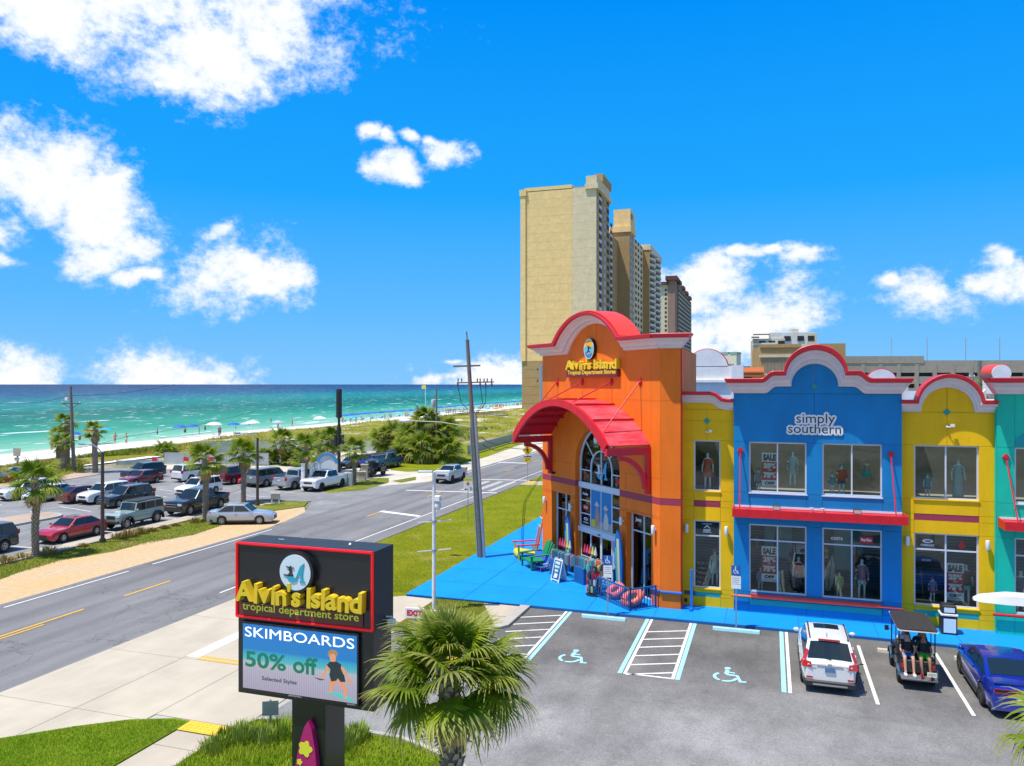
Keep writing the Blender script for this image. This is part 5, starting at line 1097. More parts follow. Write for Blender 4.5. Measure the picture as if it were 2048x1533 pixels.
def trunk_mesh(h, r0, r1, boots, seed):
    r_ = random.Random(seed); mb = MB(); n = 10; pts = [(.05*math.sin(k*.9+seed)*k/n, .05*math.cos(k*.7+seed)*k/n, h*k/n) for k in range(n+1)]
    mb.tube(pts, [r0*(1.12 if k == 0 else 1) + (r1-r0)*k/n for k in range(n+1)], 10)
    bt = MB(); z = h*boots[0]; row = 0
    while z < h*1.02:
        rr = r0 + (r1-r0)*z/h; c = pts[min(n, int(z/h*n))]
        for k in range(7):
            a = 2*math.pi*(k + .5*(row % 2))/7 + r_.uniform(-.1, .1); d = Vector((math.cos(a), math.sin(a), 0)); t_ = Vector((-math.sin(a), math.cos(a), 0)); o = Vector((c[0], c[1], z)) + d*rr*.92
            e = r_.uniform(.04, .11); w = rr*.42; hh = r_.uniform(.13, .2)
            bt.add([o-t_*w, o+t_*w, o+t_*w*.5+d*e+Vector((0,0,hh)), o-t_*w*.5+d*e+Vector((0,0,hh)), o+d*.0+Vector((0,0,hh*.9))], [(0,1,2,3),(3,2,4),(0,3,4),(1,4,2)])
        z += .135; row += 1
    return mb, bt
TRUNKS = {}
def palm(label, base, h, scale=1.0, nf=26, hi=False, seed=0, group='cabbage palms', dead=3, r0=.17, low=-62, boots=(.0, 1), name='palm_tree', cat='palm tree', lean=(0, 0)):
    r_ = random.Random(seed + 5); M_ = T(*base)
    p = thing(name, label, cat, M_, group)
    tm, bt = trunk_mesh(h, r0, r0*.92, boots, seed)
    tr = tm.build('trunk', BARK, p, smooth=True); bt.build('leaf_bases', BOOT, tr)
    top = T(lean[0], lean[1], h + .05)
    for k in range(nf):
        f = (k + .5) / nf; el_ = 86 - (86 - low) * f ** .8 + r_.uniform(-7, 7); a = k * 137.5 + r_.uniform(-14, 14)
        s_ = scale * r_.uniform(.86, 1.08) * ((.70 if f < .26 else .86 if f < .42 else 1) if hi else (.78 if f < .12 else 1))
        m = M_ @ top @ RZ(math.radians(a)) @ T(.08, 0, -.25*f) @ RY(-math.radians(el_)) @ RX(math.radians(r_.uniform(-25, 25))) @ Matrix.Scale(s_, 4)
        obj('frond', (FR_HI if hi else FR_LO)[r_.randrange(4)], p, m)
    for k in range(dead):
        m = M_ @ top @ RZ(r_.uniform(0, 6.28)) @ T(.08, 0, -.3) @ RY(math.radians(70 + r_.uniform(-8, 12))) @ Matrix.Scale(scale*.85, 4); obj('dead_frond', FR_DEAD, p, m)
    return p
def palm_px(label, bx, by, ty, **k):                # base pixel on the ground and pixel height of the crown's middle
    g = G(bx, by); t = CAMH*FPX/(by-769); return palm(label, g, CAMH-(ty-769)/FPX*t, **k)
FLOWER = M('palm_flower', (.52, .38, .02), .8, var=.3, scale=14)
pn = PT(902, 1336, 15.4); pn.z, hN = 0, pn.z
np_ = palm('shaggy cabbage palm in front of the big roadside sign', pn, hN + .02, 1.02, 44, True, 3, None, 3, .205, -32)
r_ = random.Random(4); mb = MB()
for k in range(4):
    a = 1.1 + k*1.6; pts = [Vector((math.cos(a)*s_*.95, math.sin(a)*s_*.95, hN + .15 + .35*math.sin(s_*2.6) - .35*s_)) for s_ in (0, .3, .6, .9, 1.1)]; mb.tube(pts, [.02, .016, .012, .009, .006], 4)
    for i in range(120):
        q = pts[2].lerp(pts[4], r_.random()); d = Vector((r_.gauss(0, .09), r_.gauss(0, .09), r_.gauss(-.03, .10))); mb.bar(q, q+d, .010, .010)
mb.build('flower_sprays', FLOWER, np_)
pr_ = PT(2215, 1490, 13.6); hR = pr_.z; pr_.z = 0
palm('cabbage palm cut off by the right edge, in front of the blue sedan', pr_, hR, .98, 32, True, 21, None, 2, .28, -46)
LB = [('street palm nearest the left edge, beside the black wagon', 71, 1113, 962), ('street palm beside the silver sedan and black pickup', 411, 1042, 920), ('street palm behind the silver sedan by the second lamp post', 487, 1005, 905), ('palm by the sign posts next to the white pickup, left of the utility cabinet', 611, 978, 893), ('slim palm right of the utility cabinet', 709, 968, 900),
      ('palm behind the fence shrubs above the pale pickup', 566, 930, 880), ('palm behind the sign arch, in front of the dunes', 640, 940, 888), ('palm close behind the dark cell tower pole', 664, 945, 880)]
for i, (lab, bx, by, ty) in enumerate(LB): palm_px(lab, bx, by, ty, scale=1.05 if by > 960 else 1.3, seed=40+i, nf=20, dead=3, r0=.19, low=-36)
BP = [('short beach palm left of the wooden utility pole', 117, 930, 870), ('tall beach palm just left of the wooden utility pole', 134, 940, 845), ('stubby beach palm between the pole and the taller palms', 126, 945, 885), ('bare-headed beach palm right of the wooden utility pole', 190, 945, 860)]
for i, (lab, bx, by, ty) in enumerate(BP): palm_px(lab, bx, by, ty, scale=.95, seed=60+i, nf=16, dead=7, r0=.30, group='beach palms', low=-40)
CP = [('tallest palm of the thick clump by the road', 852, 922, 838, 1.5), ('palm at the left of the thick clump, leaning over the yard', 765, 915, 878, 1.5), ('palm second from the left in the thick clump', 795, 915, 868, 1.6), ('palm in the middle of the thick clump', 822, 920, 872, 1.7), ('broad palm at the right of the thick clump beside the pole', 893, 922, 866, 1.7), ('low palm at the front of the thick clump', 845, 926, 893, 1.7), ('low palm at the right foot of the thick clump', 895, 927, 900, 1.6), ('dark low palm at the left foot of the thick clump', 815, 924, 902, 1.6), ('palm behind the utility pole in the thick clump', 872, 918, 855, 1.5)]
for i, (lab, bx, by, ty, sc) in enumerate(CP): palm_px(lab, bx, by, ty, scale=sc, seed=80+i, nf=36, dead=8, r0=.22, group='clump of palms by the road', low=-80)
SP = [(331, 912, 'bushy palmetto by the left end of the metal fence'), (500, 925, 'palmetto behind the grey wagon'), (530, 928, 'palmetto behind the pale pickup'), (556, 928, 'palmetto left of the white crossover by the mesh fence'), (585, 930, 'palmetto in front of the white crossover by the mesh fence'), (612, 932, 'palmetto right of the white crossover by the mesh fence'), (640, 945, 'dark palmetto at the foot of the sign arch')]
for i, (bx, by, lab) in enumerate(SP): palm_px(lab, bx, by, by-9, scale=1.25, seed=110+i, nf=22, dead=1, r0=.12, group='palmettos', low=-20, name='palmetto', cat='palmetto')
# leafy tufts and clipped clumps along the verge
def clump(x, y, r, h, lab, m, group):
    r2 = random.Random(int(x*100+y*7)); mb = MB()
    for i in range(150):
        a, rr = r2.uniform(0, 6.28), r*math.sqrt(r2.random()); p = Vector((rr*math.cos(a), rr*math.sin(a), 0)); d = Vector((p.x*.5+r2.gauss(0, .06), p.y*.5+r2.gauss(0, .06), h*r2.uniform(.6, 1.05)*(1-.3*(rr/r)**2))); s_ = Vector((-math.sin(a), math.cos(a), 0))*.022
        mb.add([p-s_, p+s_, p+d*.7+s_*.8, p+d, p+d*.7-s_*.8], [(0,1,2,3,4)])
    tag(mb.build('grass_clump', m, None, T(x, y, 0)), lab, 'grass clump', group)
STRAW = M('straw_clump', (.36, .27, .08), .9, var=.4, scale=8); WEED = M('weed_green', (.26, .38, .02), .8, var=.35, scale=5); WEED2 = M('weed_pale', (.36, .44, .07), .8, var=.35, scale=5)
ORD = 'first second third fourth fifth sixth seventh eighth ninth tenth eleventh'.split()
for i, (px, py, r, h) in enumerate(((12, 1126, .5, .55), (45, 1117, .5, .4), (95, 1109, .48, .6), (166, 1093, .3, .25), (238, 1078, .4, .5), (258, 1074, .5, .72), (281, 1068, .4, .62), (304, 1063, .32, .35), (330, 1057, .3, .3), (352, 1052, .25, .25), (393, 1045, .45, .48))):
    g = G(px, py); clump(g.x, g.y, r, h, '%s clipped straw grass clump from the left along the lot pavement' % ORD[i], STRAW, 'clipped grass clumps on the verge')
def blades(name, n, samp, h0, h1, w, mat, lab, cat, seed=1, lean=.35):
    r2 = random.Random(seed); V, Fc = [], []
    while len(Fc) < n:
        q = samp(r2)
        if q is None: continue
        x, y, z, k = q; a = r2.uniform(0, 6.283); h = r2.uniform(h0, h1)*k; ux, uy = math.cos(a)*w, math.sin(a)*w; lx, ly = r2.gauss(0, lean)*h, r2.gauss(0, lean)*h; b0 = len(V)
        V += [(x-ux, y-uy, z), (x+ux, y+uy, z), (x+lx, y+ly, z+h)]; Fc.append((b0, b0+1, b0+2))
    me = bpy.data.meshes.new(name); me.from_pydata(V, [], Fc); me.materials.append(mat); return stuff(obj(name, me), lab, cat)
def inpoly(p, x, y):
    c = False; n = len(p)
    for i in range(n):
        (x1, y1), (x2, y2) = p[i][:2], p[i-1][:2]
        if (y1 > y) != (y2 > y) and x < (x2-x1)*(y-y1)/(y2-y1)+x1: c = not c
    return c
def grassm(name, a, c):
    b = NB(name); q = b.mix(b.rng(b.noise(.7, 4, .6), .35, .65), a, c); q = b.mix(1., q, b.rng(b.noise(6, 4, .7), .25, .75, .65, 1.35), 'MULTIPLY'); b.col(q); return b.done(.7, 0, .2)
GA = grassm('bed_grass', (.22, .33, .008), (.38, .43, .03)); GB = grassm('verge_blades', (.15, .20, .005), (.25, .265, .02)); GD = grassm('sea_oats', (.34, .33, .03), (.50, .43, .10)); GD2 = grassm('dune_shrub', (.15, .22, .01), (.25, .29, .02))
LW = [(-22, 8), (-17.32, 8), (-17.32, 20.0), (-17.9, 20.0), (-19.2, 19.5), (-20.4, 18.6), (-21.9, 17.2), (-23, 16)]
def s_lawn(r): x, y = r.uniform(-23, -17.3), r.uniform(15.5, 20.1); return (x, y, .02, 1) if inpoly(LW, x, y) else None
blades('lawn_blades', 26000, s_lawn, .03, .075, .007, GA, 'short mown grass of the front lawn', 'grass', 2)
def s_bed(r):
    x, y = r.uniform(-15.6, -6), r.uniform(14.6, 20.9)
    if not inpoly(bedp, x, y): return None
    k = 1 + 2.0*max(0, noise.noise(Vector((x*.9, y*.9, 3)))) + (1.3 if y > 18.2 and x < -11.2 else 0)*max(0, .4+noise.noise(Vector((x*1.3, y*1.3, 9)))); return (x, y, .06, k)
blades('bed_grass', 42000, s_bed, .06, .16, .010, GA, 'rough green grass of the planting bed', 'grass', 3)
def s_verge(r):
    y = 36 + 62*r.random()**1.5; x = r.uniform(-25.0, -17.4); return (x, y, -.01, 1)
blades('verge_blades', 36000, s_verge, .03, .08, .010, GB, 'mown grass strip between the road and the blue plaza', 'grass', 4)
def s_cl(r): x, y = r.uniform(-15.6, -11.5), r.uniform(30.3, 35.4); return (x, y, .02, 1) if inpoly([(-15.62, 30.3), (-12.6, 30.9), (-11.5, 32.4), (-13.2, 35.44), (-15.62, 35.42)], x, y) else None
blades('corner_blades', 5000, s_cl, .03, .09, .010, GB, 'dry grass in the corner by the exit sign', 'grass', 14)
def s_v2(r):
    y = r.uniform(18, 50.5); x = r.uniform(-42.7, -39.4+.8*math.sin(y*.31)); return (x, y, 0, 1)
blades('verge_tufts', 9000, s_v2, .05, .13, .016, GB, 'patchy grass along the lot pavement', 'grass', 5)
def s_dune(r):
    y = 55 + 290*r.random()**1.6; xb = duneb(y); x = xb - (xb-dunew(y)-1)*r.random()
    return (x, y, duneh(x, y)+.1, 1.) if noise.noise(Vector((x*.16, y*.10, 5))) > -.02 else None
blades('sea_oats', 52000, s_dune, .22, .6, .045, GD, 'sea oats and grass covering the dunes', 'dune grass', 6)
def s_dune2(r):
    y = 60 + 320*r.random()**1.3; xb = duneb(y); x = xb - (xb-dunew(y)-3)*r.random()
    return (x, y, duneh(x, y)+.1, 1.) if noise.noise(Vector((x*.07, y*.045, 15))) > .24 else None
blades('dune_shrubs', 20000, s_dune2, .25, .7, .09, GD2, 'low green scrub on the dunes', 'scrub', 7, .6)
def s_edge(r):
    y = r.uniform(20, 74); x = -78.5 - 5*r.random(); return (x, y, .1, 1)
blades('lot_edge_grass', 9000, s_edge, .3, .8, .045, GD, 'tall grass between the lot pavers and the dunes', 'dune grass', 8)
for i, (px, py) in enumerate(((430, 1505), (455, 1492), (480, 1488), (505, 1480), (530, 1490), (560, 1482), (700, 1490), (715, 1482), (690, 1500))):
    g = G(px, py); clump(g.x, g.y, .32, .55 + .1*(i % 3), '%s leafy weed clump from the left in the planting bed' % ORD[(0, 1, 2, 3, 4, 5, 7, 8, 6)[i]], WEED if i % 2 else WEED2, 'weed clumps round the big sign')
# ================================================================== FAR BUILDINGS
TAN = concrete('tower_tan', (.86, .60, .27), .08); TAN2 = concrete('tower_tan_grey', (.72, .59, .38), .08); TAND = concrete('tower_brown', (.42, .28, .13), .08); WING = M('far_window', (.30, .34, .36), .25, var=.3, scale=.4); BALC = M('balcony_white', (.60, .61, .60), .6); DARKO = M('dark_opening', (.02, .022, .025), .7)  # near-black serves dark windows and shade painted into balconies and decks
tower = thing('beach_tower', 'tall tan beachfront tower with three stepped blocks and balconies behind the shop', 'tower', T(-80, 287, 0))
def tblk(x0, x1, y0, y1, z1, m, nm='wall', z0=0): return MB().box(x0, x1, y0, y1, z0, z1).build(nm, m, tower, T(4, 0, 0))
def P3(x, y, z): return T(x + 4, y, z)
FL, NF = 3.25, 26
X0, X1, XM, Y0, Y1_ = -95.2, -65.6, -75.0, 286.6, 312
ROOFZ = 85
tblk(X0+.3, X1-.3, Y0+.4, Y1_, ROOFZ, TAND)
pm1 = MB().box(X0+2, XM-.05, 0, .45, .02, FL-.02).mesh('wall_panel', TAN); pm2 = MB().box(XM+.05, X1, -.25, .45, .015, FL-.015).mesh('wall_panel', TAN2)
for k in range(6, NF): obj('wall_panel', pm1, tower, P3(0, Y0, k*FL)); obj('wall_panel', pm2, tower, P3(0, Y0, k*FL))
pm0 = MB().box(X0+1, X1, 0, .45, .04, FL-.04).mesh('base_panel', TAND)
for k in range(6): obj('base_panel', pm0, tower, P3(0, Y0, k*FL))
MB().box(X0, X0+2, -.5, 4, FL*6, ROOFZ+.4).build('corner_pier', TAN, tower, P3(0, Y0, 0)); MB().box(X0-.3, X0+2.3, -.8, 4.2, ROOFZ-2, ROOFZ+.3).build('pier_cap', TAN, tower, P3(0, Y0, 0))
MB().box(X0+1.6, XM, -.1, 8, ROOFZ-.3, ROOFZ+1.0).build('parapet', TAN, tower, P3(0, Y0, 0))
MB().box(XM+5.2, X1+.8, -1.0, 26, ROOFZ-1.3, ROOFZ+.6).build('cornice', TAN2, tower, P3(0, Y0, 0)); MB().box(XM+5.6, X1+.3, -.6, 24, ROOFZ+.6, ROOFZ+3.6).build('roof_house', TAN2, tower, P3(0, Y0, 0)); MB().box(XM+6.6, X1+.7, 9, 26, ROOFZ+3.6, ROOFZ+6.6).build('roof_house', TAND, tower, P3(0, Y0, 0))
wn1 = MB().box(-.02, .12, -1.1, 1.1, .4, 2.4).mesh('window', WING); wn0 = MB().box(-.02, .12, -.5, .5, .8, 2.2).mesh('window', WING)
bal = MB().box(-.05, .15, -2.2, 2.2, .0, 1.15).mesh('balcony', BALC); balr = MB().box(-.05, .08, -2.2, 2.2, 1.15, FL-.3).mesh('recess_shade', DARKO)  # the near-black slab on the wall paints the shade above each balcony
def side(x, y0, floors=range(4, NF), cols=()):
    for k in floors:
        for dy, ms in cols:
            for me in ms: obj(me.name.split('.')[0], me, tower, P3(x, y0+dy, k*FL))
# first block: side towards the road
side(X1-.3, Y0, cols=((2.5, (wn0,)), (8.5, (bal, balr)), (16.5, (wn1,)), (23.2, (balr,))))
MB().box(X1-.32, X1-.02, 0, 5.5, 0, ROOFZ).build('pilaster', TAND, tower, P3(0, Y0, 0)) if False else None
# second block
Yb = 369.; tblk(-92, -67.3, Yb, 383, ROOFZ, TAND); tblk(-84, -73, 312, Yb, ROOFZ-6, TAND); MB().box(-78, -66.6, -.5, 14.4, ROOFZ-2, ROOFZ+.7).build('cornice', TAN, tower, P3(0, Yb, 0)); MB().box(-75, -67, .5, 14, ROOFZ+.7, ROOFZ+9).build('roof_house', TAN, tower, P3(0, Yb, 0)); MB().box(-66.99, -66.9, 2, 7, ROOFZ+4.5, ROOFZ+7.2).build('roof_sign', M('roof_sign_blue', (.02, .14, .30), .5), tower, P3(0, Yb, 0))
side(-67.3, Yb, cols=((3.2, (wn1,)), (9.6, (wn1,))))
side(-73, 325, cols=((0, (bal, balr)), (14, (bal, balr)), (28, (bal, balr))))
tblk(-80, -69, 383, 421, ROOFZ-1, TAN); side(-69, 386, cols=((4, (bal, balr)), (12, (bal, balr)), (20, (bal, balr)), (29, (bal, balr))))
# third block with curved balconies
tblk(-90, -65.5, 421, 466, ROOFZ, TAN); MB().box(-76, -64.8, -.6, 46, ROOFZ-2.2, ROOFZ+.6).build('cornice', TAN2, tower, P3(0, 421, 0)); MB().box(-80, -65.4, -.3, 0, 0, ROOFZ).build('end_wall', TAND, tower, P3(0, 421, 0))
cb = MB().rings([[(0, y, z), (1.6*math.cos(y/9*1.2), y, z), (1.6*math.cos(y/9*1.2), y, z+1.1), (0, y, z+1.1)] for z in (0,) for y in [-9+1.5*i for i in range(13)]]).mesh('balcony', BALC); cbr = MB().box(-.05, .06, -9, 9, 1.1, FL-.25).mesh('recess_shade', DARKO)  # flat near-black slab, painted shade above the curved balconies
for k in range(4, NF):
    for dy in (11, 33): obj('balcony', cb, tower, P3(-65.5, 421+dy, k*FL)); obj('recess_shade', cbr, tower, P3(-65.5, 421+dy, k*FL))
# brown tower further along
bt = thing('brown_tower', 'distant brown and cream high-rise with overhanging dark roofs', 'tower', T(-80, 574, 0)); BX = T(6, 0, 0)
CRM = concrete('cream_render', (.58, .52, .37), .06); PNK = concrete('brown_render', (.29, .19, .15), .06); BRW = concrete('darkbrown_render', (.24, .18, .125), .08); RF = M('dark_roof', (.10, .035, .03), .7)
MB().box(-96, -72.5, 574, 690, 0, 83).build('wall', CRM, bt, BX); MB().box(-76.5, -71.3, 573.4, 588, 0, 86).build('end_bay', PNK, bt, BX)
for k in range(4): MB().box(-74, -70.6, 588+k*26, 612+k*26, 0, 85-k*1.2).build('bay', BRW, bt, BX)
for k in range(4): MB().box(-78, -69.3, 587+k*26, 602+k*26, 85.5-k*1.2, 88-k*1.2).build('roof', RF, bt, BX)
MB().box(-97, -76, 572, 600, 83, 85).build('roof', RF, bt, BX); MB().box(-78, -69.8, 571, 590, 86, 89).build('roof', RF, bt, BX)
w_ = MB().box(-.7, .7, -.1, .1, .3, 2.0).mesh('window', DARKO); wb_ = MB().box(-.15, .12, -3, 3, .2, 1.2).mesh('balcony', CRM); wr_ = MB().box(-.1, .06, -3, 3, 1.2, 2.9).mesh('recess_shade', DARKO)  # balcony shade is painted as a near-black slab here too
for k in range(5, 25):
    for x in (-86, -84, -78): obj('window', w_, bt, T(x+6, 574, k*3.25))
    for j in range(11): obj('balcony', wb_, bt, T(-64.55, 592+j*8.7, k*3.25)); obj('recess_shade', wr_, bt, T(-64.55, 592+j*8.7, k*3.25))
# parking garage and hotels to the right
def frame_at(px0, px1, t0, t1):                     # plan frame facing the viewer between two rays
    a, b_ = PT(px0, 769, t0), PT(px1, 769, t1); d = b_ - a; return T(a.x, a.y, 0) @ RZ(math.atan2(d.y, d.x)), d.length
GAR = concrete('garage_concrete', (.40, .355, .29), .06)
gM, gL = frame_at(1690, 2200, 250, 245)
gar = thing('parking_garage', 'long beige multi-storey parking garage with dark open decks behind the shop roofs', 'garage', gM)
kx = gL/510.0
MB().box(0, gL, 1.0, 40, 0, 16.2).build('deck_shade', DARKO, gar)  # solid near-black block, the shade inside the open decks put into its colour
for z0, z1 in ((0, 9.4), (10.7, 13.1), (14.3, 17.3)): MB().box(0, gL, 0, 1.2, z0, z1).build('spandrel', GAR, gar)
MB().box(-.3, 160*kx, -.15, 30, 17.3, 19.6).build('upper_parapet', GAR, gar); MB().box(160*kx, gL, 0, .8, 17.3, 18.2).build('upper_parapet', GAR, gar)
n = 15
for k in range(n): x = gL*k/(n-1); MB().box(x-.6, x+.6, -.12, 1.3, 0, 17.0).build('column', GAR, gar)
for x in (116, 190, 270, 340): MB().tube([(x*kx, 8, 17), (x*kx, 8, 26)], .1, 6).build('light_mast', M('mast_grey', (.35, .35, .36), .5), gar)
for k in range(9): MB().bbox(20+k*13, 24+k*13, 2.2, 4, 10.4 if k % 2 else 13.8, 11.7 if k % 2 else 15.1, .3).build('deck_car', (P_WHT, P_GRY, P_RED)[k % 3], gar)
def block(name, lab, px0, px1, py, t, m, depth=30, pyb=None):
    Mx, Ln = frame_at(px0, px1, t, t*.99); z = CAMH-(py-769)/FPX*t; o = thing(name, lab, 'building', Mx); MB().box(0, Ln, 0, depth, 0, z).build('wall', m, o); return o, Ln, z
CREAM = concrete('hotel_cream', (.62, .58, .46), .05); HWHITE = concrete('hotel_white', (.70, .70, .69), .05)
o, L_, z_ = block('garage_ramp_block', 'brown louvred ramp block at the left end of the parking garage', 1522, 1600, 692, 240, TAND); MB().box(-.4, L_+.4, -.5, 2, z_-3.6, z_-2.8).build('string_course', CREAM, o); MB().box(-.3, L_+.3, -.4, 2, z_-.6, z_+.4).build('coping', TAND, o); MB().box(-.4, L_+.4, -.5, 2, z_-9.2, z_-8.6).build('string_course', CREAM, o)
mb = MB()
for k in range(24): mb.box(.8+k*(L_-1.6)/24, .8+k*(L_-1.6)/24+.18, -.15, 0, z_-8.4, z_-3.8)
stuff(mb.build('louvres', GAR, o))
o, L_, z_ = block('stair_block', 'tan stair tower beside the blue gable, left of the garage decks', 1600, 1690, 690, 242, TAN2)
MB().box(L_*.42, L_+.1, -.4, 8, 0, z_+.3).build('brown_bay', TAND, o)  # projecting bay in the darker tower brown
o, L_, z_ = block('white_hotel', 'stepped white and cream hotel behind the garage', 1506, 1570, 678, 400, CREAM); wq = MB().box(0, 3.2, -.1, .1, 0, 1.6).mesh('window', DARKO); bq = MB().box(0, 12, -1.0, .1, 0, 1.2).mesh('balcony', HWHITE)
for k in range(5):
    obj('balcony', bq, o, WM[o.name] @ T(-.5, 0, z_-3.4-k*3.3))
    for j in range(3): obj('window', wq, o, WM[o.name] @ T(3+j*4.6, -.02, z_-3.0-k*3.3+.2))
MB().box(-.8, 3, -2.5, .4, z_+.3, z_+1).build('roof_fin', M('fin_grey', (.2, .2, .21), .6), o); MB().box(.0, 8, -1.5, .4, z_+1.8, z_+2.4).build('roof_fin', MATS['fin_grey'], o); MB().box(8, 14, .5, 9, z_, z_+3).build('roof_house', HWHITE, o)
o, L_, z_ = block('white_hotel_tower', 'taller white hotel tower with dark square windows behind the garage', 1560, 1634, 666, 410, HWHITE); MB().box(L_*.32, L_*.52, 2, 12, z_, z_+2).build('roof_house', CREAM, o); MB().box(L_*.74, L_+.05, -.2, 20, 0, z_-.5).build('side_bay', CREAM, o)
for k in range(7):
    for j, x in enumerate((.20, .56, .84)): MB().box(L_*x-1.6, L_*x+1.6, -.35, .1, z_-4.4-k*5.0, z_-1.8-k*5.0).build('window', DARKO, o)
o, L_, z_ = block('distant_towers', 'pale twin-topped tower far beyond the white parapet', 1443, 1473, 709, 1500, CREAM)
for x in (0, .6): MB().box(L_*x-1, L_*(x+.4)+1, -1, 30, z_, z_+4).build('roof_cap', M('verdigris', (.2, .34, .30), .6), o)
o, L_, z_ = block('distant_grey_tower', 'small blue-grey tower far beyond the orange roof', 1472, 1482, 733, 1800, M('far_bluegrey', (.25, .33, .40), .6))
o, L_, z_ = block('orange_building', 'low orange building with stacked eaves behind the blue gable', 1468, 1528, 735, 190, M('far_orange', (.80, .27, .09), .6)); MB().box(-.4, L_+.4, -.8, 3, z_-2.3, z_-1.9).build('eave', MATS['far_orange'], o); MB().box(.6, L_*.6, -.1, .2, z_-3.3, z_-2.4).build('window', DARKO, o); MB().box(-1.0, L_, -1.2, 3, z_-1.3, z_-.9).build('eave', MATS['far_orange'], o)
o, L_, z_ = block('red_roof_building', 'tiny distant building with a red hipped roof', 1417, 1430, 728, 900, CREAM); MB().rings([[(-1, -1, z_), (L_+1, -1, z_), (L_+1, 10, z_), (-1, 10, z_)], [(L_*.4, 4, z_+4.5), (L_*.6, 4, z_+4.5), (L_*.6, 5, z_+4.5), (L_*.4, 5, z_+4.5)]]).build('roof', M('far_redroof', (.45, .06, .05), .6), o)
# ================================================================== POLES, LAMPS AND WIRES
WOOD = M('pole_wood', (.19, .165, .145), .85, var=.3, scale=4); GALV = M('galvanised', (.36, .42, .46), .38, .6, var=.15); BRZ = M('bronze_pole', (.065, .05, .042), .5); PWHT = M('pole_white', (.72, .72, .71), .45, var=.18, scale=3); INS = M('insulator', (.10, .10, .11), .3)
WIRE = M('wire_black', (.03, .03, .035), .6, var=0)
def pole_pts(bx, by, tx, ty):
    g = G(bx, by); t = CAMH*FPX/(by-769); return g, PT(tx, ty, t)
def relM(o_, p): return p
# leaning service pole by the plaza
g, tp = pole_pts(962, 1118, 934.5, 680); up = thing('utility_pole', 'tall leaning wooden utility pole with crossarms and steel conduit on the blue plaza', 'utility pole', T(*g))
L_ = lambda f: (tp-g)*f
MB().tube([(0, 0, 0), L_(.5), L_(1)], [.17, .145, .11], 10).build('shaft', WOOD, up, smooth=True)
MB().tube([L_(1), L_(1)+Vector((-.05, 0, .5))], .04, 6).build('tip_pin', WOOD, up)
R_ = Vector((CA, SA, 0)); Fv = Vector((-SA, CA, 0))
MB().tube([L_(0)+R_*.22-Fv*.12, L_(.33)+R_*.22-Fv*.1, L_(.665)+R_*.2-Fv*.1], .10, 8).build('conduit', GALV, up, smooth=True); MB().tube([L_(0)-R_*.2-Fv*.1, L_(.6)-R_*.17-Fv*.1], .035, 6).build('ground_wire_cover', GALV, up)
def arm(f, l0, l1, sag=.0, th=.1):
    c = L_(f); return MB().bar(c-R_*l0+Vector((0,0,-.02)), c+R_*l1+Vector((0,0,.03)), th, th)
c = L_(.945); arm(.88, .95, .70).build('crossarm', WOOD, up); ca = arm(.805, .80, 1.45, th=.08).build('crossarm', WOOD, up)
for l in (-.72, -.5, .45, .62, .86, 1.05, 1.32):
    q = L_(.805)+R_*l; MB().lathe([(.02, .0), (.05, .04), (.03, .1), (.055, .14), (.02, .22)], 8, c=tuple(q+Vector((0,0,.04)))).build('insulator', INS, up)
for l in (-.74, .62, .95, 1.32): q = L_(.805)+R_*l; MB().lathe([(.05, -.28), (.06, -.1), (.03, .0)], 8, c=tuple(q)).build('cutout', INS, up)
for l, e in ((-.74, .70), (.62, .70), (.95, .70)):
    a, b_ = L_(.785)+R_*l, L_(.665)+R_*.2; m1 = a.lerp(b_, .45)+Vector((0, 0, -.25))+R_*(.28*(1 if l > 0 else -1)); MB().tube([a, m1, a.lerp(b_, .8)+Vector((0,0,-.3)), b_], .022, 5).build('drop_cable', WIRE, up)
a = L_(.60); b_ = a-R_*3.95+Vector((0, 0, .42))-Fv*.2
MB().tube([a, a.lerp(b_, .5)+Vector((0,0,.12)), b_], .035, 6).build('lamp_arm', M('arm_tan', (.55, .50, .38), .5), up)
MB().ball(b_-R_*.15, (.42, .2, .13), 10, 7).build('lamp_head', PWHT, up, smooth=True)
def wire(pts, lab, r=.012, sag=.6):
    P_ = []
    for a, b_ in zip(pts[:-1], pts[1:]):
        for k in range(9): f = k/8; p = Vector(a).lerp(Vector(b_), f); p.z -= sag*4*f*(1-f); P_.append(p)
    return tag(MB().tube(P_, r, 5).build('power_line', WIRE), lab, 'wire', 'overhead wires')
# wooden pole by the palm clump
g2, tp2 = pole_pts(873, 924, 874.5, 777); o = thing('utility_pole', 'slim wooden pole with a small transformer rising from the palm clump', 'utility pole', T(*g2)); h2 = tp2.z
MB().tube([(0,0,0), (0,0,h2)], [.17, .12], 8).build('shaft', WOOD, o, smooth=True); MB().lathe([(.0, 0), (.28, .02), (.30, .1), (.30, .95), (.24, 1.05), (0, 1.08)], 10, c=(-.5, 0, h2-2.6)).build('transformer', M('transformer_grey', (.42, .46, .48), .5), o, smooth=True); MB().box(-.4, 0, -.05, .05, h2-2.0, h2-1.8).build('bracket', GALV, o)
MB().tube([(0,0,h2-3.6), (.9, .2, h2-2.7), (1.4, .3, h2-2.2)], .03, 5).build('lamp_arm', GALV, o); MB().ball((1.75, .35, h2-2.15), (.38, .16, .1), 8, 6).build('lamp_head', PWHT, o)
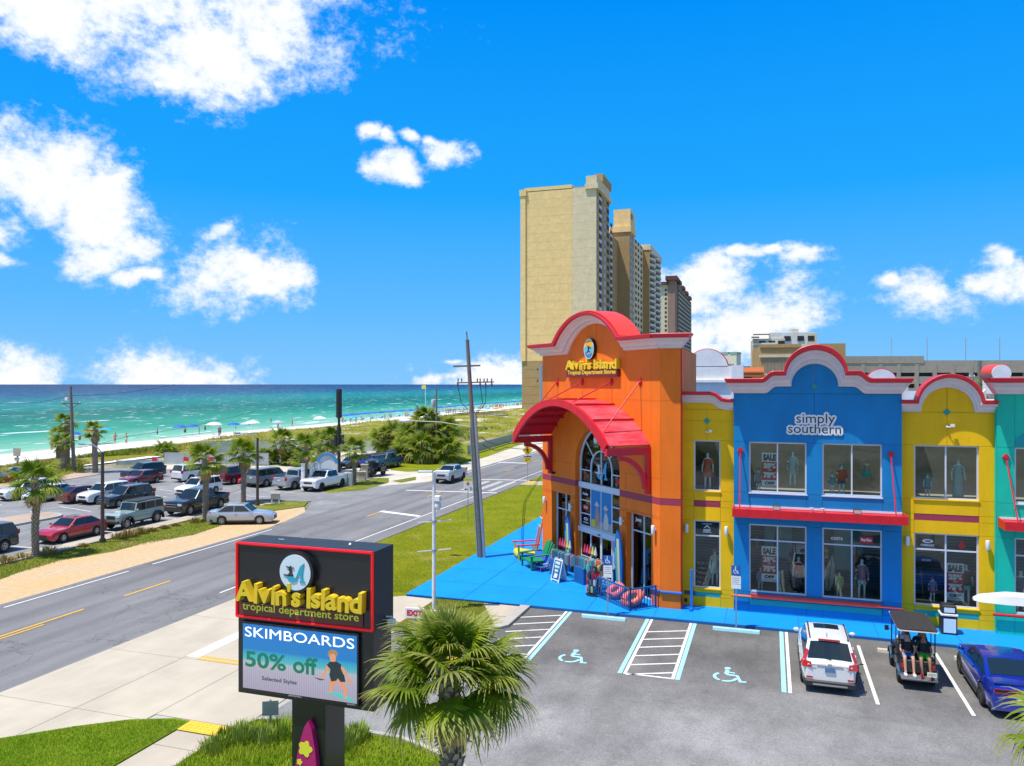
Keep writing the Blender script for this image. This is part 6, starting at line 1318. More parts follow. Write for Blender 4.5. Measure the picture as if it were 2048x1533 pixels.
# dark slim cell pole
g3, tp3 = pole_pts(678, 950, 678, 778); o = thing('cell_pole', 'slim dark cell tower pole beside the sign arch', 'cell tower', T(*g3)); h3 = tp3.z; BLK = MATS['black_metal']
MB().tube([(0,0,0), (0,0,h3*.6)], [.22, .17], 10).build('shaft', BLK, o); MB().tube([(0,0,h3*.6), (0,0,h3)], .15, 8).build('mast', BLK, o); MB().lathe([(.30, h3-3.4), (.34, h3-3.3), (.34, h3-.2), (.28, h3)], 12).build('antenna_shroud', BLK, o)
for z in (h3-5.2, h3-6.4): MB().lathe([(.26, z), (.26, z+.7)], 10).build('antenna_band', BLK, o)
for s_ in (-1, 1): MB().box(s_*.45-.14, s_*.45+.14, -.15, .15, h3-6.7, h3-5.4).build('radio_unit', BLK, o)
# beach pole with crossarm
g4, tp4 = pole_pts(148, 945, 141, 773); o = thing('utility_pole', 'wooden utility pole with a braced crossarm by the beach palms', 'utility pole', T(*g4)); v = tp4-g4
MB().tube([(0,0,0), v], [.22, .15], 8).build('shaft', WOOD, o, smooth=True); c = v*.80; MB().bar(c-R_*1.15, c+R_*1.15, .12, .14).build('crossarm', WOOD, o)
for s_ in (-1, 1): MB().bar(c+R_*s_*1.0, v*.74, .06, .06).build('brace', WOOD, o); MB().lathe([(.03, .05), (.08, .1), (.05, .3)], 8, c=tuple(c+R_*s_*1.05)).build('insulator', PWHT, o)
MB().box(c.x-.9, c.x-.5, -.2, .2, c.z+.35, c.z+.75).build('flood_lamp', PWHT, o)
# lot lamps with curved arms
def lot_lamp(lab, bx, by, ty, ax, ay):
    g, tp = pole_pts(bx, by, bx-1, ty); o = thing('lamp_post', lab, 'lamp post', T(*g), 'lamp posts of the beach lot'); h = tp.z; t = CAMH*FPX/(by-769); e = PT(ax, ay, t)-g
    MB().tube([(0,0,0), (0,0,.25)], .20, 10).build('base', BRZ, o); MB().tube([(0,0,.2), (0,0,h)], [.13, .10], 10).build('shaft', BRZ, o, smooth=True)
    MB().tube([(0,0,h-.1), e*.25+Vector((0,0,h*.75+.12)), e*.6+Vector((0,0,h*.4+.18)), e], .04, 6).build('arm', GALV, o); MB().ball(e-R_*.25, (.42, .18, .09), 8, 6).build('lamp_head', GALV, o); return Vector((g.x, g.y, h))
w1 = lot_lamp('brown lamp post with curved arm beside the red sedan', 205, 1085, 905, 172, 888); w2 = lot_lamp('brown lamp post with curved arm beside the silver sedan', 515, 1012, 876, 480, 866)
# white pole on the corner with camera and banner arms
g5, tp5 = pole_pts(868, 1222, 868, 944); o = thing('light_pole', 'white light pole with banner arms and a camera at the plaza corner', 'lamp post', T(*g5)); h5 = tp5.z
MB().tube([(0,0,0), (0,0,h5)], [.095, .08], 12).build('shaft', PWHT, o, smooth=True); MB().lathe([(.18, 0), (.18, .03), (.1, .06)], 12).build('base_plate', PWHT, o)
for z in (10.6-(1043-769)/FPX*36.5, 10.6-(1101-769)/FPX*36.5): MB().bar(R_*-.78+Vector((0,0,z-.07)), R_*.80+Vector((0,0,z+.07)), .045, .045).build('banner_arm', PWHT, o); MB().lathe([(.12, z-.05), (.12, z+.05)], 10).build('clamp', GALV, o)
MB().ball(R_*.18+Vector((0,0,h5-1.6)), (.16, .16, .22), 10, 7).build('camera_dome', PWHT, o, smooth=True); MB().bbox(.06, .34, -.12, .12, h5-1.35, h5-1.1, .03).build('camera_box', PWHT, o)
for s_ in (-1, 1): MB().bbox(*sorted((s_*.05, s_*.75)), -.16, .16, h5-.02, h5+.06, .02).build('lamp_head', GALV if s_ < 0 else PWHT, o, WM[o.name] @ RZ(YAW) @ RY(.0))
# lamp head entering the frame at the right edge
lp = PT(1946, 1200, 9.6); o = thing('street_lamp', 'white street lamp head reaching in from the right edge in front of the green bay', 'street lamp', T(lp.x+3.2, lp.y, 0)); z = lp.z
hd = MB().rings([[(x, -w, z), (x, w, z), (x, w*.8, z+hh), (x, 0, z+hh*1.3), (x, -w*.8, z+hh)] for x, w, hh in ((-3.2, .03, .03), (-3.12, .10, .06), (-2.85, .14, .10), (-2.5, .13, .10), (-2.3, .07, .07))]); hd.build('lamp_head', PWHT, o, smooth=True)
MB().tube([(-2.4, 0, z+.05), (-1.2, 0, z+.02), (0, 0, z-.4)], .04, 8).build('arm', PWHT, o); MB().tube([(0, 0, 0), (0, 0, z-.2)], [.11, .08], 10).build('shaft', PWHT, o); MB().lathe([(.04, 0), (.04, .05), (.03, .07)], 10, c=(-2.62, 0, z+.12)).build('photocell', M('cell_tan', (.35, .28, .18), .6), o)
# wires
pole_top = g + Vector((0, 0, 0)); ut = Vector((up.matrix_basis.translation)) + (tp-Vector(up.matrix_basis.translation))*0
U0 = G(962, 1118); U1 = PT(934.5, 680, 47.4); uf = lambda f: U0.lerp(U1, f)
off = PT(-700, 1105, 36); off2 = PT(-60, 1012, 52); w1t = Vector((w1.x, w1.y, w1.z*.83))
wire([PT(-20, 924, 54), PT(262, 872, 60), PT(512, 822, 60)], 'thin wire sagging across the beach at the left', .014, .2)
wire([PT(-20, 1133, 44), PT(205, 1040, 50), PT(514, 965, 60), PT(678, 905, 80)], 'lower wire running past both lamp posts of the beach lot', .014, .5)
wire([PT(-20, 806, 60), PT(140, 792, 75), PT(348, 769, 90)], 'high wire crossing the sea at the left', .014, .3)
wire([PT(964, 876, 47.4), PT(1010, 885, 70), PT(1095, 884, 110)], 'black cable running from the leaning pole to the right, upper one', .03, .3); wire([PT(966, 890, 47.4), PT(1010, 895, 70), PT(1095, 892, 110)], 'black cable running from the leaning pole to the right, lower one', .03, .3)
# utility hardware behind the tower roof edge
g6 = PT(1083, 730, 150); g6z = g6.z; o = thing('steel_pole', 'grey steel line pole with brackets just left of the orange tower', 'utility pole', T(g6.x, g6.y, 0)); MB().tube([(0,0,0), (0,0,g6z)], .32, 8).build('shaft', GALV, o)
for k in range(4): MB().bar((-.9, 0, g6z-.3-k*1.1), (.9, 0, g6z+.3-k*1.1), .09, .09).build('bracket', GALV, o); MB().lathe([(.12, 0), (.2, .2), (.1, .5)], 8, c=(.8*(-1)**k, 0, g6z-k*1.1)).build('insulator', INS, o)
p7 = PT(1959, 722, 120); o = thing('line_pole', 'wooden line pole seen over the roof in front of the garage', 'utility pole', T(p7.x, p7.y, 0)); MB().tube([(0,0,0), (0,0,p7.z)], .28, 8).build('shaft', WOOD, o); MB().bar((-1.5, 0, p7.z-2.6), (1.5, 0, p7.z-2.6), .12, .12).build('crossarm', WOOD, o)
for x in (-1.3, -.7, .7, 1.3): MB().lathe([(.06, 0), (.1, .15), (.05, .35)], 8, c=(x, 0, p7.z-2.5)).build('insulator', PWHT, o)
mb = MB(); r2 = random.Random(3)
for i in range(420):
    d = Vector((r2.gauss(0, 1.1), r2.gauss(0, .9), r2.gauss(0, .9))); a = r2.uniform(0, 6.28); s_ = .22; q = Vector((0, 0, p7.z-4.6))+d; mb.add([q, q+Vector((s_*math.cos(a), s_*math.sin(a), .1)), q+Vector((0, .05, s_))], [(0, 1, 2)])
o = thing('far_tree', 'green tree crown peeping over the second yellow gable beside the line pole', 'tree', T(p7.x-.6, p7.y, 0)); mb.build('crown', GD2, o); MB().tube([(0,0,0), (.1,0,p7.z-5)], [.25, .15], 8).build('trunk', WOOD, o)
# flag on the beach
g8 = PT(851, 845, 300); t8 = PT(851, 770, 300); o = thing('flag_pole', 'thin pale flagpole with a small yellow flag on the beach', 'flagpole', T(g8.x, g8.y, 0)); MB().tube([(0,0,0), (0,0,t8.z)], .12, 6).build('shaft', PWHT, o); MB().box(-1.6, -.1, -.03, .03, t8.z-1.6, t8.z-.2).build('flag', M('flag_yellow', (.8, .6, .05), .7), o)
# ================================================================== THE BIG ROADSIDE SIGN
SBLK = M('sign_black', (.014, .016, .018), .28, var=.15, scale=2); SGRY = M('sign_cabinet', (.022, .028, .034), .55, var=.2, scale=1.5); NEON = M('neon_red', (.78, .005, .012), .3, var=0, emit=.25); GOLD = M('letter_gold', (.80, .56, .02), .4, var=.08); GOLDS = M('letter_side', (.85, .50, .01), .45, var=.08)
LYEL = M('letter_lemon', (.92, .88, .05), .5, var=0); OXB = M('oxblood_panel', (.17, .035, .03), .5, var=.1); DISC = M('disc_white', (.66, .75, .80), .4, var=.04); AQUA = M('logo_aqua', (.02, .38, .52), .5, var=0); INK = M('logo_ink', (.02, .022, .025), .5, var=0)
SX0, SX1, SY = -11.84, -8.24, 15.3; SM = T(0, SY, 0)
sign = thing('roadside_sign', 'big black roadside sign with yellow lettering over a bright blue screen', 'sign', T(-10, SY+.45, 0))
MB().box(SX0, SX1, 0, .9, 5.18, 6.92).build('sign_cabinet', SGRY, sign, SM); MB().box(SX0+.03, SX1-.03, .02, .86, 3.40, 5.17).build('screen_housing', SBLK, sign, SM)
face = MB().box(SX0+.05, SX1-.05, -.02, .0, 5.22, 6.88).build('sign_face', SBLK, sign, SM)
nb = MB(); r_ = .035
for a, b_ in (((SX0+.03, 6.90), (SX1-.03, 6.90)), ((SX0+.03, 5.20), (SX1-.03, 5.20)), ((SX0+.03, 5.20), (SX0+.03, 6.90)), ((SX1-.03, 5.20), (SX1-.03, 6.90))): nb.tube([(a[0], -.035, a[1]), (b_[0], -.035, b_[1])], r_, 8)
nb.build('red_border', NEON, sign, SM)
MB().lathe([(.0, -.16), (.44, -.16), (.46, -.14), (.46, .0)], 40, 'Y', (-10.13, -.02, 6.37)).build('disc_drum', SBLK, sign, SM, True); 
# disc drum stands proud of the face towards the viewer
MB().lathe([(.46, .0), (.46, .18), (.0, .18)], 40, 'Y', (-10.13, 0, 6.37)).build('disc_side', SBLK, sign, SM, True)
dsk = MB().lathe([(.40, .18), (.40, .20), (.0, .20)], 40, 'Y', (-10.13, 0, 6.37)).build('emblem_disc', DISC, sign, SM)
def emblem(par, Mx, s=1.0, fill=AQUA, ink=INK, nm='emblem'):
    """the letter A drawn as a curling wave with a surfer beside it"""
    k = s; P = lambda pts: [(x*k, z*k) for x, z in pts]
    MB().prism(P([(-.20,-.11),(-.14,-.20),(-.04,-.235),(.06,-.20),(.10,-.12),(.14,-.02),(.10,-.03),(.06,-.10),(.0,-.14),(-.04,-.11),(-.10,-.09)]), -.012, 0).build(nm, fill, par, Mx)
    MB().prism(P([(.06,-.10),(.11,.02),(.17,.16),(.28,.24),(.26,.14),(.235,.0),(.245,-.14),(.30,-.19),(.30,-.22),(.16,-.22),(.16,-.19),(.185,-.16),(.18,-.07),(.12,-.07)]), -.0125, 0).build(nm, fill, par, Mx)
    MB().prism(P([(-.30,-.06),(-.05,-.055),(.0,-.085),(-.12,-.095),(-.24,-.085)]), -.014, 0).build(nm, ink, par, Mx)
    MB().prism(P([(-.16,-.06),(-.11,.01),(-.15,.06),(-.13,.10),(-.22,.13),(-.215,.14),(-.12,.125),(-.10,.155),(-.075,.15),(-.085,.12),(.0,.12),(.0,.11),(-.07,.09),(-.06,.03),(-.05,-.01),(-.02,-.06),(-.05,-.06),(-.09,-.015),(-.13,-.06)]), -.0145, 0).build(nm, ink, par, Mx)
emblem(dsk, SM @ T(-10.15, -.205, 6.37), .95)
def letters(txt, x0, x1, z, h, par, Mx, front, sidem, depth, bounce, y=-.02, bold=.03):
    """row of separate raised letters, each a little off level"""
    mes = []; w = 0; gap = .035*h
    for ch in txt:
        if ch == ' ': mes.append(None); w += .30*h; continue
        me = text_mesh(ch, 1.0, 0, bold, 0, 'LEFT'); xs_ = [v.co.x for v in me.vertices]; me['w'] = max(xs_)-min(xs_); me['x'] = min(xs_); mes.append(me); w += me['w']*h*1.32+gap
    k = (x1-x0)/w; x = x0; i = 0
    for me, ch in zip(mes, txt):
        if me is None: x += .30*h*k; continue
        ww = me['w']*h*1.32*k
        bm = bmesh.new(); bm.from_mesh(me); bmesh.ops.remove_doubles(bm, verts=bm.verts, dist=1e-5)
        ex = bmesh.ops.extrude_face_region(bm, geom=bm.faces[:]); bmesh.ops.translate(bm, vec=(0, depth, 0), verts=[v for v in ex['geom'] if isinstance(v, bmesh.types.BMVert)])
        for v in bm.verts: v.co.x = (v.co.x-me['x'])*h*1.32*k; v.co.z *= h*1.38
        bmesh.ops.recalc_face_normals(bm, faces=bm.faces[:])
        for f in bm.faces: f.smooth = False; f.material_index = 0 if abs(f.normal.y) > .8 else 1
        bm.to_mesh(me); bm.free(); me.materials.clear(); me.materials.append(front); me.materials.append(sidem); me.name = 'letter'
        rot, dz = bounce[i % len(bounce)]; obj('letter', me, par, Mx @ T(x, y-depth, z+dz*h) @ RY(rot)); x += ww+gap*k; i += 1
BN = [(-.04, .0), (.03, -.03), (-.03, .02), (.05, .0), (-.02, -.02), (0, .1), (.04, .02), (.02, .0), (-.05, .03), (.03, -.02), (-.03, .02), (.02, -.02), (.03, .0)]
letters("Alvin's Island", -11.72, -8.42, 5.62, .44, sign, SM, GOLD, GOLDS, .20, BN, bold=.028)
band = MB().bbox(-11.74, -8.50, 0, .30, 5.225, 5.53, .03); 
MB().box(-11.74, -8.50, -.05, -.021, 5.25, 5.545).build('name_panel', OXB, sign, SM)
text('tropical department store', .3, LYEL, sign, SM @ T(-10.12, -.054, 5.315), width=3.05, height=.235, bold=.004)
def screen_mat():
    b = NB('led_screen'); tcx = b.n('ShaderNodeTexCoord'); sx = b.n('ShaderNodeSeparateXYZ'); b.l(tcx.outputs['Generated'], sx.inputs[0])
    rp = b.n('ShaderNodeValToRGB'); e = rp.color_ramp.elements; cols = [(0, (.40, .36, .50)), (.30, (.46, .43, .56)), (.42, (.46, .50, .58)), (.46, (.10, .50, .58)), (.58, (.02, .36, .62)), (.62, (.005, .22, .62)), (1, (.008, .20, .66))]
    e[0].color = cols[0][1]+(1,); e[1].color = cols[-1][1]+(1,)
    for p, c in cols[1:-1]: x = e.new(p); x.color = c+(1,)
    b.l(sx.outputs[2], rp.inputs[0]); wv = b.n('ShaderNodeTexWave'); wv.inputs['Scale'].default_value = 16; wv.inputs['Distortion'].default_value = .5; b.l(tcx.outputs['Generated'], wv.inputs['Vector'])
    q = b.mix(1., rp.outputs[0], b.rng(wv.outputs[0], 0, 1, .88, 1.08), 'MULTIPLY'); b.col((.02, .02, .02)); b.l(q, b.p.inputs['Emission Color']); b.p.inputs['Emission Strength'].default_value = .8; return b.done(.4)
MB().box(-11.66, -8.60, -.06, .02, 3.50, 5.10).build('screen_bezel', SBLK, sign, SM); scr = MB().box(-11.62, -8.64, -.066, -.058, 3.56, 5.05).build('led_screen', screen_mat(), sign, SM)
def em(name, c, k=.95): return M(name, c, .5, var=0, emit=k)
E_W = em('screen_white', (.80, .84, .92)); E_G = em('screen_green', (.005, .10, .06)); E_K = em('screen_ink', (.03, .035, .05)); E_S = em('screen_skin', (.42, .17, .09)); E_H = em('screen_hair', (.22, .13, .05)); E_B = em('screen_shirt', (.012, .018, .024)); E_T = em('screen_board', (.03, .32, .28))
text('SKIMBOARDS', .3, E_W, scr, SM @ T(-10.13, -.070, 4.76), width=2.86, height=.225)
text('50%', .4, E_G, scr, SM @ T(-11.55, -.070, 4.06), width=1.10, height=.37, bold=.010, align='LEFT'); text('off', .4, E_G, scr, SM @ T(-10.27, -.070, 4.06), width=.64, height=.39, bold=.010, align='LEFT'); text('Selected Styles', .15, E_K, scr, SM @ T(-11.1, -.070, 3.77), width=.93, height=.12, align='LEFT', bold=.004)
text('DAKTRONICS', .06, PWHT, sign, SM @ T(-10.22, -.062, 3.513), width=.34, height=.035); text('GALAXY', .06, PWHT, sign, SM @ T(-8.78, -.062, 3.513), width=.22, height=.035)
fig = lambda pts, m, d, nm: MB().prism([(-9.30+x*.42, 3.60+z*.42) for x, z in pts], -.068-d, -.066).build(nm, m, scr, SM)
fig([(-.35,.28),(.2,.20),(.8,.05),(1.45,-.02),(1.5,.03),(1.1,.2),(.4,.34),(-.1,.36)], E_T, .001, 'picture_board')
fig([(-.05,1.0),(.15,1.05),(.42,1.0),(.36,.8),(.2,.72),(.12,.32),(-.12,.28),(-.12,.36),(.0,.42),(-.04,.75)], E_S, .002, 'picture_leg'); fig([(.45,1.05),(.75,1.0),(1.0,.62),(.95,.2),(1.0,.12),(.8,.1),(.8,.55),(.55,.78)], E_S, .002, 'picture_leg')
fig([(-.08,1.28),(.05,.90),(.35,.98),(.45,1.12),(.62,.95),(.90,.98),(.82,1.36)], E_B, .003, 'picture_shorts'); fig([(-.22,1.75),(-.02,1.95),(.35,2.0),(.66,1.86),(.62,1.66),(.80,1.32),(-.06,1.22),(.0,1.55)], E_B, .004, 'picture_shirt')
fig([(-.2,1.78),(-.05,1.6),(-.28,1.28),(-.52,1.0),(-.62,.96),(-.6,1.05),(-.42,1.3)], E_S, .002, 'picture_arm'); fig([(.6,1.85),(.95,1.55),(1.12,1.2),(1.32,1.02),(1.22,.86),(1.1,.98),(1.0,1.2),(.66,1.6)], E_S, .002, 'picture_arm')
fig([(.02,1.95),(.3,1.98),(.34,2.22),(.26,2.42),(.02,2.44),(-.06,2.25)], E_S, .005, 'picture_face'); fig([(-.14,2.2),(-.06,2.28),(.06,2.4),(.3,2.38),(.42,2.26),(.44,2.44),(.3,2.58),(.02,2.58),(-.14,2.44)], E_H, .006, 'picture_hair'); fig([(-1.05,1.0),(-.3,.95),(-.62,.88)], E_K, .001, 'picture_shadow')
MB().box(-10.42, -9.54, .12, .95, -.2, 3.40).build('post', SBLK, sign, SM)
PINK = M('surf_pink', (.46, .012, .15), .35, var=.08); LEMON = M('flower_lemon', (.76, .72, .04), .5, var=.05)
sb = MB().prism([(-9.90 + w, z) for w, z in [(.0, 3.0), (.09, 2.8), (.17, 2.4), (.22, 1.9), (.235, 1.4), (.20, .9), (.12, .5), (-.12, .5), (-.33, .9), (-.38, 1.4), (-.34, 1.9), (-.24, 2.4), (-.1, 2.85)]], -.03, .118).build('surfboard_panel', PINK, sign, SM)
def flower(x, z, s, rot=0):
    pts = []
    for k in range(25): a = 2*math.pi*k/25+rot; rr = s*(.62+.38*abs(math.cos(2.5*a))); pts.append((x+rr*math.cos(a), z+rr*math.sin(a)))
    MB().prism(pts, -.04, -.03).build('flower_motif', LEMON, sb, SM)
flower(-9.97, 2.36, .19, .3); flower(-10.12, 2.04, .075, .1); flower(-9.93, 1.83, .13, .7); flower(-10.0, 1.3, .16, .2)
MB().tube([(SX1, .55, 5.35), (SX1+.15, .55, 5.36)], .02, 6).build('conduit', PWHT, sign, SM); MB().bbox(SX1+.05, SX1+.2, .48, .66, 5.12, 5.30, .02).build('junction_box', PWHT, sign, SM); MB().tube([(-10.9, .3, 6.92), (-10.9, .3, 6.98), (-10.75, .3, 6.98), (-10.75, .3, 6.92)], .012, 5).build('lifting_eye', GALV, sign, SM); MB().lathe([(.05, 0), (.05, .03), (.02, .06)], 8, c=(-9.1, .45, 6.92)).build('lifting_eye', GALV, sign, SM)
# ================================================================== LETTERING AND WORDS ON THE SHOP
fs = thing('tower_sign', 'yellow raised lettering over a maroon name box on the orange tower', 'sign', TWR @ T(-5.7, 0, 10.99))
MB().box(-8.2, -3.22, -.24, -.004, 10.99, 11.36).build('name_box', M('name_box_maroon', (.16, .018, .022), .5), fs, TWR)
text('Tropical Department Stores', .3, GOLD, fs, TWR @ T(-5.71, -.246, 11.07), width=4.75, height=.30, bold=.012)
letters("Alvin's Island", -8.36, -3.25, 11.42, .50, fs, TWR, GOLD, GOLDS, .22, BN, bold=.03)
em_ = thing('tower_emblem', 'oval surfer emblem at the top of the orange tower', 'sign', TWR @ T(-5.93, 0, 12.5))
ov = lambda a, b_, y0, y1: MB().prism([(a*math.cos(2*math.pi*k/32), b_*math.sin(2*math.pi*k/32)) for k in range(32)], y0, y1)
ov(.50, .56, -.20, -.004).build('drum', SBLK, em_); ov(.49, .55, -.215, -.2).build('rim', DISC, em_); ov(.44, .50, -.222, -.215).build('sky_field', M('emblem_sky', (.12, .50, .68), .5), em_)
MB().prism([(.43*math.cos(math.radians(a)), .49*math.sin(math.radians(a))) for a in range(12, 169, 12)], -.226, -.222).build('sun_field', M('emblem_sun', (.85, .48, .02), .5), em_); MB().prism([(.43*math.cos(math.radians(a)), .49*math.sin(math.radians(a))) for a in range(205, 336, 10)] + [(.1, -.30), (-.2, -.16)], -.226, -.222).build('wave_field', M('emblem_wave', (.02, .25, .58), .5), em_)
MB().prism([(-.22,.22),(-.02,.12),(.0,.18),(.08,.18),(.08,.1),(.24,.05),(.23,.01),(.06,.02),(.05,-.08),(.16,-.16),(.14,-.22),(-.02,-.12),(-.1,-.24),(-.15,-.22),(-.08,-.04),(-.06,.06)], -.232, -.226).build('surfer', INK, em_); MB().prism([(-.2,-.26),(.28,-.20),(.26,-.25),(-.12,-.31)], -.23, -.226).build('board', M('emblem_board', (.8, .36, .02), .5), em_)
ss = thing('wall_lettering', 'dark lettering outlined in white on the upper blue wall', 'sign', B1 @ T(1.9, 0, 8.4)); WOUT = M('letter_white', (.80, .81, .83), .5, var=.03)
INKL = M('letter_ink', (.03, .03, .045), .5, var=0)
for t_, x, z, w_ in (('simply', 1.93, 8.86, 1.62), ('southern', 1.90, 8.40, 2.22)):
    me = text_mesh(t_, .62); xs_ = [v.co.x for v in me.vertices]; kx = w_/(max(xs_)-min(xs_)); me.transform(Matrix.Diagonal((kx, 1, kx*.95, 1))); vs = [v.co.copy() for v in me.vertices]; fc = [tuple(p.vertices) for p in me.polygons]
    hal = MB()
    for k in range(16):
        a_ = 2*math.pi*k/16; r_ = .09 if k % 2 else .05; hal.add([(v.x+r_*math.cos(a_), -.0012*k, v.z+r_*math.sin(a_)) for v in vs], fc)
    hal.build('outline', WOUT, ss, B1 @ T(x, -.035, z)); me.materials.append(INKL); obj('lettering', me, ss, B1 @ T(x, -.062, z))
GWHITE = M('decal_white', (.75, .77, .78), .6, var=0); GRED = M('decal_red', (.55, .02, .025), .6, var=.05)
def decal(lab, parts, Mx, org):
    t = thing('window_decal', lab, 'decal', Mx @ T(*org))
    return t
IN = .19                                             # just behind the panes
def words(txt, x, z, w, Mx, m=None, lab=None, h=None, back=None, y=.155):
    t = thing('window_decal', lab, 'decal', Mx @ T(x, y, z), 'lettering on the shop windows')
    if back: MB().box(-w/2-.06, w/2+.06, .004, .012, -.05, (h or w*.3)+.06).build('backing', back, t)
    text(txt, .3, m or GWHITE, t, WM[t.name], width=w, height=h, bold=.01); return t
words('COSTA', 2.85, 3.62, .50, B1, lab='white word on the upper pane of the right lower blue window', h=.13)
words('Ray-Ban', 4.05, 3.60, .42, B1, back=GRED, lab='red panel with white script on the right lower blue window', h=.17)
t = words('REEF', -2.83, 3.60, .34, Y1, lab='white boxed word on the lower window of the first yellow bay', h=.12); MB().prism([(-.16, .17), (.0, .32), (.16, .17), (.11, .17), (0, .26), (-.11, .17)], 0, .003).build('peak_mark', GWHITE, t)
for z in (-.04, .36): MB().box(-.22, .22, 0, .003, z, z+.02).build('frame_line', GWHITE, t)
t = words('OAKLEY', 6.55, 3.52, .56, Y2, lab='white oval mark and word on the lower window of the second yellow bay', h=.09)
oa = [(.21*math.cos(2*math.pi*k/24), .22+.085*math.sin(2*math.pi*k/24)) for k in range(25)]; ia = [(.13*math.cos(2*math.pi*k/24), .22+.038*math.sin(2*math.pi*k/24)) for k in range(25)]
MB().rings([[(p[0], 0, p[1]), (q[0], 0, q[1]), (q[0], .003, q[1]), (p[0], .003, p[1])] for p, q in zip(oa, ia)]).build('oval_mark', GWHITE, t)
t = thing('window_decal', 'red diamond-cut stone mark on the lower window of the second yellow bay', 'decal', Y2 @ T(7.87, .155, 3.5), 'lettering on the shop windows'); MB().prism([(-.13, .08), (-.05, .0), (.05, 0), (.13, .08), (.10, .16), (.02, .34), (-.02, .34), (-.10, .16)], 0, .003).build('stone_mark', GRED, t)
words('Jeep', -2.2, 3.72, .52, TWR, lab='white word on the right tower window', h=.26, y=.345)
words('Hurley', -7.1, 4.42, .55, TWR, lab='white word on the top left entrance pane', h=.2, y=.318); words('Ray-Ban', -7.05, 3.7, .40, TWR, back=GRED, lab='red panel with white script on the left entrance pane', h=.18, y=.318); t = words('OAKLEY', -7.05, 2.92, .56, TWR, lab='white oval mark and word on the lowest left entrance pane', h=.09, y=.318)
MB().rings([[(p[0], 0, p[1]+.02), (q[0], 0, q[1]+.02), (q[0], .003, q[1]+.02), (p[0], .003, p[1]+.02)] for p, q in zip(oa, ia)]).build('oval_mark', GWHITE, t)
words('FOX', 6.62, 2.72, .36, Y2, lab='white word on the dark banner under the bike poster', h=.10, y=.80)
# entrance posters and arch graphics
pb = thing('entrance_poster', 'blue beach poster with two people in sun hats filling the middle entrance panes', 'poster', TWR @ T(cxt, .318, 2.8)); MB().box(-.99, .99, 0, .01, 0, 2.06).build('poster_sky', M('poster_blue', (.012, .20, .46), .6, var=.05), pb); MB().box(-.99, .99, -.003, 0, 0, .42).build('poster_sand', M('poster_sand', (.48, .40, .30), .7, var=.15), pb)
SK = M('poster_skin', (.50, .27, .17), .7, var=.05); HT = M('poster_hat', (.62, .56, .45), .7, var=.1)
for x, z, k in ((-.42, .0, 1), (.42, -.1, 1)):
    MB().prism([(x-.14, z+.15), (x-.20, z+.7), (x-.08, z+1.05), (x+.1, z+1.05), (x+.24, z+.75), (x+.26, z+.2)], -.006, -.003).build('poster_figure', SK if x < 0 else HT, pb); ov(.11, .15, -.009, -.006).xf(T(x, 0, z+1.16)).build('poster_face', SK, pb); ov(.22, .07, -.012, -.009).xf(T(x, 0, z+1.28)).build('poster_hat', HT, pb); ov(.12, .12, -.013, -.010).xf(T(x, 0, z+1.34)).build('poster_hat', HT, pb)
MB().box(-.95, -.6, -.008, -.004, .1, .45).build('poster_towel', M('poster_yellow', (.75, .58, .02), .7), pb)
ag = thing('arch_emblem', 'pale blue surfer-and-wave emblem on the arched window', 'decal', TWR @ T(cxt-.05, .325, 5.85)); emblem(ag, WM[ag.name] @ T(0, 0, .12), 2.1, M('arch_blue', (.05, .36, .62), .5), GWHITE)
HIB = M('hibiscus_red', (.50, .008, .03), .6); LFG = M('hibiscus_leaf', (.01, .20, .06), .6)
for i, (x, z) in enumerate(((-7.1, 5.55), (-4.0, 5.55), (-6.1, 7.55), (-4.6, 7.45))):
    f_ = thing('flower_decal', 'red hibiscus on green leaves, ' + ('at the lower left of the arched window', 'at the lower right of the arched window', 'at the upper left of the arched window', 'at the upper right of the arched window')[i], 'decal', TWR @ T(x, .328, z), 'flower decals on the arched window'); MB().prism([(.33*math.cos(2*math.pi*k/20)*(.7+.3*math.cos(3*2*math.pi*k/20)), .33*math.sin(2*math.pi*k/20)*(.7+.3*math.cos(3*2*math.pi*k/20))) for k in range(20)], .002, .005).build('leaves', LFG, f_)
    MB().prism([(.2*math.cos(2*math.pi*k/25)*(.7+.3*abs(math.cos(2.5*2*math.pi*k/25))), .2*math.sin(2*math.pi*k/25)*(.7+.3*abs(math.cos(2.5*2*math.pi*k/25)))) for k in range(25)], -.002, .002).build('petals', HIB if i < 2 else GWHITE, f_)
# sale posters
def sale(x, z, Mx, lab, k=1.0):
    t = thing('sale_poster', lab, 'poster', Mx @ T(x, .185, z), 'sale posters in the shop windows'); w = .34*k
    MB().box(-w, w, .002, .012, 0, 1.62*k).build('board', GWHITE, t); MB().box(-w, w, -.003, .001, .36*k, 1.20*k).build('red_panel', M('sale_red', (.52, .012, .018), .6, var=.05), t)
    for tx, zz, ww, hh, m in (('SALE', 1.25, .56, .30, INK), ('25%', .90, .54, .24, GWHITE), ('TO', .80, .16, .065, GWHITE), ('75%', .45, .54, .28, GWHITE), ('OFF', .15, .44, .15, INK)): text(tx, .3, m, t, WM[t.name] @ T(0, -.006, zz*k), width=ww*k, height=hh*k, bold=.02)
    text('STOREWIDE SALE', .1, INK, t, WM[t.name] @ T(0, -.006, .05*k), width=.56*k, height=.06*k)
sale(-.02, 5.83, B1, 'red and white sale poster in the upper left blue window'); sale(-.03, 1.52, B1, 'red and white sale poster in the lower left blue window'); sale(7.62, 1.22, Y2, 'red and white sale poster in the lower window of the second yellow bay')
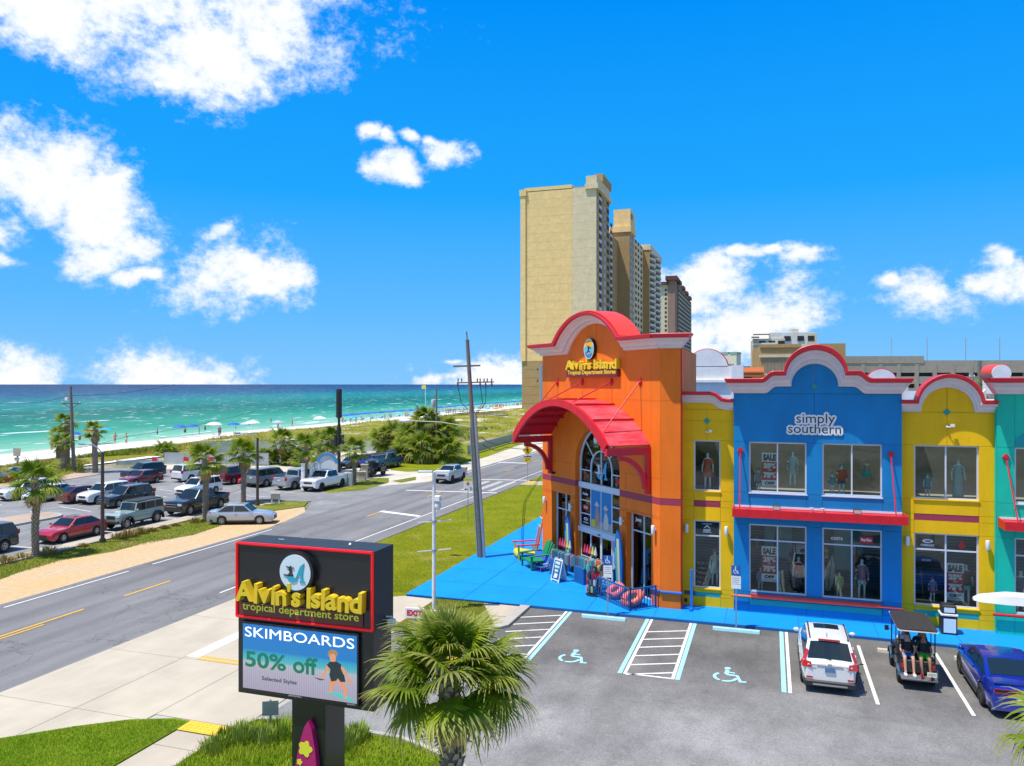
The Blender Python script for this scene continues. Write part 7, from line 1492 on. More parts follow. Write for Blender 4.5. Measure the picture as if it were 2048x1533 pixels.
# ================================================================== MANNEQUINS
MANN = M('mannequin_white', (.74, .80, .77), .45, var=.05)
SKEL = [(0,0,.95),(0,0,1.12),(0,.01,1.30),(0,.0,1.46),(0,-.01,1.55),(0,-.018,1.655), (.09,0,.90),(.10,.0,.50),(.10,.02,.08),(.10,-.10,.03), (-.09,0,.90),(-.11,-.02,.50),(-.12,.0,.08),(-.13,-.12,.03), (.17,.0,1.42),(.24,.02,1.16),(.25,-.05,.92),(.25,-.07,.82), (-.17,.0,1.42),(-.24,.02,1.16),(-.25,-.05,.92),(-.25,-.07,.82), (0,-.012,1.745)]
SEDG = [(0,1),(1,2),(2,3),(3,4),(4,5),(0,6),(6,7),(7,8),(8,9),(0,10),(10,11),(11,12),(12,13),(3,14),(14,15),(15,16),(16,17),(3,18),(18,19),(19,20),(20,21),(5,22)]
SRAD = [(.15,.10),(.115,.085),(.145,.095),(.10,.07),.048,(.078,.095), .085,.058,.042,.034, .085,.058,.042,.034, .052,.042,.032,.026, .052,.042,.032,.026, (.066,.075)]
MBODY = skin_mesh('body', SKEL, SEDG, SRAD, 1, MANN); MCHILD = MBODY
FORMB = skin_mesh('body', SKEL[:4] + [(.09,0,.84),(-.09,0,.84)], [(0,1),(1,2),(2,3),(0,4),(0,5)], [(.15,.10),(.115,.085),(.15,.10),(.07,.06),.08,.08], 1, M('form_tan', (.45, .27, .17), .6))
def garment(rows, n=14, flare=0.0):
    mb = MB(); mb.rings([[(rx_*math.cos(2*math.pi*k/n)*(1+(.05*math.cos(6*2*math.pi*k/n) if z < 1.0 and flare else 0)), ry_*math.sin(2*math.pi*k/n), z) for k in range(n)] for z, rx_, ry_ in rows]); return mb
DRESS = [(.62,.24,.17),(.85,.20,.14),(1.10,.145,.115),(1.30,.175,.13),(1.45,.15,.10)]; LONG = [(.12,.22,.16),(.6,.20,.15),(.95,.18,.14),(1.10,.15,.115),(1.30,.18,.13),(1.46,.15,.10)]
SHIRT = [(.84,.19,.145),(1.05,.165,.13),(1.30,.19,.14),(1.46,.15,.10)]; SHORT = [(.66,.20,.13),(.86,.19,.14),(1.0,.165,.12)]; BRA = [(1.20,.165,.125),(1.30,.165,.13)]; PANT = [(.80,.17,.12),(.92,.18,.13)]; SKIRT = [(.62,.23,.16),(.80,.21,.15),(.94,.18,.13)]
def cl(n, c): return M('cloth_'+n, c, .85, var=.15, scale=9)
CLO = dict(coral=cl('coral', (.72, .12, .07)), pale=cl('pale', (.44, .52, .46)), teal=cl('teal', (.02, .30, .32)), denim=cl('denim', (.06, .13, .20)), pink=cl('pink', (.42, .20, .28)), lav=cl('lavender', (.36, .30, .46)), yell=cl('yellow', (.55, .58, .12)), black=cl('black', (.02, .022, .026)), aqua=cl('aqua', (.10, .50, .50)), green=cl('green', (.05, .42, .30)), red=cl('red', (.62, .02, .03)), cream=cl('cream', (.60, .58, .48)), straw=cl('straw', (.48, .38, .22)), mag=cl('magenta', (.50, .06, .22)), grey=cl('grey', (.30, .27, .28)))
def mannequin(x, zf, Mx, lab, outfit, h=1.75, form=False, hat=None, y=.62):
    k = h/1.75; m = Mx @ T(x, y, zf) @ Matrix.Scale(k, 4); t = thing('mannequin', lab, 'mannequin', m, 'mannequins in the shop windows')
    obj('body', FORMB if form else MBODY, t)
    for nm, rows, c, sl_ in outfit:
        garment(rows, flare=1 if rows in (DRESS, SKIRT) else 0).build(nm, CLO[c], t, smooth=True)
        if sl_:
            for s_ in (-1, 1): MB().tube([(s_*.13, 0, 1.42), (s_*.19, .0, 1.37), (s_*(.225 if sl_ < 2 else .245), .01, 1.24 if sl_ < 2 else 1.10)] + ([(s_*.25, -.04, .95)] if sl_ > 1 else []), [.07, .07, .066] + ([.05] if sl_ > 1 else []), 8).build('sleeve', CLO[c], t, smooth=True)
    if hat == 'brim': MB().lathe([(.0, 1.80), (.09, 1.79), (.105, 1.71), (.22, 1.68), (.225, 1.67), (.09, 1.69)], 16, c=(0, -.015, 0)).build('hat', CLO['straw'] if h > 1.5 else CLO['coral'], t, smooth=True)
    elif hat: MB().lathe([(.0, 1.80), (.085, 1.78), (.11, 1.70), (.105, 1.66)], 14, c=(0, -.02, 0)).build('cap', CLO[hat], t, smooth=True)
    return t
UF, LF = 5.55, .96
mannequin(-2.83, UF, Y1, 'mannequin in a coral wrap dress in the upper window of the first yellow bay', [('dress', DRESS, 'coral', 1)], 1.78, y=.55)
mannequin(-.52, UF, B1, 'child mannequin with cap beside the sale poster in the upper left blue window', [('shirt', SHIRT, 'grey', 1), ('shorts', SHORT, 'denim', 0)], 1.12, hat='denim')
mannequin(1.0, UF+.35, B1, 'mannequin in a pale green pleated dress in the upper left blue window', [('dress', DRESS, 'pale', 2)], 1.6)
mannequin(2.68, UF, B1, 'child mannequin in teal with cap in the upper right blue window', [('shirt', SHIRT, 'teal', 2)], 1.02, hat='denim'); mannequin(3.08, UF, B1, 'mannequin in coral shirt and denim shorts in the upper right blue window', [('shirt', SHIRT, 'coral', 2), ('shorts', SHORT, 'denim', 0)], 1.45, hat='teal')
mannequin(4.12, UF+.35, B1, 'dark bikini form with green wrap in the upper right blue window', [('bikini_top', BRA, 'cream', 0), ('wrap', SKIRT, 'green', 0)], 1.55, True)
mannequin(6.62, UF, Y2, 'child mannequin in dark teal in the upper window of the second yellow bay', [('shirt', SHIRT, 'teal', 1), ('shorts', SHORT, 'denim', 0)], 1.08, hat='denim'); mannequin(7.82, UF, Y2, 'mannequin in pale trousers and wide hat in the upper window of the second yellow bay', [('suit', LONG, 'pale', 1)], 1.80, hat='brim')
mannequin(-2.50, LF, Y1, 'mannequin in a cream dress and straw hat, lower window, first yellow bay', [('dress', DRESS, 'cream', 1)], 1.72, hat='brim')
mannequin(-.42, LF, B1, 'child mannequin in lavender under the sale poster in the lower left blue window', [('dress', DRESS, 'lav', 1)], 1.10); mannequin(-.60, LF+1.25, B1, 'tan bikini form at the left of the lower left blue window', [('bikini_top', BRA, 'coral', 0), ('bikini_bottom', PANT, 'coral', 0)], 1.4, True, y=1.3)
mannequin(1.25, LF, B1, 'mannequin in red top and black trousers in the lower left blue window', [('top', [(1.02,.15,.12)]+SHIRT[2:], 'red', 0), ('trousers', [(.12,.16,.10)]+SHORT, 'black', 0)], 1.72)
mannequin(2.98, LF, B1, 'child mannequin in a yellow dress in the lower right blue window', [('dress', DRESS, 'yell', 1)], 1.12); mannequin(2.45, LF+.95, B1, 'tan bikini form at the left of the lower right blue window', [('bikini_top', BRA, 'cream', 0), ('bikini_bottom', PANT, 'cream', 0)], 1.4, True, y=1.3)
mannequin(3.92, LF, B1, 'mannequin in a pink hooded top in the lower right blue window', [('hoodie', SHIRT, 'pink', 2), ('shorts', SHORT, 'cream', 0)], 1.80)
mannequin(6.82, LF, Y2, 'child mannequin in purple with a red hat, lower window, second yellow bay', [('shirt', SHIRT, 'lav', 2), ('shorts', SHORT, 'mag', 0)], 1.12, hat='brim'); mannequin(8.12, LF, Y2, 'mannequin in black top and aqua shorts beside the sale poster', [('top', SHIRT, 'black', 1), ('shorts', SHORT, 'aqua', 0)], 1.80)
mannequin(10.1, LF, B1, 'mannequin at the edge of the lower green window', [('top', SHIRT, 'denim', 1), ('shorts', SHORT, 'cream', 0)], 1.75)
# pictures, boards and shelves in the displays
def card(nm, lab, cat, Mx, x0, x1, z0, z1, y, m, parts=()):
    t = thing(nm, lab, cat, Mx @ T((x0+x1)/2, y, z0)); w, h = (x1-x0)/2, z1-z0; MB().box(-w, w, 0, .04, 0, h).build('panel', m, t)
    for pn_, poly, pmm in parts: MB().prism([(px_*w, pz*h) for px_, pz in poly], -.01, -.001).build(pn_, pmm, t)
SEA2 = M('picture_sea', (.04, .25, .28), .6); DK = M('picture_dark', (.03, .028, .03), .6)
card('display_picture', 'sea-green portrait picture in the lower left blue window', 'picture', B1, -.25, 1.0, 2.3, 3.9, 1.9, SEA2, [('face', [(-.25,.5),(.05,.45),(.2,.75),(.05,1.0),(-.2,.95)], SK), ('hair', [(-.4,.2),(-.2,.9),(0,1.0),(-.05,.6),(-.15,.1)], DK)])
card('display_picture', 'sea picture with a standing diver in the lower right blue window', 'picture', B1, 2.85, 4.1, 1.9, 3.75, 1.9, SEA2, [('cliff', [(.3,0),(1,0),(1,.45),(.35,.42)], DK), ('diver', [(.45,.42),(.5,.62),(.55,.7),(.6,.62),(.62,.42)], DK)])
card('display_picture', 'sepia bike rider picture in the lower window of the second yellow bay', 'picture', Y2, 6.25, 7.55, 2.9, 3.95, 1.9, M('picture_sepia', (.34, .27, .20), .7), [('rider', [(-.05,.4),(.2,.95),(.4,.95),(.35,.5),(.55,.2),(.2,.3)], DK), ('wheel', [(-.55+.22*math.cos(a), .45+.22*math.sin(a)) for a in [k*.6 for k in range(10)]], DK), ('wheel', [(.6+.22*math.cos(a), .2+.2*math.sin(a)) for a in [k*.6 for k in range(10)]], DK)])
card('display_banner', 'dark banner under the bike rider picture', 'banner', Y2, 6.25, 7.55, 2.2, 2.88, 1.9, DK)
sh = thing('display_shelf', 'boat-shaped wooden shelf in the lower window of the second yellow bay', 'shelf', Y2 @ T(6.27, 1.0, LF)); WDB = M('shelf_wood', (.30, .20, .10), .7)
for s_ in (-1, 1): MB().bar((s_*.24, 0, 0), (s_*.13, 0, 1.35), .04, .2).build('side', WDB, sh)
for k in range(4): MB().box(-.22+k*.03, .22-k*.03, -.1, .1, .03+k*.36, .06+k*.36).build('board', WDB, sh)
for i, (x, c) in enumerate(((2.1, .0), (.85, .6))):
    o = thing('display_surfboard', ('pale surfboard leaning in the lower right blue window', 'tan surfboard standing in the lower left blue window')[i], 'surfboard', B1 @ T(x+.45, 1.5, LF) @ RY(.12)); MB().prism([(-.12, .02), (.12, .02), (.2, .7), (.17, 1.2), (.0, 1.75), (-.17, 1.2), (-.2, .7)], 0, .06).build('board', CLO['cream'] if i == 0 else M('board_tan', (.33, .26, .17), .5), o); MB().prism([(-.02, .1), (.02, .1), (.02, 1.6), (-.02, 1.6)], -.008, 0).build('stringer', WDB, o)
# clothing stock inside the tower windows
for j, (x0, lab) in enumerate(((-9.95, 'left'), (-2.45, 'right'))):
    o = thing('stock_shelf', 'stocked shelves behind the %s tower window' % lab, 'shelf', TWR @ T(x0, 1.1, .1)); r2 = random.Random(j)
    for k in range(4):
        MB().box(0, 1.6, 0, .4, .35+k*.55, .38+k*.55).build('board', M('shelf_blue', (.03, .10, .16), .6), o)
        for q in range(5): MB().bbox(.05+q*.31, .29+q*.31, .03, .33, .38+k*.55, .38+k*.55+r2.uniform(.12, .36), .03).build('folded_stock', CLO[r2.choice(['teal', 'coral', 'denim', 'pale', 'aqua', 'mag'])], o)
# ================================================================== GOODS ON THE PLAZA
OR_ = M('wood_orange', (.80, .20, .02), .5); YE_ = M('wood_yellow', (.70, .60, .03), .5); RD_ = M('wood_red', (.55, .02, .04), .5); BL_ = M('wood_blue', (.02, .20, .42), .5); GN_ = M('wood_green', (.005, .24, .075), .45); RAILB = M('rail_blue', (.012, .11, .30), .4); CH_B = M('chair_blue', (.03, .14, .52), .6)
def gz(px, py, z=.10): v = G(px, py, z); return v
p = gz(1058, 1116); gc = thing('giant_chair', 'giant yellow beach chair with an orange striped surfboard back by the tower', 'chair', T(p.x, p.y, .10) @ RZ(math.radians(-62)) @ Matrix.Scale(.68, 4))
MB().rings([[(-.95, y, z), (.95, y, z), (.95, y, z-.09), (-.95, y, z-.09)] for y, z in ((-1.25, .42), (-1.2, .62), (-1.05, .75), (-.6, .72), (0, .60), (.6, .48))]).build('seat', YE_, gc)
for x in (-.95, .95): MB().bar((x, -1.1, 0), (x, -1.1, 1.25), .16, .16).build('leg', YE_, gc); MB().bar((x, .9, 0), (x, .5, .9), .14, .14).build('leg', YE_, gc); MB().bar((x, -1.35, 1.30), (x, .8, 1.36), .32, .07).build('armrest', RD_, gc)
bk = [(-.34, 0), (.34, 0), (.46, .8), (.50, 1.8), (.46, 2.8), (.36, 3.4), (.2, 3.75), (0, 3.88), (-.2, 3.75), (-.36, 3.4), (-.46, 2.8), (-.50, 1.8), (-.46, .8)]
bM = WM[gc.name] @ T(0, .55, .35) @ RX(-.20)
b_ = MB().prism([(x*1.15, z) for x, z in bk], -.07, .07).build('surfboard_back', OR_, gc, bM)
for x, m in ((-.28, BL_), (0, RD_), (.28, BL_)): MB().box(x-.12, x+.12, -.085, -.07, .25, 2.3 if x == 0 else 2.5).build('stripe', m, b_, bM)
MB().box(-.46, .46, -.088, -.07, 2.55, 3.2).build('name_plate', AQUA, b_, bM); MB().prism([(-.14, 3.3), (.14, 3.3), (.10, 3.65), (0, 3.82), (-.10, 3.65)], -.088, -.07).build('stripe', RD_, b_, bM)
for z in (2.5, 3.2): MB().box(-.5, .5, -.09, -.07, z, z+.07).build('stripe', DISC, b_, bM)
p = gz(1105, 1125); gch = thing('green_chair', 'bright green slatted chair behind the sandwich board', 'chair', T(-12.75, 42.9, .10) @ RZ(math.radians(-50)))
MB().box(-.62, .62, -.6, .5, .40, .50).build('seat', GN_, gch)
for k in range(5): MB().bar((-.44+k*.22, .5, .3), (-.50+k*.25, .95, 1.5-.08*abs(k-2)), .19, .05).build('slat', GN_, gch)
for x in (-.7, .7): MB().bar((x, -.7, .78), (x, .6, .84), .2, .05).build('armrest', GN_, gch); MB().bar((x, -.55, 0), (x, -.55, .78), .1, .1).build('leg', GN_, gch); MB().bar((x, .5, 0), (x, .45, .8), .1, .1).build('leg', GN_, gch)
def beach_chair(px, py, lab, rot):
    p = gz(px, py); c = thing('beach_chair', lab, 'beach chair', T(p.x, p.y, .10) @ RZ(math.radians(rot)), 'folding beach chairs outside the shop')
    MB().rings([[(-.27, y, z), (.27, y, z), (.27, y, z+.015), (-.27, y, z+.015)] for y, z in ((-.30, .26), (0, .20), (.22, .22))]).build('seat', CH_B, c); MB().rings([[(-.27, y, z), (.27, y, z), (.27, y+.015, z), (-.27, y+.015, z)] for y, z in ((.22, .22), (.40, .52), (.52, .86))]).build('backrest', CH_B, c)
    for x in (-.29, .29): MB().tube([(x, -.34, .02), (x, -.30, .28), (x, .22, .21), (x, .54, .88)], .013, 6).build('frame', CHROME, c); MB().tube([(x, .34, .02), (x, -.05, .40), (x, .30, .42)], .013, 6).build('leg', CHROME, c); MB().box(x-.03, x+.03, -.1, .28, .41, .44).build('armrest', PWHT, c)
    for y in (-.34, .34): MB().tube([(-.29, y, .02), (.29, y, .02)], .013, 6).build('foot_bar', CHROME, c)
beach_chair(1068, 1136, 'blue folding beach chair, farther from the sandwich board', -20); beach_chair(1082, 1142, 'blue folding beach chair, next to the sandwich board', -30); 
p = gz(1098, 1140); o = thing('beach_bag', 'round pale woven beach bag between chair and sandwich board', 'bag', T(p.x, p.y, .10)); MB().ball((0, 0, .22), (.26, .22, .24), 12, 8).build('bag_body', M('bag_cream', (.62, .50, .40), .8, var=.25, scale=12), o, smooth=True); MB().tube([(-.15, 0, .42), (-.08, 0, .6), (.08, 0, .6), (.15, 0, .42)], .015, 6).build('handle', WDB, o)
p = gz(1118, 1162); sb_ = thing('sandwich_board', 'white sandwich board with a blue panel on the plaza', 'sign', T(p.x, p.y, .10) @ RZ(math.radians(-38))); 
for s_ in (1, -1):
    m = WM[sb_.name] @ RZ(0 if s_ > 0 else math.pi) @ T(0, -.30, 0) @ RX(-.24)
    pl_ = MB().box(-.36, .36, 0, .035, .06, 1.20); pl_.box(-.36, -.26, 0, .035, 0, .06); pl_.box(.26, .36, 0, .035, 0, .06); pl_.box(-.26, -.14, 0, .035, 1.2, 1.26); pl_.box(.14, .26, 0, .035, 1.2, 1.26); q = pl_.build('board', PWHT, sb_, m)
    if s_ > 0:
        MB().box(-.30, .30, -.006, 0, .13, 1.12).build('panel', M('poster_navy', (.015, .09, .22), .6), q, m)
        for i, w_ in enumerate(('FREE', 'BEACH', 'BAG')): text(w_, .2, M('poster_mint', (.62, .80, .66), .6, var=0), q, m @ T(0, -.010, .92-i*.20), width=.40 if i < 2 else .28, height=.14, bold=.012)
        MB().prism([(-.16, .18), (.13, .22), (.16, .42), (-.1, .46)], -.010, -.006).build('bag_picture', DISC, q, m)
def rack(p, lab, kind, rot):
    px = p.x*10; r2 = random.Random(int(px)); t = thing('display_rack', lab, 'display rack', T(p.x, p.y, .10) @ RZ(math.radians(rot)))
    if kind == 'rail':
        for x in (-1.0, 1.0): MB().tube([(x, 0, 0), (x, 0, 1.35)], .02, 6).build('upright', CHROME, t); MB().tube([(x, -.4, .03), (x, .4, .03)], .02, 6).build('foot', CHROME, t)
        MB().tube([(-1.0, 0, 1.35), (1.0, 0, 1.35)], .018, 6).build('rail', CHROME, t); MB().bbox(-.95, -.1, -.32, .32, .0, .86, .02).build('bin', RAILB, t)
        for k in range(22):
            x = -.95+k*.09; h = r2.uniform(.42, .56); MB().prism([(-.20, 1.30), (.0, 1.36), (.20, 1.30), (.19, 1.30-h), (-.19, 1.30-h)], x, x+.03).xf(RZ(math.pi/2)).build('garment', CLO[r2.choice(['denim', 'aqua', 'lav', 'pale', 'mag', 'teal', 'cream'])], t)
            MB().tube([(x+.015, 0, 1.37), (x+.015, .0, 1.43)], .010, 5).build('hanger', WDB, t)
        for k in range(5): MB().lathe([(.02, 1.4), (.10, 1.55), (.02, 1.95)], 8, c=(-.9+k*.24, .35, 0)).build('rolled_towel', CLO[('red', 'mag', 'coral', 'yell', 'cream')[k]], t)
    else:
        MB().tube([(0, 0, 0), (0, 0, 1.75)], .025, 8).build('spindle', CHROME, t); MB().lathe([(.42, 0), (.44, .02), (.44, .05), (.1, .07)], 16).build('base', TRIM, t)
        for z in (.35, .7, 1.05, 1.4):
            for k in range(12):
                a = 2*math.pi*k/12+z; c = CLO[r2.choice(['coral', 'red', 'yell', 'green', 'aqua', 'black', 'cream', 'denim'])]; x, y = .36*math.cos(a), .36*math.sin(a)
                MB().prism([(-.05, -.16), (.05, -.16), (.065, .05), (.04, .13), (-.04, .13), (-.06, .05)], -.03, .03).xf(T(x, y, z) @ RZ(a+math.pi/2+r2.uniform(-.4, .4)) @ RX(r2.uniform(-.2, .2))).build('sandal', c, t)
        for k in range(10): a = 2*math.pi*k/10; MB().prism([(-.14, -.0), (.14, 0), (.12, -.26), (-.12, -.26)], -.01, .02).xf(T(.26*math.cos(a), .26*math.sin(a), 1.74) @ RZ(a)).build('tag_card', CLO[('pale', 'coral', 'cream', 'aqua')[k % 4]], t)
rack(TWR @ Vector((-7.1, -1.05, .1)), 'long clothes rail with blue and purple garments in front of the doors', 'rail', -42); rack(gz(1189, 1190), 'round rack crowded with colourful sandals', 'spin', 0)
rack(TWR @ Vector((-5.0, -.75, .1)), 'short clothes rail with dark garments behind the sandal rack', 'rail', -42)
# blue fenced pen with floats
pen = thing('fenced_pen', 'blue railed pen holding pool floats against the tower', 'pen', TWR @ T(-1.5, -1.0, .10))
def railing(a, b_, n):
    a, b_ = Vector(a), Vector(b_); up_ = Vector((0, 0, 1))
    MB().bar(a+up_*1.0, b_+up_*1.0, .07, .07).build('top_rail', RAILB, pen); MB().bar(a+up_*.08, b_+up_*.08, .05, .05).build('bottom_rail', RAILB, pen)
    for k in range(n+1): q = a.lerp(b_, k/n); MB().bar(q+up_*(.0 if k in (0, n) else .08), q+up_*(1.05 if k in (0, n) else .98), .075 if k in (0, n) else .03, .075 if k in (0, n) else .03).build('post' if k in (0, n) else 'baluster', RAILB, pen)
railing((-2.1, -.60, 0), (1.35, -.60, 0), 22); railing((1.35, -.60, 0), (1.35, .85, 0), 9); railing((-2.1, -.60, 0), (-2.1, .85, 0), 7)
def ring_float(Mx, lab, m, R=.5, r=.17, name='swim_ring'):
    t = thing(name, lab, 'swim ring', Mx); mb = MB(); n, k = 20, 8
    rs = [[((R+r*math.cos(2*math.pi*j/k))*math.cos(2*math.pi*i/n), (R+r*math.cos(2*math.pi*j/k))*math.sin(2*math.pi*i/n), r*math.sin(2*math.pi*j/k)) for j in range(k)] for i in range(n+1)]; mb.rings(rs, False); mb.build('tube', m, t, smooth=True, angle=3); MB().lathe([(0, -.02), (R*.8, -.02), (R*.8, .02), (0, .02)], 16).build('floor', TRIM, t)
ring_float(pen.matrix_basis @ T(.6, .05, .36) @ RX(.55), 'orange and black pool ring inside the blue pen', M('float_orange', (.80, .16, .07), .35, var=.5, scale=4), .44); ring_float(pen.matrix_basis @ T(-.9, .1, .34) @ RX(.6), 'pink pool ring at the far end of the blue pen', M('float_pink', (.75, .16, .18), .35), .36)
# surfboards at the door
def door_board(x, lab):
    o = thing('surfboard', lab, 'surfboard', TWR @ T(x, -.16, .12) @ RX(.04), 'striped surfboards flanking the entrance'); sh_ = [(-.10, .0), (.10, .0), (.26, .6), (.32, 1.5), (.28, 2.4), (.14, 3.0), (0, 3.2), (-.14, 3.0), (-.28, 2.4), (-.32, 1.5), (-.26, .6)]
    bd = MB().prism(sh_, -.05, .03).build('board', M('board_blue', (.01, .12, .42), .25, var=.05), o)
    for x0, x1, m in ((-.26, -.13, M('stripe_aqua', (.04, .42, .55), .3)), (-.10, -.02, CLO['yell']), (.0, .05, GWHITE), (.07, .11, CLO['yell'])): MB().prism([(x0, .35), (x1, .35), (x1, 2.7 if x1 > -.12 else 2.3), (x0, 2.7 if x1 > -.12 else 2.2)], -.056, -.05).build('stripe', m, bd)
door_board(-8.02, 'striped blue surfboard standing left of the entrance'); door_board(-3.05, 'striped blue surfboard standing right of the entrance')
p = PY(1895, 1262, 37.2); o = thing('litter_bin', 'black litter bin with a pale panel by the second yellow bay', 'litter bin', T(p.x, 37.1, .10)); MB().bbox(-.30, .30, -.30, .30, .0, .78, .03).build('body', MATS['black_metal'], o); MB().box(-.22, .24, -.315, -.30, .08, .66).build('panel', DISC, o); MB().bbox(-.33, .33, -.33, .33, .78, .86, .02).build('rim', PWHT, o); MB().bbox(-.28, .28, -.28, .28, .86, 1.22, .05).build('hood', MATS['black_metal'], o); MB().box(-.2, .2, -.29, -.282, .92, 1.12).build('opening', DISC, o)
p = gz(1383, 1219); o = thing('display_stand', 'blue post stand with a cross foot in front of the first yellow bay', 'stand', T(p.x, p.y, .10)); MB().box(-.06, .06, -.06, .06, .06, 1.85).build('post', BLUET, o); MB().box(-.35, .35, -.07, .07, 0, .1).build('foot', BLUET, o); MB().box(-.07, .07, -.38, .38, 0, .098).build('foot', BLUET, o)
MB().box(-.26, .26, -.03, 0, .6, .78).build('vent_grille', M('vent_grey', (.10, .10, .09), .6), shop, Y1 @ T(-3.62, 0, 0)); MB().bbox(-.06, .06, -.08, 0, .25, .42, .01).build('hose_tap', BRZ, shop, Y1 @ T(-3.8, 0, 0))
# ================================================================== TRAFFIC AND PARKING SIGNS
SBLUE = M('sign_blue', (.01, .12, .42), .4, var=0); SYEL = M('sign_yellow', (.85, .52, .01), .4, var=0); SWHT = M('sign_white', (.78, .79, .78), .4, var=.03); SFLU = M('sign_lime', (.62, .72, .02), .4, var=0); SRED = M('sign_red', (.60, .02, .03), .4, var=0)
def access_sign(px, py, ty, lab):
    g = G(px, py, .1); t = (CAMH-.1)*FPX/(py-769); h = CAMH-(ty-769)/FPX*t-.1; o = thing('access_sign', lab, 'sign', T(g.x, g.y+.08, .10), 'accessible parking signs'); MB().box(-.03, .03, -.015, .015, 0, h).build('post', GALV, o)
    MB().box(-.20, .20, -.03, -.016, h-.44, h).build('symbol_plate', SBLUE, o); MB().box(-.20, .20, -.03, -.016, h-.80, h-.46).build('text_plate', SWHT, o); MB().box(-.20, .20, -.03, -.016, h-1.0, h-.82).build('text_plate', SWHT, o)
    w = MB(); cx_, cz = -.02, h-.25
    w.rings([[(cx_+R*math.cos(a), y, cz+R*math.sin(a)) for R, y in ((.095, -.034), (.07, -.034), (.07, -.031), (.095, -.031))] for a in [math.radians(120+230*k/12) for k in range(13)]]); w.bar((cx_, -.034, cz+.15), (cx_+.0, -.034, cz+.02), .03, .03); w.bar((cx_, -.034, cz+.02), (cx_+.08, -.034, cz+.01), .025, .03); w.bar((cx_+.08, -.034, cz+.01), (cx_+.12, -.034, cz-.1), .025, .03); w.lathe([(0, .031), (.025, .031), (.025, .036), (0, .036)], 10, 'Y', (cx_, 0, cz+.185)); w.build('wheelchair_mark', SWHT, o)
    for i, tx in enumerate(('PARKING', 'BY PERMIT', 'ONLY')): text(tx, .1, SBLUE, o, WM[o.name] @ T(0, -.032, h-.57-i*.09), width=.28, height=.05)
access_sign(1215, 1231, 1112, 'accessible parking sign in front of the blue railed pen'); access_sign(1472, 1257, 1132, 'accessible parking sign at the left edge of the blue bay')
def post_sign(lab, bx, by, ty, cat='sign', name='road_sign'):
    g = G(bx, by); t = CAMH*FPX/(by-769); h = CAMH-(ty-769)/FPX*t; o = thing(name, lab, cat, T(*g) @ RZ(YAW)); MB().box(-.03, .03, -.02, .02, 0, h).build('post', GALV, o); return o, h
o, h = post_sign('white stop-for-pedestrians sign with a lime top plate on the verge lawn', 936, 1040, 957)
MB().box(-.34, .34, -.04, -.021, h-.22, h).build('top_plate', SFLU, o); text('STATE LAW', .1, INK, o, WM[o.name] @ T(0, -.042, h-.16), width=.5, height=.09); MB().box(-.34, .34, -.04, -.021, h-1.02, h-.24).build('plate', SWHT, o); MB().prism([(.13*math.cos(math.radians(22.5+45*k)), h-.42+.13*math.sin(math.radians(22.5+45*k))) for k in range(8)], -.046, -.04).build('stop_mark', SRED, o); text('STOP', .1, SWHT, o, WM[o.name] @ T(0, -.048, h-.445), width=.18, height=.05)
MB().prism([(-.26, h-.86), (-.18, h-.78), (-.18, h-.83), (.02, h-.83), (.02, h-.88), (-.18, h-.88), (-.18, h-.94)], -.044, -.04).build('arrow', INK, o); pm = MB().prism([(.16, h-.95), (.2, h-.8), (.17, h-.7), (.24, h-.66), (.28, h-.76), (.25, h-.82), (.3, h-.95), (.26, h-.95), (.22, h-.86), (.19, h-.95)], -.044, -.04); pm.build('walker_mark', INK, o)
o, h = post_sign('yellow diamond pedestrian crossing sign beside the far footpath', 1055, 962, 880)
MB().prism([(-.58, h-1.15), (0, h-1.73), (.58, h-1.15), (0, h-.57)], -.05, -.021).build('diamond', SYEL, o); MB().prism([(-.16, h-1.5), (-.05, h-1.2), (-.12, h-1.05), (-.2, h-1.2), (-.24, h-1.16), (-.1, h-.98), (.05, h-.98), (.2, h-1.15), (.16, h-1.19), (.07, h-1.1), (.08, h-1.22), (.18, h-1.5), (.1, h-1.5), (.01, h-1.28), (-.08, h-1.5)], -.056, -.05).build('walker_mark', INK, o); MB().lathe([(0, .05), (.075, .05), (.075, .057), (0, .057)], 12, 'Y', (0, 0, h-.87)).build('walker_mark', INK, o)
MB().box(-.38, .38, -.05, -.021, h-2.45, h-2.0).build('arrow_plate', SYEL, o); MB().prism([(-.22, h-2.34), (-.1, h-2.36), (-.14, h-2.3), (.2, h-2.1), (.23, h-2.15), (-.1, h-2.24), (-.06, h-2.2), (-.2, h-2.22)], -.056, -.05).build('arrow', INK, o)
for z in (h-.35, h-1.85): MB().box(-.42, .42, -.08, -.02, z-.06, z+.06).build('beacon_bar', BRZ, o)
MB().box(-.04, .04, -.03, .03, h-.2, h+.5).build('solar_post', GALV, o)
g = G(830, 1262); o = thing('exit_sign', 'low white sign with red lettering on the grass corner behind the big sign', 'sign', T(*g) @ RZ(YAW*.3)); MB().box(-.42, .42, -.05, .05, .55, .98).build('panel', SWHT, o); MB().tube([(0, 0, 0), (0, 0, .56)], .035, 8).build('post', GALV, o)
text('EXIT', .3, SRED, o, WM[o.name] @ T(0, -.054, .64), width=.70, height=.26, bold=.02)
g = G(541, 1462); o = thing('small_sign', 'grey back of a small sign on a post behind the big sign', 'sign', T(*g) @ RZ(.5)); MB().box(-.03, .03, -.02, .02, 0, .95).build('post', GALV, o); MB().box(-.24, .24, -.035, -.021, .48, .92).build('plate', GALV, o)
g = G(551, 1008); o = thing('notice_board', 'pale notice board on two legs on the entry grass island', 'sign', T(*g) @ RZ(YAW)); 
for x in (-.32, .32): MB().box(x-.05, x+.05, -.04, .04, 0, .95).build('leg', SWHT, o)
MB().box(-.40, .40, -.06, .06, .42, .88).build('panel', GAR, o); MB().box(-.44, .44, -.07, .07, .88, .96).build('cap', SWHT, o)
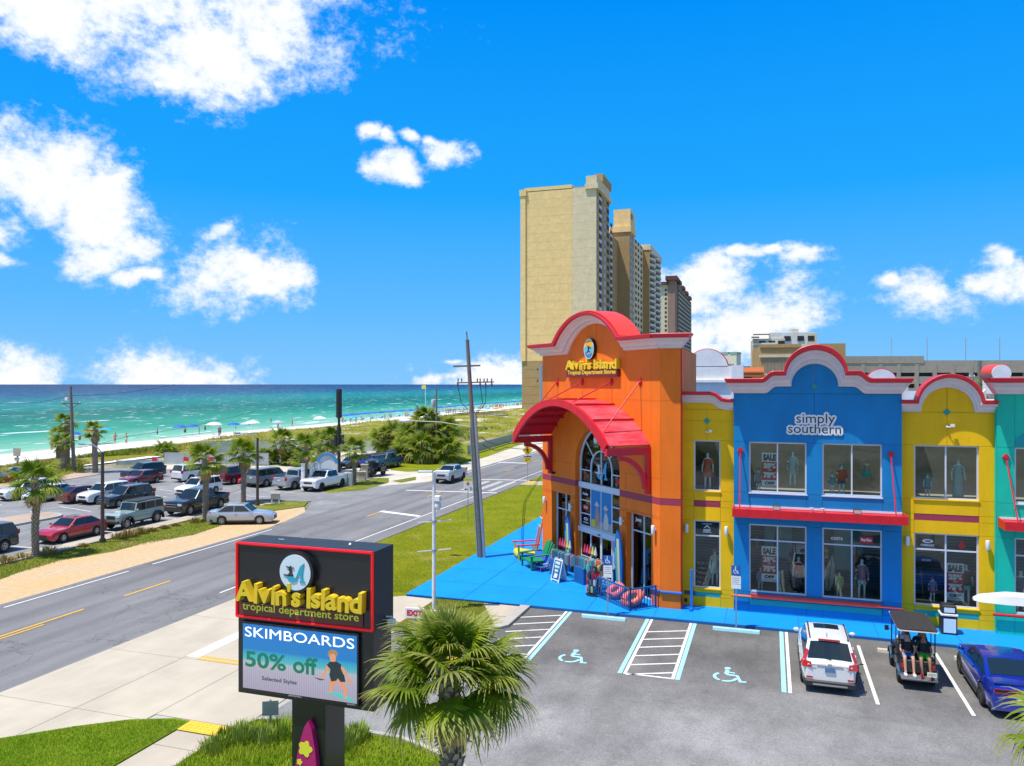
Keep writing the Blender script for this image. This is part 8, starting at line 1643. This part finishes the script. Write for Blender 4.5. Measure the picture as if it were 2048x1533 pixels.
# entry arch, cabinets and fences across the road
g = PT(654, 950, 86); o = thing('sign_arch', 'white and blue arched sign frame beside the dark cell pole', 'sign', T(g.x, g.y, 0) @ RZ(YAW) @ Matrix.Scale(.85, 4)); 
for x in (-1.15, 1.15): MB().box(x-.22, x+.22, -.15, .15, 0, 2.3).build('pillar', SWHT, o)
oa, ia = arcpts(0, 2.2, 1.42, 180, 0, 16), arcpts(0, 2.2, 1.05, 180, 0, 16); MB().rings([[(p[0], -.15, p[1]), (q[0], -.15, q[1]), (q[0], .15, q[1]), (p[0], .15, p[1])] for p, q in zip(oa, ia)]).build('arch', M('arch_skyblue', (.10, .34, .62), .5), o); MB().prism([(-1.04, 1.3), (1.04, 1.3)] + arcpts(0, 2.2, 1.04, 0, 180, 14), -.06, .06).build('panel', SWHT, o)
CABG = M('cabinet_grey', (.42, .48, .46), .5, var=.12)
for i, (px, py, w, h, lab) in enumerate(((695, 972, .9, 1.35, 'pale grey utility cabinet between the two sign palms'), (728, 958, .7, 1.5, 'pale masonry gate pillar beside the blue car'), (722, 962, .9, .9, 'low pale wall section left of the gate pillar'))):
    g = G(px, py); o = thing(('utility_cabinet', 'gate_pillar', 'low_wall')[i], lab, ('cabinet', 'pillar', 'wall')[i], T(*g) @ RZ(YAW)); MB().bbox(-w/2, w/2, 0, .6, .1, h, .03).build('body', CABG if i == 0 else CONC2, o); MB().box(-w/2-.05, w/2+.05, -.05, .65, 0, .1).build('plinth', KERBC, o)
    if i == 0: MB().box(-.02, .02, -.012, 0, .15, h-.08).build('door_gap', TRIM, o); MB().box(.08, .12, -.03, 0, .6, .8).build('handle', TRIM, o)
    else: MB().box(-w/2-.06, w/2+.06, -.06, .66, h, h+.1).build('cap', CONC2, o)
for i, px in enumerate((606, 623, 632)): g = G(px, 981-i*2); o = thing('sign_post', ('white post left of the sign palm', 'white post just right of the sign palm', 'white post by the shutter panel')[i], 'post', T(*g)); MB().box(-.14, .14, -.14, .14, 0, 2.6).build('shaft', SWHT, o); MB().box(-.18, .18, -.18, .18, 2.6, 2.68).build('cap', SWHT, o)
g = G(642, 975); o = thing('shutter_panel', 'louvred white panel between posts at the lot exit', 'panel', T(*g) @ RZ(YAW)); 
for k in range(7): MB().bar((-.5, 0, .3+k*.2), (.5, 0, .3+k*.2), .03, .13).build('slat', SWHT, o)
for x in (-.55, .55): MB().box(x-.05, x+.05, -.05, .05, 0, 1.75).build('stile', SWHT, o)
def mesh_mat():
    b = NB('fence_mesh'); b.col(b.mix(b.rng(b.noise(1.2, 5, .6), .35, .65), (.40, .52, .42), (.52, .60, .54))); b.p.inputs['Alpha'].default_value = .72; return b.done(.8)
FMESH = mesh_mat(); FSIL = M('fence_silver', (.42, .46, .47), .5, .2, var=.25, scale=1.2)
def fence(name, lab, pts, h, m, n=None, tilt=0.0, panel=2.6, cat='fence', group=None):
    a, b_ = Vector(pts[0]), Vector(pts[1]); d = b_-a; L = d.length; f = thing(name, lab, cat, T(a.x, a.y, a.z) @ RZ(math.atan2(d.y, d.x)) @ RX(tilt), group); n = n or max(1, round(L/panel))
    for k in range(n):
        x0, x1 = L*k/n+.05, L*(k+1)/n-.05; MB().box(x0, x1, -.02, .02, .12, h-.05).build('panel', m, f)
    for k in range(n+1): MB().tube([(L*k/n, 0, 0), (L*k/n, 0, h+.06)], .045, 6).build('post', GALV, f)
    MB().tube([(0, 0, h), (L, 0, h)], .03, 6).build('top_rail', GALV, f); return f
fence('mesh_fence', 'grey corrugated fence with red notices behind the parked wagons', [(-75.6, 83, 0), (-62, 86.5, 0)], 1.6, FSIL)
fence('mesh_fence', 'pale green screened fence at the back of the yard, left half', [(-82, 96, .1), (-70, 105, .1)], 1.7, FMESH); fence('mesh_fence', 'pale green screened fence at the back of the yard, right half', [(-70, 105, .1), (-50, 111, .1)], 1.7, FMESH)
fence('tilted_fence', 'leaning silver fence panels beside the dark teal pickup', [tuple(G(778, 932)), tuple(G(815, 918))], 2.0, FSIL, 3, -.12)
fence('chain_fence', 'long low mesh fence along the far dunes beyond the leaning pole', [tuple(G(935, 912)), tuple(G(1060, 874))], 1.5, M('chain_mesh', (.30, .32, .24), .8), panel=6)
fence('guard_rail', 'low steel guard rail behind the black crossover', [(-80.5, 80, .0), (-76.2, 82.6, 0)], .7, FSIL, 2, cat='guard rail')
for i, px in enumerate((369, 429, 450, 476)):
    g = PT(px, 930, 98); o = thing('fence_notice', 'red and white notice on the corrugated fence, number %s from the left' % ('one', 'two', 'three', 'four')[i], 'notice', T(g.x, g.y-5.0, 0), 'red notices on the fence'); MB().box(-.38, .38, -.03, 0, 1.1, 1.9).build('plate', SRED, o); MB().box(-.28, .28, -.034, -.03, 1.2, 1.4).build('text_block', SWHT, o)
for i, (px, py) in enumerate(((9, 945),)): g = G(px+6, py+25); o = thing('beach_notice', 'grey beach access board on a post at the left edge', 'sign', T(-88.5, 72.5, .2)); MB().box(-.08, .08, -.08, .08, 0, 2.4).build('post', WOOD, o); MB().box(-.6, .6, -.1, -.08, 1.5, 2.5).build('board', GAR, o); MB().box(-.4, .4, -.1, -.08, .9, 1.35).build('board', GAR, o)
bw = thing('boardwalk', 'weathered timber beach boardwalk with railings crossing the far dunes', 'boardwalk', T(-78, 196, .6)); a, b_ = PT(895, 833, 260)-Vector((-78, 196, .6)), PT(1012, 836, 240)-Vector((-78, 196, .6)); a.z = b_.z = .5
MB().bar(a, b_, 2.0, .15).build('deck', WOOD, bw)
for s_ in (-1, 1):
    for z in (.6, 1.1): MB().bar(a+Vector((0, s_, z)), b_+Vector((0, s_, z)), .08, .12).build('rail', WOOD, bw)
    for k in range(9): q = a.lerp(b_, k/8)+Vector((0, s_, 0)); MB().bar(q-Vector((0,0,.6)), q+Vector((0,0,1.15)), .12, .12).build('post', WOOD, bw)
# ================================================================== BEACH LIFE
def umb_mesh(m):
    mb = MB(); n = 12; mb.rings([[(r*math.cos(2*math.pi*k/n), r*math.sin(2*math.pi*k/n), z) for k in range(n)] for r, z in ((1.22, 1.72), (1.25, 1.75), (.75, 2.05), (.08, 2.2))]); me = mb.mesh('umbrella_canopy', m); return me
UMC = [umb_mesh(M('umbrella_'+n, c, .7)) for n, c in (('blue', (.008, .12, .50)), ('navy', (.01, .07, .30)), ('white', (.72, .76, .80)), ('teal', (.03, .40, .50)), ('orange', (.78, .20, .05)), ('lilac', (.40, .42, .62)))]
UPO = MB().tube([(0, 0, 0), (0, 0, 2.25)], .03, 5).mesh('pole', PWHT); LNG = MB().box(-.3, .3, -.8, .4, .25, .32).add([(-.3,.4,.25),(.3,.4,.25),(.3,.9,.7),(-.3,.9,.7),(-.3,.4,.32),(.3,.4,.32),(.3,.9,.77),(-.3,.9,.77)], [(0,3,2,1),(4,5,6,7),(0,1,5,4),(1,2,6,5),(2,3,7,6),(3,0,4,7)]).mesh('lounger', M('lounger_blue', (.02, .14, .42), .7))
def beachx(y): return shore(y) + 4.5
def umbrella(x, y, k, lab, group, s=1.0):
    o = thing('beach_umbrella', lab, 'beach umbrella', T(x, y, .0) @ Matrix.Scale(s, 4), group); obj('canopy', UMC[k], o); obj('pole', UPO, o); return o
r2 = random.Random(12)
for i in range(74):                                  # the long rental row
    y = 190 + i*3.1; x = beachx(y) + r2.uniform(-.4, .4); umbrella(x, y, 0 if i % 9 else 1, 'blue rental umbrella in the long row by the waterline', 'row of blue rental umbrellas')
    if i % 2 == 0:
        o = obj('beach_lounger', LNG, None, T(x+1.4, y+.6, .0)); tag(o, 'blue rental lounger beside the long row of umbrellas', 'lounger', 'blue rental loungers')
SPEC = [(146, 880, 0, 'blue umbrella between the beach palms'), (184, 874, 4, 'orange umbrella behind the beach palm'), (210, 872, 3, 'teal umbrella right of the beach palm'), (360, 864, 0, 'lone blue umbrella on the beach above the dunes'), (385, 862, 0, 'left one of the blue pair beside the white tent'), (425, 858, 0, 'right one of the blue pair beside the white tent'), (428, 862, 2, 'white beach tent among the blue umbrellas'), (467, 858, 0, 'single blue umbrella right of the white tent'), (492, 857, 5, 'lilac umbrella right of the white tent'), (505, 858, 2, 'small white umbrella left of the lamp post arm'), (556, 853, 5, 'pale lilac umbrella left of the dark cell pole'), (990, 822, 4, 'orange canopy at the far end of the beach'), (1000, 820, 4, 'second orange canopy at the far end of the beach'), (975, 822, 3, 'teal shade at the far end of the beach'), (640, 848, 2, 'white umbrella in front of the row left of the dark pole'), (705, 842, 3, 'pale teal umbrella in front of the blue row')]
for px, py, k, lab in SPEC: g = G(px, py+5, .5); umbrella(g.x, g.y, k, lab, 'scattered beach umbrellas', 1.3 if k == 2 else 1.1)
PSK = skin_mesh('body', [(x*1.0, y, z) for x, y, z in SKEL], SEDG, SRAD, 0, M('skin_tan', (.42, .22, .14), .6, var=.1)); SUITS = [garment(SHORT).mesh('swimwear', CLO[c], True) for c in ('red', 'denim', 'black', 'coral', 'aqua', 'cream')]; HAIRM = MB().ball((0, .0, 1.69), (.095, .105, .10), 8, 6).mesh('hair', M('hair_dark', (.05, .03, .02), .7), True)
for i in range(86):
    if i < 8: g = G(r2.uniform(30, 560), 0+r2.uniform(872, 896) if False else 900 - (r2.uniform(0, 1))*0, .0); y = r2.uniform(92, 180); x = shore(y)+r2.uniform(2, 9)
    elif i < 20: y = r2.uniform(100, 260); x = shore(y)-r2.uniform(4, 22)
    else: y = r2.uniform(185, 430); x = beachx(y)+r2.uniform(1.5, 7)
    inw = x < shore(y)-2; o = thing('person', 'bather standing in the shallow water' if inw else 'tiny beachgoer in swimwear on the white sand', 'person', T(x, y, -1.0 if inw else -.05) @ RZ(r2.uniform(0, 6.28)) @ Matrix.Scale(r2.uniform(.92, 1.08), 4), 'bathers in the water' if inw else 'people on the beach'); obj('body', PSK, o); obj('swimwear', SUITS[i % 6], o); obj('hair', HAIRM, o)
# ================================================================== PEOPLE IN THE GOLF CART
def sitter(lab, x, y, zs, back, skin, shirt, shorts, hair, feet, cap=None, shoes=None, foot_z=.42):
    """seated figure: hips on the seat, knees forward, feet on the plate; local +x is the way it faces"""
    m = cart_M @ T(x, y, zs) @ (RZ(math.pi) if back else ID); t = thing('person', lab, 'person', m, 'people in the golf cart'); fz = foot_z-zs
    V = [(0,0,.10),(-.04,0,.28),(-.05,0,.46),(-.03,0,.60),(-.01,0,.68),(.02,0,.79), (.08,.10,.09),(.42,.13,.12),(.46+feet,.13,fz+.10),(.58+feet,.14,fz+.05), (.08,-.10,.09),(.42,-.14,.12),(.44+feet,-.13,fz+.10),(.56+feet,-.14,fz+.05), (-.04,.17,.56),(.02,.25,.32),(.20,.19,.20),(.30,.15,.17), (-.04,-.17,.56),(.02,-.25,.32),(.20,-.19,.20),(.30,-.15,.17), (.02,0,.87)]
    R = [(.13,.11),(.12,.10),(.14,.105),(.07,.065),.050,(.082,.095), .085,.065,.045,.035, .085,.065,.045,.035, .055,.042,.033,.028, .055,.042,.033,.028, (.066,.075)]
    obj('body', skin_mesh('body', V, SEDG, R, 1, skin), t)
    obj('shirt', skin_mesh('shirt', [V[0], V[1], V[2], (-.03,0,.57), V[14], (.0,.22,.42), V[18], (.0,-.22,.42)], [(0,1),(1,2),(2,3),(3,4),(4,5),(3,6),(6,7)], [(.15,.125),(.145,.12),(.165,.125),(.09,.085),.075,.062,.075,.062], 1, shirt), t)
    obj('shorts', skin_mesh('shorts', [V[0], V[6], (.38,.13,.12), V[10], (.38,-.14,.12)], [(0,1),(1,2),(0,3),(3,4)], [(.155,.12),.11,.095,.11,.095], 1, shorts), t)
    MB().ball((.0, 0, .835), (.095, .09, .085), 10, 7).build('hair', hair, t, smooth=True)
    f_ = MB(); f_.ball((.108, 0, .785), (.02, .014, .02), 6, 5); 
    for s_ in (-1, 1): f_.ball((.02, s_*.088, .79), (.018, .012, .03), 6, 5)
    f_.build('face_features', skin, t, smooth=True); ey = MB()
    for s_ in (-1, 1): ey.ball((.095, s_*.035, .81), .012, 6, 5)
    ey.build('eyes', INK, t)
    if cap: MB().lathe([(0, .93), (.07, .92), (.10, .86), (.10, .83)], 12).build('cap', cap, t, smooth=True); MB().box(.06, .20, -.07, .07, .835, .85).build('cap_brim', cap, t)
    for s_, vx in ((1, 9), (-1, 13)): q = V[vx]; MB().bbox(q[0]-.16, q[0]+.08, q[1]-.05, q[1]+.05, fz+.0, fz+.075, .02).build('sandal', shoes or GWHITE, t)
    hn = MB()
    for vx in (17, 21):                              # fingers resting on the thigh
        q = Vector(V[vx])
        for k in range(4): hn.tube([q+Vector((0, (k-1.5)*.018, .01)), q+Vector((.045, (k-1.5)*.020, .0)), q+Vector((.075-.008*abs(k-1.3), (k-1.5)*.021, -.025))], [.010, .009, .007], 5)
        hn.tube([q+Vector((-.02, .03*(1 if vx == 21 else -1), .01)), q+Vector((.03, .05*(1 if vx == 21 else -1), -.005))], [.011, .008], 5)
    hn.build('fingers', skin, t, smooth=True)
SKA = M('skin_light', (.50, .27, .18), .55, var=.06); SKB = M('skin_brown', (.30, .15, .09), .55, var=.06); DKSH = M('shirt_dark', (.015, .02, .026), .85); HB = M('hair_brown', (.10, .055, .03), .7)
BLS = M('shorts_blue', (.04, .20, .45), .8, var=.5, scale=14); GRS = M('shorts_lime', (.05, .62, .03), .8, var=.2, scale=10)
sitter('person in dark shirt and blue patterned shorts on the left rear cart seat', -.74, .27, .86, True, SKA, DKSH, BLS, HB, .12, shoes=GWHITE); sitter('person in dark shirt and lime green shorts on the right rear cart seat', -.74, -.25, .86, True, SKB, DKSH, GRS, HB, .12, cap=M('cap_tan', (.35, .28, .18), .8), shoes=SRED)
sitter('driver in a pale shirt at the wheel of the golf cart', .08, .27, .80, False, SKA, M('shirt_pale', (.55, .62, .75), .8), CLO['cream'], HB, .05, shoes=TRIM); sitter('front passenger in a dark shirt beside the driver of the golf cart', .08, -.27, .80, False, SKB, DKSH, CLO['denim'], HB, .05, shoes=TRIM)
bpy.data.scenes.remove(TMP)
